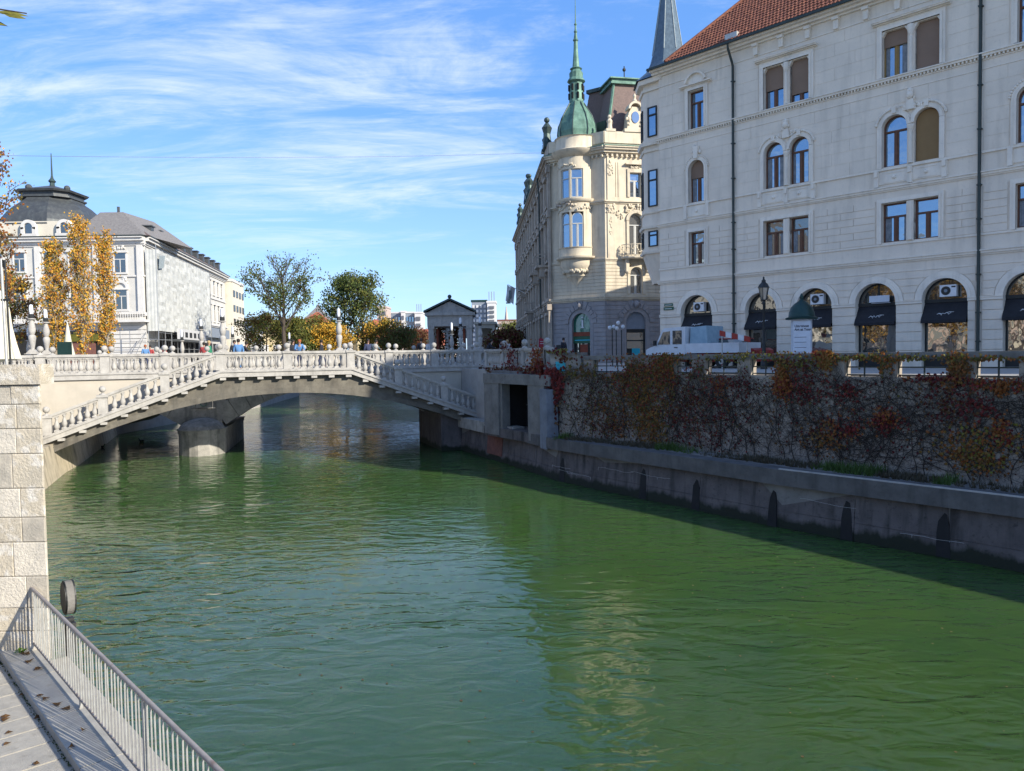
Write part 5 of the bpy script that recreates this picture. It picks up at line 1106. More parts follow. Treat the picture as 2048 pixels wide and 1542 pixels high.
for a, hw in ((-100, .4), (-60, .47)):
    for z0, z1, ar in ((14.3, 17.15, True), (18.38, 20.68, False)):
        o = window(CH, -hw, hw, z0, z1, ar, fm='wood2', gm='glass', y=0, mull=hw > .45, trans=.68); o.matrix_local = FAm @ Matrix.Translation((ocx+1.47*math.cos(R(a)), ocy+1.47*math.sin(R(a)), z0)) @ Matrix.Rotation(R(a+90), 4, 'Z')
fb(FAm, lambda mb: mb.lathe([(1.95, 0), (1.8, .12), (1.78, 1.0), (1.9, 1.08)], ocx, ocy, 22.3, 28), 'drum', 'ornate', smooth=True)
fb(FAm, lambda mb: mb.lathe([(1.68, 23.38), (1.58, 23.55), (1.64, 23.95), (1.56, 24.6), (1.28, 25.3), (.95, 25.85), (.70, 26.2), (.62, 26.5)], ocx, ocy, 0, 8, a0=R(20)), 'dome', 'copper')
fb(FAm, lambda mb: [mb.tube([(ocx+r_*math.cos(R(20)+PI*k/4), ocy+r_*math.sin(R(20)+PI*k/4), z) for r_, z in ((1.6, 23.5), (1.66, 23.95), (1.58, 24.6), (1.3, 25.3), (.97, 25.85), (.64, 26.4))], .05, 5) for k in range(8)], 'dome_ribs', 'darkcopper', kind='stuff')
fb(FAm, lambda mb: (mb.lathe([(.62, 26.5), (.55, 28.1)], ocx, ocy, 0, 8), mb.lathe([(.6, 28.1), (.76, 28.2), (.7, 28.35), (.55, 28.5), (.58, 28.9), (.4, 29.15), (.52, 29.25), (.3, 29.4)], ocx, ocy, 0, 12)), 'lantern', 'copper')
fb(FAm, lambda mb: [mb.box(ocx+.6*math.cos(a)-.07, ocx+.6*math.cos(a)+.07, ocy+.6*math.sin(a)-.07, ocy+.6*math.sin(a)+.07, z, z+.5) for a in [2*PI*k/8 for k in range(8)] for z in (26.7, 27.4)], 'lantern_opening', 'dark')
fb(FAm, lambda mb: mb.lathe([(.3, 29.4), (.2, 30.6), (.16, 31.5), (.24, 31.6), (.16, 31.75), (.1, 32.2), (.16, 32.3), (.08, 32.45), (.07, 32.8), (.13, 32.9), (.05, 33.05), (.02, 35.0)], ocx, ocy, 0, 8), 'spire', 'copper')
# roofs
def trunc(mb, x0, x1, y0, y1, z0, z1, ins): mb.loft([(x0, y0, z0), (x1, y0, z0), (x1, y1, z0), (x0, y1, z0)], [(x0+ins, y0+ins, z1), (x1-ins, y0+ins, z1), (x1-ins, y1-ins, z1), (x0+ins, y1-ins, z1)])
fb(FBm, lambda mb: trunc(mb, .6, 8.5, .9, 8, 23.5, 28.0, .9), 'mansard_roof', 'brownroof'); fb(FBm, lambda mb: (mb.box(1.2, 7.9, 1.5, 7.4, 28.0, 28.15), mb.box(1.1, 8.0, 1.4, 7.5, 28.4, 28.5), mb.box(1.3, 7.8, 1.6, 7.3, 28.15, 28.4)), 'roof_crown', 'copper')
fb(FBm, lambda mb: [mb.tube([(a, b, 23.55), (a+(.9 if a < 4 else -.9), b+.9, 28)], .12, 5) for a, b in ((.6, .9), (8.5, .9))], 'hip_flashing', 'copper')
fb(FBm, lambda mb: (mb.tube([(2.9, 3, 28.5), (2.9, 3, 30)], .05, 5), mb.ball((2.9, 3, 29.7), .16, 6)), 'finial', 'black')
fb(FAm, lambda mb: trunc(mb, 1.0, 4.9, 3.2, 8, 23.5, 28.3, .7), 'mansard_roof', 'brownroof'); fb(FAm, lambda mb: mb.box(1.5, 4.4, 3.7, 7.4, 28.3, 28.6), 'roof_crown', 'darkcopper'); MB().slab([(-2.6, 5), (.3, 1.6), (8.5, 3.8), (5, 48), (-5.4, 48)], 23.301, 24.9).build('roof', M['darkcopper'], CH)
fb(FCm, lambda mb: mb.prism([(0, 22.6), (LC-3, 22.6), (LC-5, 25), (2, 25)], 1.2, 12), 'roof', 'darkcopper')
# oval dormer on the parapet
fb(FBm, lambda mb: (mb.box(1.7, 3.6, -.2, .5, 23.55, 23.8), mb.prism([(1.95, 23.8), (3.35, 23.8), (3.2, 25.1), (2.9, 25.6), (2.4, 25.6), (2.1, 25.1)], -.1, .8), archring(mb, 2.65, 25.4, .45, .62, -.3, .6), mb.lathe([(.12, 25.9), (.2, 26.1), (.08, 26.3), (.14, 26.5), (.03, 26.7)], 2.65, 0, 0, 8), relief(mb, 2.05, 24.4, .15, .5, 12, -.1, .12), relief(mb, 3.25, 24.4, .15, .5, 12, -.1, .12)), 'dormer', 'ornate')
def oval(mb):
    mb.prism([(2.65+.33*math.cos(a), 24.75+.47*math.sin(a)) for a in [2*PI*k/16 for k in range(16)]], -.16, -.11)
fb(FBm, oval, 'oval_window', 'glass')
fb(FBm, lambda mb: (mb.box(.15, .95, -.15, .4, 23.55, 23.75), mb.lathe([(.25, 23.75), (.2, 24.2), (.26, 24.4), (.12, 24.6)], .5, .1, 0, 8), mb.ball((.5, .1, 24.75), .17, 8)), 'bust', 'ornate')
# left flank: pilasters, windows, balconies, roof figures
def pil(mb):
    x = .4
    while x < LC: mb.box(x, x+.6, -.28, 0, 4.7, 9.8); mb.box(x, x+.55, -.22, 0, 10.1, 21.6); mb.box(x-.08, x+.66, -.34, 0, 17.2, 17.8); mb.box(x-.08, x+.66, -.34, 0, 21.0, 21.6); mb.box(x-.1, x+.7, -.4, 0, 9.3, 9.8); x += 3.35
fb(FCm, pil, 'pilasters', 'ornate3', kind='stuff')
for k in range(14):
    xc = .4+3.35*k+1.95
    for z0, z1, ar in ((5.2, 8.9, True), (10.4, 12.7, False), (13.7, 17.0, True), (18.4, 20.6, False)):
        fb(FCm, lambda mb: (mb.prism([(xc-.6, z0), (xc+.6, z0), (xc+.6, z1), (xc-.6, z1)], -.04, .0)), 'window', 'glassd')
        fb(FCm, lambda mb: (mb.box(xc-.82, xc-.6, -.18, 0, z0, z1), mb.box(xc+.6, xc+.82, -.18, 0, z0, z1), mb.box(xc-.95, xc+.95, -.38, 0, z1, z1+.25), mb.box(xc-.9, xc+.9, -.25, 0, z0-.2, z0)), 'window_surround', 'ornate3')
for xb, zb in ((44.5, 13.2), (37.8, 13.2), (31, 9.9), (20, 13.2)):
    fb(FCm, lambda mb: (mb.box(xb-1.2, xb+1.2, -1.1, 0, zb, zb+.2), mb.box(xb-1.0, xb-.8, -.8, 0, zb-.8, zb), mb.box(xb+.8, xb+1.0, -.8, 0, zb-.8, zb), [mb.box(xb-1.2+.2*i, xb-1.16+.2*i, -1.1, -1.06, zb+.2, zb+1.1) for i in range(13)], mb.box(xb-1.2, xb+1.2, -1.12, -1.04, zb+1.1, zb+1.18), mb.box(xb-1.2, xb-1.12, -1.1, 0, zb+1.1, zb+1.18), mb.box(xb+1.12, xb+1.2, -1.1, 0, zb+1.1, zb+1.18)), 'balcony', 'ornate3')
def fig(mb, x, z, s_): mb.box(x-.5*s_, x+.5*s_, -.35, .35, z, z+.3*s_); mb.lathe([(.3*s_, .3*s_), (.22*s_, .9*s_), (.34*s_, 1.3*s_), (.12*s_, 1.6*s_)], x, 0, z, 8); mb.ball((x, 0, z+1.8*s_), .19*s_, 8)
for x, s_ in ((45.8, 1.35), (44.2, .9), (26, 1.2), (23.5, 1.5), (21, 1.2), (9, 1.2), (6.5, 1)): fb(FCm, lambda mb: fig(mb, x, 23.55, s_), 'statue', 'darkcopper')
fb(FCm, lambda mb: mb.tube([(41, -.5, 22), (41, -.35, 20.5), (41, -.32, 5)], .09, 6), 'downpipe', 'pipe')
T = thing('flag', 'white flag with a dark emblem hanging from the ornate house over the river', 'flag', (.75, 92.5, 0), R(-10))
MB().tube([(1.4, 0, 12.6), (-1.1, 0, 13.9)], .04, 6).build('flagpole', M['white2'], T)
mb = MB(); n = 6
for i in range(n):
    for j in range(8):
        f_ = lambda i, j: (-1.15+.95*i/n-.10*j/8*2.2, .12*math.sin(i*1.4+j*.5), 13.9-.5*i/n-1.9*j/8-.1*math.sin(i*1.1))
        mb.quad(f_(i, j), f_(i+1, j), f_(i+1, j+1), f_(i, j+1))
mb.build('cloth', M['cloth_w'], T, smooth=True); MB().box(-.95, -.7, -.17, -.13, 12.2, 13.2).box(-1.3, -.75, -.18, -.13, 11.62, 11.78).build('emblem', M['cargrey'], T)
T = thing('banner', 'vertical red banner on the left flank of the ornate house', 'banner', (3.2, 72.5, 0)); MB().box(-.62, .1, -.03, .03, 6.1, 7.0).box(-.1, .1, -.02, .02, 5.9, 7.1).build('panel', M['magenta'], T); MB().box(-.5, 0, -.04, -.031, 6.5, 6.55).box(-.5, -.1, -.04, -.031, 6.7, 6.75).build('lettering', M['signwhite'], T)

# ------------------------------------------------------------------ left buildings
def simple_windows(par, T_, cols, rows, w_, mt='glassd', fr='white2', arched=(), d=.05, name='window'):
    fm_, pm_ = {}, {}
    for x in cols:
        for z0, z1 in rows:
            k = (w_, z1-z0, (z0 in arched))
            if k not in fm_:
                h = z1-z0; mb = MB(); mb.box(-w_/2-.18, -w_/2, -.12, 0, -.05, h); mb.box(w_/2, w_/2+.18, -.12, 0, -.05, h); mb.box(-w_/2-.3, w_/2+.3, -.3, 0, h, h+.22); mb.box(-w_/2-.25, w_/2+.25, -.2, 0, -.25, -.051); mb.box(-.04, .04, -.07, -.03, 0, h*.65); mb.box(-w_/2, w_/2, -.07, -.03, h*.65, h*.65+.09)
                if k[2]: archring(mb, 0, h+.22, w_/2-.05, w_/2+.25, -.22, 0, n=10)
                fm_[k] = mb.mesh('window', M[fr]); pm_[k] = MB().box(-w_/2, w_/2, -.03, .0, 0, h).mesh('pane', M[mt])
            o = put(name, fm_[k], par); put('pane', pm_[k], o); o.matrix_local = T_ @ Matrix.Translation((x, 0, z0))
LBH = thing('domed_building', 'white corner building with a dark dome, oval dormers and a long scaffolded wing', 'building', (-45.9, 97, 0))
I4 = Matrix.Identity(4); FW = Matrix.Rotation(math.atan2(49, -8), 4, 'Z')
def lb(T_, fn, name, mt, **kw):
    mb = MB(); fn(mb); o = mb.build(name, M[mt] if isinstance(mt, str) else mt, LBH, **kw); o.matrix_local = T_; return o
lb(I4, lambda mb: mb.box(-34, 0, 0, .6, 4.8, 20.8), 'wall', 'white'); lb(FW, lambda mb: mb.box(0, 49.6, 0, .6, 4.8, 20.8), 'wall', 'white'); lb(I4, lambda mb: mb.box(-34, -7, .61, 25, 4.8, 20.7), 'back_volume', 'far_grey')
for T_, a, b in ((I4, -34, .0), (FW, 0, 49.6)):
    lb(T_, lambda mb: molding(mb, a, b+.3, 19.9, [(.2, .15), (.35, .3), (.35, .7), (.15, .95)]), 'cornice', 'white2'); lb(T_, lambda mb: molding(mb, a, b+.1, 16.0, [(.2, .18)]), 'string_course', 'white2'); lb(T_, lambda mb: molding(mb, a, b+.1, 11.1, [(.2, .2), (.25, .4)]), 'string_course', 'white2')
    lb(T_, lambda mb: mb.box(a, b+.4, -1.0, .3, 20.96, 21.1), 'gutter', 'pipe')
lb(I4, lambda mb: [mb.box(x, x+.7, -.28, 0, 11.5, 19.9) for x in (-33.5, -26.9, -20.2, -13.5, -6.2, -.75)], 'pilasters', 'white2', kind='stuff')
simple_windows(LBH, I4, [-31.6, -28.5, -25, -22.2, -18.3, -15.5, -11.8, -8.6], [(16.9, 19.2), (12.2, 15.0)], 1.3, arched=(12.2,)); simple_windows(LBH, I4, [-2.9], [(16.6, 19.0), (12.0, 14.4)], 1.4, arched=(12.0,))
lb(I4, lambda mb: relief(mb, -2.9, 15.6, .9, .35, 30, -.1, .14), 'ornament', 'white2'); lb(I4, lambda mb: relief(mb, -2.9, 19.7, .8, .2, 20, -.1, .12), 'ornament', 'white2')
lb(I4, lambda mb: (mb.box(-16, .5, -1.3, 0, 10.3, 10.6), [mb.box(-16+.3*i, -15.94+.3*i, -1.3, -1.24, 10.6, 11.5) for i in range(55)], mb.box(-16, .5, -1.3, -1.22, 11.5, 11.6)), 'balcony', 'white2')
lb(I4, lambda mb: mb.box(-22, -5.0, -.1, .02, 4.8, 9.3), 'shopfront', 'dark'); lb(I4, lambda mb: (mb.box(-10.2, -6.3, -.25, -.12, 4.8, 8.0)), 'red_panel', 'brickred'); lb(I4, lambda mb: mb.box(-12, -5.8, -.5, -.26, 8.0, 8.9), 'sign_band', 'l_yg')
lb(I4, lambda mb: [mb.box(-4.6, .1, -.12, 0, 5+.55*i, 5.45+.55*i) for i in range(9)], 'rustication', 'white2', kind='stuff')
# attic and dome
lb(I4, lambda mb: mb.box(-30, -8.5, .6, 12, 21.1, 23.2), 'attic', 'creamb')
for x in (-24.9, -19.6, -14.4, -9.9): lb(I4, lambda mb: (mb.box(x-1.1, x+1.1, .1, .62, 21.1, 21.6), archring(mb, x, 22.4, .55, .95, .15, .9, -.3, PI+.3, 14), mb.box(x-.95, x-.5, .15, .8, 21.5, 22.4), mb.box(x+.5, x+.95, .15, .8, 21.5, 22.4)), 'dormer', 'white2'); lb(I4, lambda mb: mb.prism([(x+.52*math.cos(a), 22.2+.72*math.sin(a)) for a in [2*PI*k/14 for k in range(14)]], .3, .4), 'oval_window', 'glassd')
cxd, cyd = -14.9, 6.6
def ring8(hx, hy, ch, z): return [(cxd+x, cyd+y, z) for x, y in ((hx, -hy+ch), (hx, hy-ch), (hx-ch, hy), (-hx+ch, hy), (-hx, hy-ch), (-hx, -hy+ch), (-hx+ch, -hy), (hx-ch, -hy))]
def dome(mb):
    rr = [(6.05, 22.9), (5.85, 23.6), (5.45, 24.4), (4.9, 25.2), (4.2, 25.95), (3.5, 26.5), (3.2, 26.9)]
    for (r0, z0), (r1, z1) in zip(rr, rr[1:]): mb.loft(ring8(r0, r0, r0*.56, z0), ring8(r1, r1, r1*.56, z1), cap=False)
lb(I4, dome, 'dome', 'domeroof'); lb(I4, lambda mb: (mb.loft(ring8(3.4, 3.4, 1.3, 26.9), ring8(3.4, 3.4, 1.3, 27.1)), mb.loft(ring8(3.1, 3.1, 1.2, 27.1), ring8(3.1, 3.1, 1.2, 27.6)), mb.loft(ring8(3.5, 3.5, 1.3, 27.6), ring8(3.65, 3.65, 1.35, 27.85)), mb.loft(ring8(3.5, 3.5, 1.3, 27.85), ring8(.3, .3, .1, 28.9))), 'dome_crown', 'domeroof'); lb(I4, lambda mb: (mb.lathe([(.35, 28.7), (.3, 29.3), (.5, 29.5), (.2, 29.9), (.12, 30.3), (.06, 33.2)], cxd, cyd, 0, 8),), 'spire', 'darkcopper')
lb(I4, lambda mb: (mb.ball((cxd-1.6, cyd-2.5, 28.2), .45, 8), mb.ball((cxd+3.1, cyd-2, 28.1), .4, 8)), 'crown_ornament', 'domeroof', kind='stuff')
lb(I4, lambda mb: mb.loft([(-8.9, -.6, 21.1), (.5, -.6, 21.1), (1.3, 12, 21.1), (-8.9, 12, 21.1)], [(-7.5, 4.4, 24.9), (-4.5, 4.4, 24.9), (-4.0, 12, 24.9), (-7.5, 12, 24.9)]), 'roof', 'greyroof')
lb(FW, lambda mb: mb.prism([(0, 0)], 0, 0) if 0 else mb.loft([(-.5, -.9, 21.1), (49.8, -.9, 21.1), (49.8, 9, 21.1), (6, 9, 21.1)], [(7, 3.6, 24.2), (48, 3.6, 24.2), (48, 5, 24.2), (9, 5, 24.2)]), 'roof', 'brownroof')
for k in range(11): lb(FW, lambda mb: (mb.box(4.5+4.1*k, 5.7+4.1*k, .2, 3, 21.9, 23.0), mb.box(4.3+4.1*k, 5.9+4.1*k, .05, 3.2, 23.0, 23.15)), 'dormer', 'domeroof')
lb(I4, lambda mb: mb.tube([(-5.4, 5, 24.5), (-5.4, 5, 25.7)], .2, 6), 'chimney', 'domeroof')
simple_windows(LBH, FW, [2.5+3.1*k for k in range(15)], [(16.9, 19.2), (12.2, 15.0)], 1.25, fr='white2')
lb(FW, lambda mb: [mb.box(5.0+3.3*k, 7.6+3.3*k, -.06, 0, 4.8, 8.2) for k in range(13)], 'shopfronts', 'dark', kind='stuff'); lb(FW, lambda mb: mb.box(6, 20, -2.6, -.1, 8.0, 8.3), 'canopy', 'domeroof'); lb(FW, lambda mb: mb.box(6, 22, -2.4, -2.2, 8.3, 9.7), 'shop_sign', M['cloth_w']); lb(FW, lambda mb: [mb.box(7+2.4*i, 8.3+2.4*i, -2.45, -2.41, 8.6, 9.3) for i in range(6)], 'sign_lettering', 'black', kind='stuff'); lb(FW, lambda mb: mb.box(30, 48, -.9, -.1, 9.2, 10.8), 'balcony_grille', 'far_grey')
# scaffolding with its net
for x in range(0, 31, 3): lb(FW, lambda mb: (mb.tube([(x, -1.5, 4.8), (x, -1.5, 19.6 if x > 1 else 20)], .06, 4), mb.tube([(x, -.3, 4.8), (x, -.3, 19.5)], .05, 4)), 'scaffold_upright', 'scaf')
for z in (7, 9, 11, 13, 15, 17, 19): lb(FW, lambda mb: (mb.tube([(0, -1.5, z), (30, -1.5, z)], .045, 4), mb.box(0, 30, -1.45, -.4, z-.9, z-.84)), 'scaffold_deck', 'scaf')
def net(mb):
    r_ = random.Random(6); nx_, nz_ = 40, 22; g_ = {}
    for i in range(nx_+1):
        for j in range(nz_+1): g_[i, j] = (-.05+29.3*i/nx_, -1.62+r_.uniform(-.14, .1)*(1 if i % 4 else .2), 9.2+10.2*j/nz_)
    for i in range(nx_):
        for j in range(nz_): mb.quad(g_[i, j], g_[i+1, j], g_[i+1, j+1], g_[i, j+1])
lb(FW, net, 'scaffold_net', 'netm', smooth=True); lb(FW, lambda mb: [mb.quad((-.06+.03*(i % 2), -1.62+.2*i, 9.2+1.7*j), (-.06+.03*((i+1) % 2), -1.62+.2*(i+1), 9.2+1.7*j), (-.06+.03*((i+1) % 2), -1.62+.2*(i+1), 10.9+1.7*j), (-.06+.03*(i % 2), -1.62+.2*i, 10.9+1.7*j)) for i in range(7) for j in range(6)], 'scaffold_net', 'netm')
lb(FW, lambda mb: mb.loft([(-.1, -1.9, 17.0), (1.3, -2.0, 17.2), (1.3, -1.9, 17.2), (-.1, -1.8, 17.0)], [(-.3, -2.1, 18.6), (1.5, -2.2, 18.8), (1.5, -2.1, 18.8), (-.3, -2.0, 18.6)]), 'loose_net', 'slate_l')
for k, (x0, x1) in enumerate(((-2.6, .6), (-1.4, .6))): lb(I4, lambda mb: (mb.tube([(x0, -1.3, 4.8), (x0, -1.3, 9.2)], .04, 4), mb.tube([(x0, -1.3, 6.2), (x1, -1.3, 6.2)], .03, 4), mb.tube([(x0, -1.3, 7.9), (x1, -1.3, 7.9)], .03, 4), mb.tube([(x0, -1.3, 4.9), (x1, -1.3, 9.0)], .03, 4)), 'scaffold_frame', 'scaf')
def box_building(name, label, x, y, rz_, w_, d, z1, mt, roof=None, rh=0, rows=(), ncol=0, gm='glassd', frame='white2', cat='building', roofmt='redroof', side=0):
    T = thing(name, label, cat, (x, y, 0), rz_); MB().box(0, w_, 0, d, 4.6, z1).build('wall', M[mt], T)
    if roof == 'hip': MB().loft([(-.4, -.4, z1), (w_+.4, -.4, z1), (w_+.4, d+.4, z1), (-.4, d+.4, z1)], [(d*.4, d*.48, z1+rh), (w_-d*.4, d*.48, z1+rh), (w_-d*.4, d*.52, z1+rh), (d*.4, d*.52, z1+rh)]).build('roof', M[roofmt], T)
    elif roof == 'flat': MB().box(-.15, w_+.15, -.15, d+.15, z1, z1+rh).build('parapet', M[roofmt], T)
    for a, b in rows:
        for k in range(ncol):
            xx = w_*(k+.5)/ncol; o = MB().box(xx-w_/ncol*.27, xx+w_/ncol*.27, -.12, .0, a, b).build('window', M[gm], T)
    if side:
        for a, b in rows:
            for k in range(side): yy = d*(k+.5)/side; MB().box(w_, w_+.1, yy-d/side*.25, yy+d/side*.25, a, b).build('window', M[gm], T)
    return T
az = math.atan2(49, -8)
box_building('corner_block', 'cream end block standing proud of the long white wing', -52.9, 147, az, 12, 10, 20.2, 'creamb', 'flat', .5, [(17.4, 18.6), (14.6, 15.8), (12, 13.2)], 4, roofmt='white2')
box_building('town_house', 'low white house with black lattice pattern and dark mansard roof left of the trees', -57.5, 162, az, 34, 10, 11.8, 'white', 'hip', 4.6, [(8.8, 10.9), (5.5, 8)], 12, gm='far_dark', roofmt='domeroof')
box_building('town_house', 'yellow house with tall narrow windows behind the bare tree', -79, 215, R(10), 26, 12, 12.5, 'yellowb', 'hip', 4, [(6, 9.2)], 9, gm='white2', roofmt='brownroof')
box_building('town_house', 'pale yellow house with a red hipped roof right of the dark tree', -33.5, 168, R(18), 9.5, 11, 9.6, 'yellowb', 'hip', 4.3, [(6.2, 8)], 4)
box_building('town_house', 'cream house with red roof seen between the two large trees', -47.5, 170, R(8), 8.5, 10, 12.2, 'creamb', 'hip', 3.6, [(8, 9.6)], 3)
box_building('town_house', 'small red-roofed house beside the temple pavilion', -27, 190, R(-6), 12, 9, 8.0, 'far_tan', 'hip', 4.2, [(5.6, 7)], 4)
box_building('town_house', 'white gable house just left of the dark bushy tree', -58, 215, R(0), 6.5, 9, 15.5, 'white', 'hip', 5, [(11, 12.6)], 3, roofmt='greyroof')
# far blocks
def far_block(label, px0, px1, ytop, D, mt, fl, nc, gm='far_dark', top=None, mast=False, depth=14, grp='distant high blocks'):
    x0, x1 = (px0-1024)/1540*D, (px1-1024)/1540*D; z1 = 5.6+(723.9-.0157*(px0+px1)/2-ytop)*D/1540
    T = thing('tower_block', label, 'tower block', (x0, D, 0)); w_ = x1-x0
    MB().box(0, w_, 0, depth, 4.5, z1).build('wall', M[mt], T); MB().box(-.3, w_+.3, -.3, depth, z1, z1+.8).build('parapet', M[top or mt], T)
    for i in range(fl):
        zf = 9+(z1-10)*(i+.5)/fl; h = (z1-10)/fl
        for k in range(nc): MB().box(w_*(k+.2)/nc, w_*(k+.8)/nc, -.5, .0, zf-h*.28, zf+h*.28).build('window', M[gm], T)
    if mast:
        for k in range(3): MB().tube([(w_*(.2+.3*k), 4, z1), (w_*(.2+.3*k), 4, z1+5)], .25, 4).build('antenna', M['far_grey'], T)
    return T
far_block('dark-fronted high block with balcony rows just right of the temple', 946, 976, 604, 330, 'far_grey', 9, 4, gm='far_white', top='domegreen')
far_block('blank pale narrow high block right of the dark-fronted one', 977, 994, 606, 325, 'far_white', 9, 1, mast=True)
far_block('low reddish block with small windows beside the ornate house', 997, 1041, 642, 430, 'far_tan', 5, 9, top='brickred')
far_block('beige narrow tower standing left of the glazed offices', 757, 776, 616, 380, 'far_tan', 6, 2)
far_block('glazed grey office slab between the white stair towers', 777, 831, 627, 400, 'far_grey', 4, 10, gm='glass', top='far_white')
far_block('white stair tower in the middle of the office slab', 805, 812, 625, 397, 'far_white', 5, 1)
far_block('white stair tower at the right end of the office slab with antennas', 832, 846, 627, 397, 'far_white', 5, 1, mast=True)
far_block('low white block beneath the office slab', 808, 842, 668, 330, 'far_white', 2, 8)
T = thing('lattice_mast', 'hazy pink lattice mast behind the low reddish block', 'mast', (-2.8, 480, 0)); MB().lathe([(2.2, 4.6), (1.5, 24), (.5, 32), (.25, 35)], seg=4).build('mast', M['far_tan'], T)
# temple pavilions
def temple(lb_, x, y, w_, zb, zt, depth, rz_=0, dark=True):
    T = thing('temple_pavilion', lb_, 'pavilion', (x, y, 0), rz_); pw = w_*.12; hh = (zt-zb)
    for px_ in (0, w_-pw):
        MB().box(px_, px_+pw, 0, pw, zb, zt-hh*.42).box(px_-.05, px_+pw+.05, -.05, pw+.05, zb, zb+.25).box(px_-.06, px_+pw+.06, -.06, pw+.06, zt-hh*.46, zt-hh*.42).build('pillar', M['stone'], T)
        MB().box(px_, px_+pw, depth-pw, depth, zb, zt-hh*.42).build('pillar', M['stone'], T)
        if dark: MB().box(px_+pw*1.4 if px_ == 0 else px_-pw*.8, px_+pw*1.8 if px_ == 0 else px_-pw*.4, pw*1.5, depth-pw, zb, zt-hh*.45).build('inner_wall', M['door_red'], T)
    MB().box(-.08, w_+.08, -.08, depth, zt-hh*.42, zt-hh*.25).build('entablature', M['stone'], T); MB().box(-.3, w_+.3, -.3, depth, zt-hh*.249, zt-hh*.2).build('cornice', M['stone'], T)
    MB().prism([(-.1, zt-hh*.199), (w_+.1, zt-hh*.199), (w_/2, zt-.15)], 0, depth).build('pediment', M['stone'], T)
    mb = MB()
    for s_ in (-1, 1):
        a, b = (w_/2+s_*(w_/2+.42), zt-hh*.2), (w_/2, zt); mb.loft([(a[0], -.35, a[1]), (b[0], -.35, b[1]-.02), (b[0], -.35, b[1]+.16), (a[0], -.35, a[1]+.18)], [(a[0], depth, a[1]), (b[0], depth, b[1]-.02), (b[0], depth, b[1]+.16), (a[0], depth, a[1]+.18)])
    mb.build('roof', M['darkcopper'], T)
    MB().ball((w_/2, -.1, zt+.3), .2, 6).build('finial', M['darkcopper'], T)
    return T
temple('stone temple pavilion with a dark gabled roof at the far bridgehead', -8.05, 75, 4.25, 4.85, 10.95, 5, R(2))
temple('small pale gabled pavilion framed inside the larger temple front', -8.6, 100, 3.3, 4.85, 9.9, 3, 0, False)
T = thing('market_hall', 'pale stone end bay of the market colonnade right of the temple', 'building', (-4.6, 100, 0)); MB().box(0, 2.5, 0, 12, 9.0, 9.5).box(-.2, 2.7, -.2, 12, 9.5, 9.8).box(0, .5, 0, .6, 4.85, 9.0).box(2.0, 2.5, 0, .6, 4.85, 9.0).box(.4, 2.2, 5, 6, 4.85, 9).build('colonnade', M['cream'], T)
T.children[0]['kind'] = 'stuff'
for i, (x, lb_) in enumerate(((-7.3, 'amber-leaved potted climber in the left of the temple opening'), (-5.75, 'amber-leaved potted climber in the right of the temple opening'))):
    T = thing('potted_plant', lb_, 'plant', (x, 79.5, 4.85), group='potted plants in the temple'); mb = MB(); mg = MB(); rr_ = random.Random(i)
    MB().lathe([(.25, 0), (.35, .5)], seg=10).build('pot', M['dark'], T)
    for k in range(420):
        z = rr_.uniform(.5, 3.6); c = Vector((rr_.gauss(0, .28), rr_.gauss(0, .28), z)); leaf(mb if z > 1.4 else mg, c, Vector((rr_.uniform(-1, 1), -1, 0)), .2, rr_)
    mb.build('crown', M['l_brown'], T, kind='stuff'); mg.build('lower_leaves', M['l_yg'], T, kind='stuff')

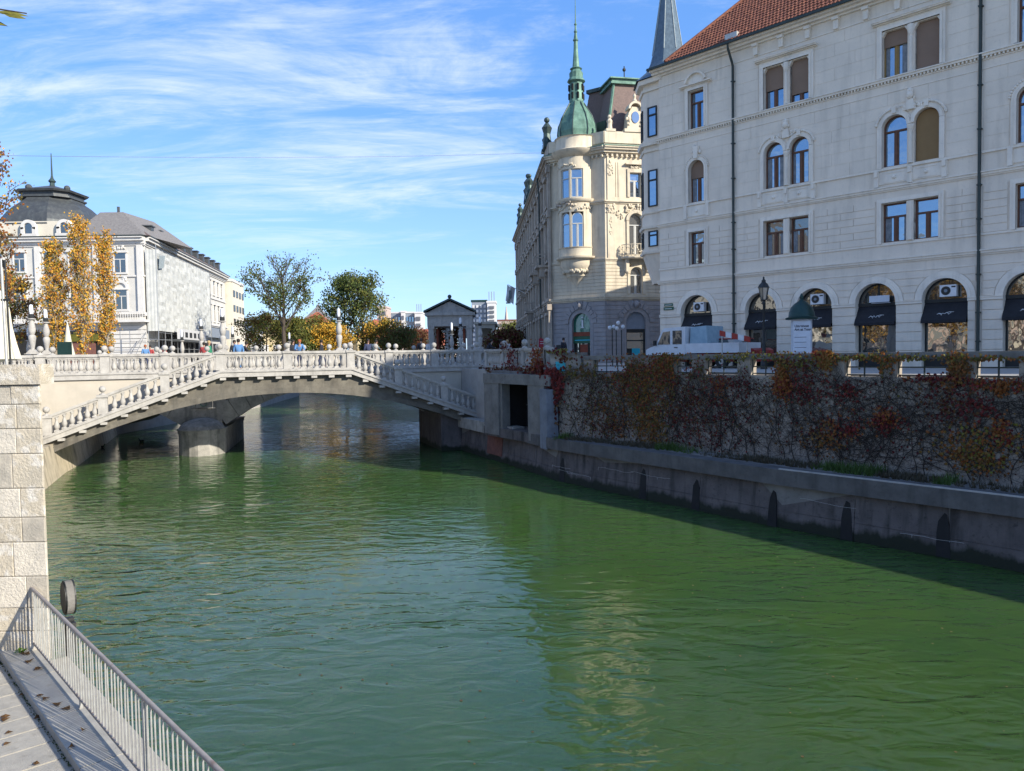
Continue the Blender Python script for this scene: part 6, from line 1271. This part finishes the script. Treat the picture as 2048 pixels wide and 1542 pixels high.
# ------------------------------------------------------------------ trees
def tree(name, label, x, y, H_, zc, rx, rzz, leaves, trunk_r=.22, nlimb=16, nleaf=9000, lsz=.22, seed=1, bark='bark', z0=4.85, bare_top=0., group=None, fork=.3, up=.5, clump=.5):
    r_ = random.Random(seed); T = thing(name, label, 'tree', (x, y, z0), group=group); mb = MB(); tips = []
    top = H_*.96; tr = [(r_.uniform(-.15, .15)*i/5*rx*.3, r_.uniform(-.15, .15)*i/5*rx*.3, top*i/7) for i in range(8)]; mb.tube(tr, trunk_r, 7, .03)
    for k in range(nlimb):
        f_ = fork+(.93-fork)*k/nlimb; zb = top*f_; i0 = min(6, int(f_*7)); a0 = Vector(tr[i0]).lerp(Vector(tr[i0+1]), f_*7-i0)
        a = k*2.4+r_.uniform(-.4, .4); t_ = (zb/H_); 
        # reach to the crown ellipsoid
        dz = up*r_.uniform(.7, 1.4); d = Vector((math.cos(a), math.sin(a), dz)).normalized(); L_ = .2
        while L_ < 30:
            q = a0+d*L_
            if (q.x**2+q.y**2)/rx**2+((q.z-zc)/rzz)**2 > r_.uniform(.75, 1.0): break
            L_ += .25
        e = a0+d*L_; m_ = a0.lerp(e, .5)+Vector((r_.uniform(-.1, .1), r_.uniform(-.1, .1), -.08))*L_; pts = [a0, a0.lerp(m_, .5), m_, m_.lerp(e, .5)+Vector((0, 0, .03*L_)), e]; rb = trunk_r*.5*(1-f_*.7); mb.tube(pts, rb, 5, .015)
        for j in range(9):
            g_ = r_.uniform(.25, 1); b0 = pts[min(3, int(g_*4))].lerp(pts[min(4, int(g_*4)+1)], g_*4 % 1); d2 = (d+Vector((r_.uniform(-1, 1), r_.uniform(-1, 1), r_.uniform(-.3, .8)))*.9).normalized(); l2 = L_*r_.uniform(.18, .42); b1 = b0+d2*l2; mb.tube([b0, b0.lerp(b1, .5)+Vector((0, 0, .05*l2)), b1], rb*.35+.01, 4, .01); tips += [b1, b0.lerp(b1, .6)]
            for q in range(5):
                d3 = (d2+Vector((r_.uniform(-1, 1), r_.uniform(-1, 1), r_.uniform(-.4, .9)))*.9).normalized(); c0 = b0.lerp(b1, r_.uniform(.3, 1)); c1 = c0+d3*l2*.5; mb.tube([c0, c1], .012, 3, .006); tips.append(c1)
    mb.build('trunk', M[bark], T)
    cl_ = {}; w_ = []
    for t_ in tips: w_.append(max(.02, 1-bare_top*max(0, (t_.z-zc)/rzz+.6)*(1.4-min(1, math.hypot(t_.x, t_.y)/rx))))
    col = [r_.choice(leaves) for _ in tips]
    for k in r_.choices(range(len(tips)), w_, k=nleaf):
        t_ = tips[k]; s_ = clump; c = t_+Vector((r_.gauss(0, s_), r_.gauss(0, s_), r_.gauss(0, s_*.8)))
        leaf(cl_.setdefault(col[k] if r_.random() < .75 else r_.choice(leaves), MB()), c, Vector((r_.uniform(-1, 1), r_.uniform(-1, 1), 0)), lsz*r_.uniform(.6, 1.3), r_)
    for k, m2 in cl_.items(): m2.build('crown', M[k], T, kind='stuff')
    return T
def pxx(px, D): return (px-1024)/1540*D
gp = 'poplars on the left bank'
GL = ('l_gold', 'l_gold', 'l_gold', 'l_amber', 'l_yg')
for px, D, H_, r_, sd_, lb_ in ((117, 58, 10.0, .58, 1, 'leftmost golden poplar in front of the domed building'), (169, 58, 11.6, .6, 3, 'tallest golden poplar, its pale trunk showing through thin leaves'), (217, 60, 10.9, .48, 4, 'rightmost thin golden poplar beside the white corner windows')):
    tree('poplar', lb_, pxx(px, D), D, H_, H_*.55, r_, H_*.52, GL, .15, 40, 5600, .13, sd_, 'barkp', group=gp, fork=.04, up=3.2, clump=.14)
tree('tree', 'tall thin-leaved tree cut by the left edge of the photo', pxx(-6, 46), 46, 14.6, 8, 1.25, 7.2, ('l_orange', 'l_brown', 'l_gold', 'l_orange', 'l_olive'), .2, 24, 3600, .15, 8, group=None, fork=.1, up=1.6, clump=.25)
tree('tree', 'olive and rust tree behind the double pole at the left edge', pxx(28, 63), 63, 8.6, 5, 2.2, 3.6, ('l_olive', 'l_green', 'l_orange', 'l_brown', 'l_gold'), .16, 16, 4200, .17, 9, clump=.35)
tree('tree', 'big half-bare tree with radiating limbs and thinning top left of centre', pxx(571, 112), 112, 15.3, 9.2, 4.6, 6.3, ('l_green', 'l_dgreen', 'l_green', 'l_olive'), .36, 22, 4000, .24, 12, bare_top=.85, fork=.3, up=1.25, clump=.38)
tree('tree', 'dense dark green tree with two tops right of the lone lamp post', pxx(692, 132), 132, 15.0, 8.2, 3.4, 6.8, ('l_green', 'l_green', 'l_olive', 'cgreen') if 0 else ('l_green', 'l_green', 'l_dgreen'), .3, 20, 4300, .3, 13, fork=.15, up=1.5, clump=.42)
tree('tree', 'bushy right-hand twin of the dark green tree', pxx(727, 130), 130, 14.2, 8.2, 3.3, 6.4, ('l_green', 'l_dgreen', 'l_green', 'l_yg'), .28, 20, 4500, .3, 14, fork=.15, up=1.5, clump=.45)
for px, D, H_, rx, cs, sd_, lb_ in ((535, 122, 7.8, 3.6, ('l_brown', 'l_green', 'l_olive', 'l_olive'), 21, 'round rust and green tree at the foot of the half-bare tree, left side'), (590, 118, 6.6, 3.8, ('l_green', 'l_olive', 'l_yg'), 22, 'low green tree under the half-bare tree'), (632, 126, 7.2, 3.2, ('l_olive', 'l_orange', 'l_green', 'l_yg'), 23, 'orange-tipped round tree between the half-bare tree and the lamp post'),
    (662, 120, 5.2, 2.6, ('l_gold', 'l_yg', 'l_gold'), 24, 'small golden tree just left of the lone lamp post'), (765, 128, 6.6, 3.0, ('l_olive', 'l_gold', 'l_yg'), 25, 'yellow-olive tree right of the dark twin trees'), (800, 124, 4.8, 2.4, ('l_olive', 'l_green', 'l_brown'), 26, 'low dull green tree in front of the red roof'),
    (832, 150, 5.6, 2.4, ('l_brown', 'l_dred', 'l_brown'), 27, 'purplish brown bush left of the temple pavilion'), (1012, 95, 3.3, 1.9, ('l_brown', 'l_dred', 'l_olive'), 28, 'brown bush at the foot of the reddish block'), (1030, 160, 7.2, 3.2, ('l_green', 'l_olive', 'l_yg'), 29, 'green tree peeping out beside the ornate house'), (480, 170, 5.5, 1.6, ('l_green', 'l_brown'), 30, 'slim tree beside the low patterned house')):
    tree('tree', lb_, pxx(px, D), D, H_, H_*.52, rx, H_*.5, cs, .14, 12, 5200, .26, sd_, fork=.12, up=.6, clump=.5)
# twig hanging into the top left corner
T = thing('branch', 'leafy chestnut twig poking into the top left corner', 'branch', (-2.33, 3.5, 7.16)); mb = MB(); mb.tube([(-.4, 0, .08), (-.1, 0, .04), (.18, .02, .0)], .006, 5, .003); mb.build('twig', M['bark'], T)
r6 = random.Random(5)
for k, (x, z, a, L_) in enumerate(((-.02, .05, 12, .13), (.05, .02, -6, .15), (-.05, .0, -15, .16), (.1, .05, 25, .09), (-.1, -.07, -24, .12), (-.08, .09, 30, .12), (-.14, .03, 5, .14), (.12, -.01, -12, .1), (-.15, -.19, -10, .07))):
    mb = MB(); d = Vector((math.cos(R(a)), r6.uniform(-.3, .3), math.sin(R(a)))).normalized(); n = Vector((0, -.55, .83)).cross(d).normalized(); c = Vector((x-.03, r6.uniform(-.04, .04), z)); w_ = L_*.22; u_ = d.cross(n)*.012
    mb.add([c, c+d*L_*.35+n*w_, c+d*L_*.7+n*w_*.8, c+d*L_, c+d*L_*.7-n*w_*.8, c+d*L_*.35-n*w_, c+d*L_*.5+u_], [(0, 1, 6), (1, 2, 6), (2, 3, 6), (3, 4, 6), (4, 5, 6), (5, 0, 6)])
    mb.build('leaf', M['l_yg'] if k % 3 else M['l_gold'], T)

# ------------------------------------------------------------------ people
def skinbody(name, verts, edges, rad, mt, root=0):
    me = bpy.data.meshes.new(name); me.from_pydata(verts, edges, []); o = bpy.data.objects.new('tmp', me); COL.objects.link(o)
    m_ = o.modifiers.new('s', 'SKIN'); lay = me.skin_vertices[0].data if me.skin_vertices else None
    if lay is None:
        bpy.context.view_layer.objects.active = o; lay = me.skin_vertices[0].data
    for v, r_ in zip(lay, rad): v.radius = r_ if isinstance(r_, tuple) else (r_, r_)
    lay[root].use_root = True; m_.use_smooth_shade = True; sb = o.modifiers.new('d', 'SUBSURF'); sb.levels = 1; sb.render_levels = 1
    dg = bpy.context.evaluated_depsgraph_get(); r_ = bpy.data.meshes.new_from_object(o.evaluated_get(dg)); r_.materials.clear(); r_.materials.append(mt); bpy.data.objects.remove(o); r_.name = name; return r_
PK = {}
def pose(kind):
    if kind in PK: return PK[kind]
    ln = .32 if kind == 'lean' else 0; st = .22 if kind == 'walk' else .06
    hip = (0, 0, .93); chest = (0, -ln*.6, 1.28-ln*.15); neck = (0, -ln, 1.46-ln*.25); head = (0, -ln-.03, 1.6-ln*.27); crown = (0, -ln-.03, 1.72-ln*.27)
    V = [hip, chest, neck, head, crown]; E = [(0, 1), (1, 2), (2, 3), (3, 4)]; Rr = [(.14, .1), (.15, .11), .05, (.075, .09), (.06, .07)]
    arms = []; legs = []
    for s_ in (-1, 1):
        sh = (s_*.19, chest[1], chest[2]+.12); el = (s_*.26, chest[1]-(.18 if ln else .03), 1.08 if ln else 1.1); ha = (s_*.16, -ln-.28, 1.08) if ln else (s_*.25, -.12*(1 if s_ > 0 else -1), .84)
        b = len(V); V += [sh, el, ha]; E += [(1, b), (b, b+1), (b+1, b+2)]; Rr += [.055, .042, .032]; arms.append((sh, el, ha))
        kn = (s_*.1, -st*s_*.6, .5); an = (s_*.1, -st*s_*1.2+.03, .09); to = (s_*.11, -st*s_*1.2-.14, .035)
        b = len(V); V += [(s_*.09, 0, .85), kn, an, to]; E += [(0, b), (b, b+1), (b+1, b+2), (b+2, b+3)]; Rr += [.085, .06, .042, .035]; legs.append(((s_*.09, 0, .85), kn, an))
    body = skinbody('person', V, E, Rr, M['skin'])
    V = [hip, chest, (0, neck[1]*.8, neck[2]-.06)]; E = [(0, 1), (1, 2)]; Rr = [(.17, .135), (.19, .145), (.09, .08)]
    for sh, el, ha in arms:
        b = len(V); w_ = tuple(Vector(el).lerp(Vector(ha), .85)); V += [sh, el, w_]; E += [(1, b), (b, b+1), (b+1, b+2)]; Rr += [.075, .06, .05]
    jac = skinbody('jacket', V, E, Rr, M['cloth_d'])
    V = [(0, 0, .97)]; E = []; Rr = [(.16, .125)]
    for hp, kn, an in legs:
        b = len(V); V += [hp, kn, an]; E += [(0, b), (b, b+1), (b+1, b+2)]; Rr += [.105, .08, .06]
    tr = skinbody('trousers', V, E, Rr, M['jeans'])
    mb = MB(); mb.lathe([(.02, -.1), (.085, -.05), (.105, .03), (.09, .1), (.03, .135)], 0, head[1]+.025, head[2]+.04, 10); hair = mb.mesh('hair', M['hair_d'], True)
    mb = MB(); mb.lathe([(.008, -.02), (.018, -.012), (.008, .02)], 0, head[1]-.1, head[2], 6); mb.box(-.045, -.02, head[1]-.088, head[1]-.08, head[2]+.02, head[2]+.032); mb.box(.02, .045, head[1]-.088, head[1]-.08, head[2]+.02, head[2]+.032); mb.box(-.025, .025, head[1]-.088, head[1]-.078, head[2]-.05, head[2]-.04); face = mb.mesh('face', M['door_red'], True)
    PK[kind] = (body, jac, tr, hair, face); return PK[kind]
def person(label, px, D, kind='stand', jac='cloth_d', tr='jeans', hair='hair_d', rz_=0, z=4.95, group='people on and beyond the bridge', sit=0):
    T = thing('person', label, 'person', (pxx(px, D), D, z-sit), R(rz_), group); b, j, t_, h, f_ = pose(kind)
    put('body', b, T)
    for nm, me, mt in (('jacket', j, jac), ('trousers', t_, tr), ('hair', h, hair), ('face', f_, None)):
        o = put(nm, me, T)
        if mt: o.material_slots[0].link = 'OBJECT'; o.material_slots[0].material = M[mt]
    return T
for a in (('person with ginger hair in a light blue jacket leaning on the bridge rail', 600, 44.6, 'lean', 'cloth_b', 'jeans', 'hair_r', 20), ('person in dark clothes walking left of the ginger-haired person', 588, 48.5, 'walk', 'cloth_d', 'jeans', 'hair_d', 60), ('person in a bright green top near the left bridge steps', 420, 47.5, 'walk', 'cloth_g', 'jeans', 'hair_l', 90), ('person in a red top left of the green-clad person', 410, 52, 'stand', 'cloth_r', 'jeans', 'hair_d', 180),
          ('person in black just right of the tall lamp post', 471, 47, 'stand', 'cloth_d', 'cloth_d', 'hair_d', 30), ('bulky dark-coated person, second right of the tall lamp post', 484, 48, 'lean', 'cloth_d', 'cloth_d', 'hair_d', 120), ('person in blue jeans behind the balusters right of the tall lamp post', 479, 44.4, 'walk', 'cloth_b', 'cloth_b', 'hair_d', 200),
          ('person in a pale top near the poplars with brown hair', 293, 57, 'stand', 'cloth_b', 'jeans', 'hair_r', 40), ('person in red at the left edge of the shop awning', 303, 60, 'walk', 'cloth_r', 'jeans', 'hair_d', 0), ('person in red right of the shop awning post', 330, 60, 'stand', 'cloth_r', 'jeans', 'hair_d', 150),
          ('person in black with dark hair left of the temple pavilion', 844, 50, 'stand', 'cloth_d', 'cloth_d', 'hair_d', 200), ('person in white behind the black-clad one left of the temple', 857, 56, 'walk', 'cloth_w', 'jeans', 'hair_l', 120), ('person in a hooded black coat right of the temple', 975, 52, 'lean', 'cloth_d', 'cloth_d', 'hair_d', 90), ('person in dark coat behind the lone lamp post', 645, 50, 'walk', 'cloth_d', 'jeans', 'hair_d', 270), ('person in dark blue left of the right bridge steps', 738, 50, 'stand', 'jeans', 'jeans', 'hair_d', 30),
          ('person in a teal jacket next to the one in dark blue', 746, 49, 'lean', 'cargrey', 'jeans', 'hair_d', 60), ('person in grey among the crowd beyond the right bridgehead', 1003, 58, 'walk', 'cargrey', 'jeans', 'hair_d', 80), ('person in white shirt by the right bridgehead crowd', 1016, 60, 'stand', 'cloth_w', 'jeans', 'hair_l', 10), ('dark-haired person at the ornate house corner', 1128, 56, 'stand', 'cloth_d', 'jeans', 'hair_d', 45)):
    person(*a[:2], a[2], *a[3:])

# ------------------------------------------------------------------ street things on the right
def lantern_post(label, x, y, H_):
    T = thing('lantern_post', label, 'street lamp', (x, y, ZS)); MB().lathe([(.16, 0), (.14, .35), (.09, .45), (.08, 1.1), (.06, 1.2), (.045, H_-1.2), (.08, H_-1.12), (.04, H_-1.0)], seg=10).build('post', M['black'], T, smooth=True)
    lg = MB().lathe([(.12, H_-.98), (.22, H_-.45)], seg=6).build('lantern', glassmat('lantern_glass', (.10, .11, .11), .2), T); mb = MB()
    for k in range(6): a = PI*k/3; mb.tube([(.125*math.cos(a), .125*math.sin(a), H_-.98), (.225*math.cos(a), .225*math.sin(a), H_-.45)], .014, 4)
    mb.lathe([(.27, H_-.46), (.2, H_-.32), (.09, H_-.2), (.1, H_-.14), (.03, H_-.06), (.05, H_-.02), (.01, H_+.05)], seg=6); mb.lathe([(.08, H_-1.02), (.14, H_-.98)], seg=6); mb.build('roof', M['black'], lg)
lantern_post('black classical lantern post in front of the second shop arch', 11.2, 34.2, 4.05)
T = thing('globe_lamp', 'cluster lamp on black posts with pale globes before the ornate house', 'street lamp', (6.85, 50, ZS))
MB().tube([(-.3, 0, 0), (-.3, 0, 2.3)], .035, 6).tube([(.3, 0, 0), (.3, 0, 2.3)], .035, 6).tube([(0, .3, 0), (0, .3, 2.5)], .035, 6).build('posts', M['black'], T, kind='stuff')
for x, z in ((-.45, 2.45), (-.2, 2.5), (.1, 2.75), (.4, 2.5), (.0, 2.4)): MB().ball((x, 0, z), .13, 10).build('globe', M['lampglass'], T, smooth=True)
T = thing('poster_column', 'white poster column with a domed green metal roof behind the parapet', 'advertising column', (12.5, 33.2, ZS), R(-20)); T.scale = (.93, .93, .97)
MB().lathe([(.46, 0), (.46, 2.25)], seg=28).build('drum', M['poster'], T, smooth=True); MB().lathe([(.70, 2.2), (.72, 2.27), (.58, 2.32), (.56, 2.5), (.46, 2.75), (.28, 2.93), (.12, 3.02), (.07, 3.1), (.1, 3.18), (.03, 3.35)], seg=24).build('roof', M['domegreen'], T, smooth=True); MB().box(-.36, .38, -.52, -.47, .2, 2.12).build('poster', M['poster'], T)
def text(body, size, par, loc, rot, mt, name='lettering'):
    c = bpy.data.curves.new('lettering', 'FONT'); c.body = body; c.size = size; c.extrude = .003; c.offset = .004; o = bpy.data.objects.new('tmp', c); COL.objects.link(o); dg = bpy.context.evaluated_depsgraph_get(); me = bpy.data.meshes.new_from_object(o.evaluated_get(dg)); bpy.data.objects.remove(o)
    me.materials.clear(); me.materials.append(mt); return put(name, me, par, loc, rot)
PP = T
text('Umetnost\nArt at Your', .15, PP, (-.31, -.525, 1.85), (PI/2, 0, 0), M['ink'])
mb = MB()
for z in (1.4, 1.18, .95, .75, .5): mb.box(-.31, .2, -.523, -.5201, z, z+.018)
mb.build('print_lines', M['ink'], PP, kind='stuff')
# white pickup and cars
def wheel(par, x, y):
    mb = MB(); mb.T = Matrix.Translation((x, y, .33)) @ Matrix.Rotation(PI/2, 4, 'X'); mb.lathe([(.2, -.1), (.32, -.1), (.33, 0), (.32, .1), (.2, .1)], seg=18); o = mb.build('wheel', M['tyre'], par, smooth=True)
    mb = MB(); mb.T = Matrix.Translation((x, y, .33)) @ Matrix.Rotation(PI/2, 4, 'X'); mb.lathe([(.2, -.09), (.06, -.11), (.06, .11), (.2, .09)], seg=14); mb.build('rim', M['steel'], o)
T = thing('pickup_truck', 'white double-cab pickup with blue tarpaulin parked behind the creeper wall', 'pickup truck', (7.62, 40.4, ZS), R(-47.3)); 
cab = [(0, .45), (0, .95), (.25, 1.05), (.62, 1.16), (1.0, 1.9), (1.15, 2.03), (2.4, 2.06), (2.4, .45)]
MB().prism(cab, -.92, .92).build('cab', M['truck'], T)
MB().prism([(.75, 1.2), (1.08, 1.82), (1.5, 1.86), (1.5, 1.2)], -.935, .935).build('side_window', M['cabglass'], T); MB().prism([(1.66, 1.2), (1.66, 1.88), (2.2, 1.88), (2.2, 1.2)], -.935, .935).build('side_window', M['cabglass'], T)
MB().loft([(.63, -.8, 1.22), (.63, .8, 1.22), (.66, .8, 1.2), (.66, -.8, 1.2)], [(.98, -.74, 1.9), (.98, .74, 1.9), (1.02, .74, 1.88), (1.02, -.74, 1.88)]).build('windscreen', M['cabglass'], T)
MB().box(2.45, 5.4, -.98, .98, .75, .85).box(2.45, 5.4, -.98, -.94, .85, 1.22).box(2.45, 5.4, .94, .98, .85, 1.22).box(5.36, 5.4, -.94, .94, .85, 1.22).build('load_bed', M['truck'], T)
mb = MB(); mb.loft([(2.5, -.7, .9), (3.55, -.7, .9), (3.55, .8, .9), (2.5, .8, .9)], [(2.52, -.62, 2.02), (3.4, -.62, 2.08), (3.45, .8, 2.06), (2.5, .8, 2.05)]); mb.build('tarpaulin', M['tarp'], T)
MB().box(.6, .7, -1.12, -.95, 1.15, 1.4).build('mirror', M['black'], T); MB().box(1.75, 1.95, -.94, -.921, 1.02, 1.06).build('handle', M['black'], T); MB().box(-.02, .04, -.85, -.55, .7, .9).build('headlight', M['lampglass'], T); MB().box(-.02, .04, .55, .85, .7, .9).build('headlight', M['lampglass'], T)
for x in (.6, 4.4):
    for y in (-.8, .8): wheel(T, x, y)
def car(label, x, y, rz_, mt):
    T = thing('parked_car', label, 'car', (x, y, ZS), rz_, 'cars parked behind the parapet')
    MB().prism([(0, .3), (0, .75), (.15, .85), (1.0, .95), (4.1, .95), (4.3, .85), (4.3, .3)], -.88, .88).build('body', M[mt], T); mb = MB(); mb.loft([(1.0, -.82, .95), (3.95, -.82, .95), (3.95, .82, .95), (1.0, .82, .95)], [(1.75, -.62, 1.4), (3.35, -.62, 1.4), (3.35, .62, 1.4), (1.75, .62, 1.4)]); mb.build('cabin_glass', M['glassd'], T); MB().box(1.7, 3.4, -.64, .64, 1.401, 1.45).build('roof', M[mt], T); MB().box(4.28, 4.32, -.8, -.5, .65, .8).build('tail_light', M['carred'], T); MB().box(4.28, 4.32, .5, .8, .65, .8).build('tail_light', M['carred'], T)
    for a in (.8, 3.5):
        for b in (-.78, .78): wheel(T, a, b)
car('red car just behind the white pickup', 9.2, 40.1, R(-47.3), 'carred'); 
T = thing('barrier', 'leaning red and white striped barrier board beside the pickup bed', 'barrier', (9.75, 36.1, ZS), R(-47.3)); 
for i in range(5): o = MB().loft([(.32*i, 0, 1.55-.07*i), (.32*i+.3, 0, 1.48-.07*i), (.32*i+.3, .04, 1.48-.07*i), (.32*i, .04, 1.55-.07*i)], [(.32*i, 0, 1.8-.07*i), (.32*i+.3, 0, 1.73-.07*i), (.32*i+.3, .04, 1.73-.07*i), (.32*i, .04, 1.8-.07*i)]).build('stripe', M['truck' if i % 2 else 'carred'], T)
MB().box(.1, .14, 0, .04, 0, 1.5).box(1.4, 1.44, 0, .04, 0, 1.2).build('leg', M['steel'], T)
# ducks
def duck(label, px, py, rz_):
    D = 5.6*1540/(py-(723.86-.0157*px)); T = thing('duck', label, 'duck', (pxx(px, D), D, -.03), R(rz_), 'ducks on the river')
    me = skinbody('body', [(-.2, 0, .13), (-.08, 0, .08), (.08, 0, .08), (.16, 0, .16), (.19, 0, .25), (.25, 0, .25)], [(0, 1), (1, 2), (2, 3), (3, 4), (4, 5)], [.03, .09, .085, .04, .045, .015], M['hair_d'], 1); put('body', me, T); MB().box(.25, .31, -.015, .015, .235, .25).build('bill', M['ochre'], T)
duck('dark duck swimming under the left half of the bridge, nearer the camera', 198, 896, 10); duck('dark duck swimming under the bridge, right of the other duck', 279, 884, 170)
# overhead cable
T = thing('cable', 'thin overhead wire crossing the sky from the left edge', 'cable', (0, 0, 0)); P1_, P2_ = Vector((-30, 42, 16.8)), Vector((2.9, 64.5, 22.2)); mb = MB(); mb.tube([P1_.lerp(P2_, i/14)-Vector((0, 0, 0.25*4*(i/14)*(1-i/14))) for i in range(15)], .016, 4); mb.build('wire', M['cargrey'], T)
# the row of houses and trees across the water, reflected in the shop glass
for i, (x, y, mt, z1, lb_) in enumerate(((-62, -30, 'creamb', 17, 'cream town house behind the camera on the left bank'), (-62, -8, 'far_tan', 15, 'tan town house behind the camera on the left bank'), (-64, 14, 'white', 18, 'white town house behind the camera on the left bank'))):
    box_building('town_house', lb_, x+10, y, R(90), 21, 12, z1, mt, 'hip', 5, [(6, 8.5), (10, 12), (13.4, 15)], 7, roofmt='greyroof')
for i, (x, y) in enumerate(((-38, -12), (-40, 4), (-36, 18))): tree('tree', ['broad tree far left behind the camera', 'olive tree left of the camera', 'rust-coloured tree left of the camera by the houses'][i], x, y, 10, 6, 4.2, 4.5, ('l_olive', 'l_brown', 'l_gold'), .3, 12, 3500, .45, 40+i, fork=.2, clump=.7)
box_building('town_house', 'unseen tall house added outside the frame to shade the right part of the bridge', *tuple((Matrix.Translation((8.6, 44.4, 0)) @ Matrix.Rotation(R(-47.3), 4, 'Z') @ Vector((31.15, -3.4, 0))).xy), R(-47.3), 16, 17, 27.4, 'house', None, 0, [(6, 8.5), (10, 12.5), (14, 16.5), (18, 20.5), (22, 24)], 6)  # unseen block added and sized to cast shade on the near bridge
mb = MB(); r7 = random.Random(12)
for k in range(150):
    x, y = r7.uniform(-6, 9), r7.uniform(5, 24)
    if x < -7+(11-y)*.9+.8 and y < 12: continue
    a = r7.uniform(0, 6.3); s_ = r7.uniform(.012, .03); mb.add([(x+s_*math.cos(a+j*PI/2), y+s_*math.sin(a+j*PI/2)*1.2, .008) for j in range(4)], [(0, 1, 2, 3)])
mb.build('floating_leaves', M['l_brown'], kind='stuff')
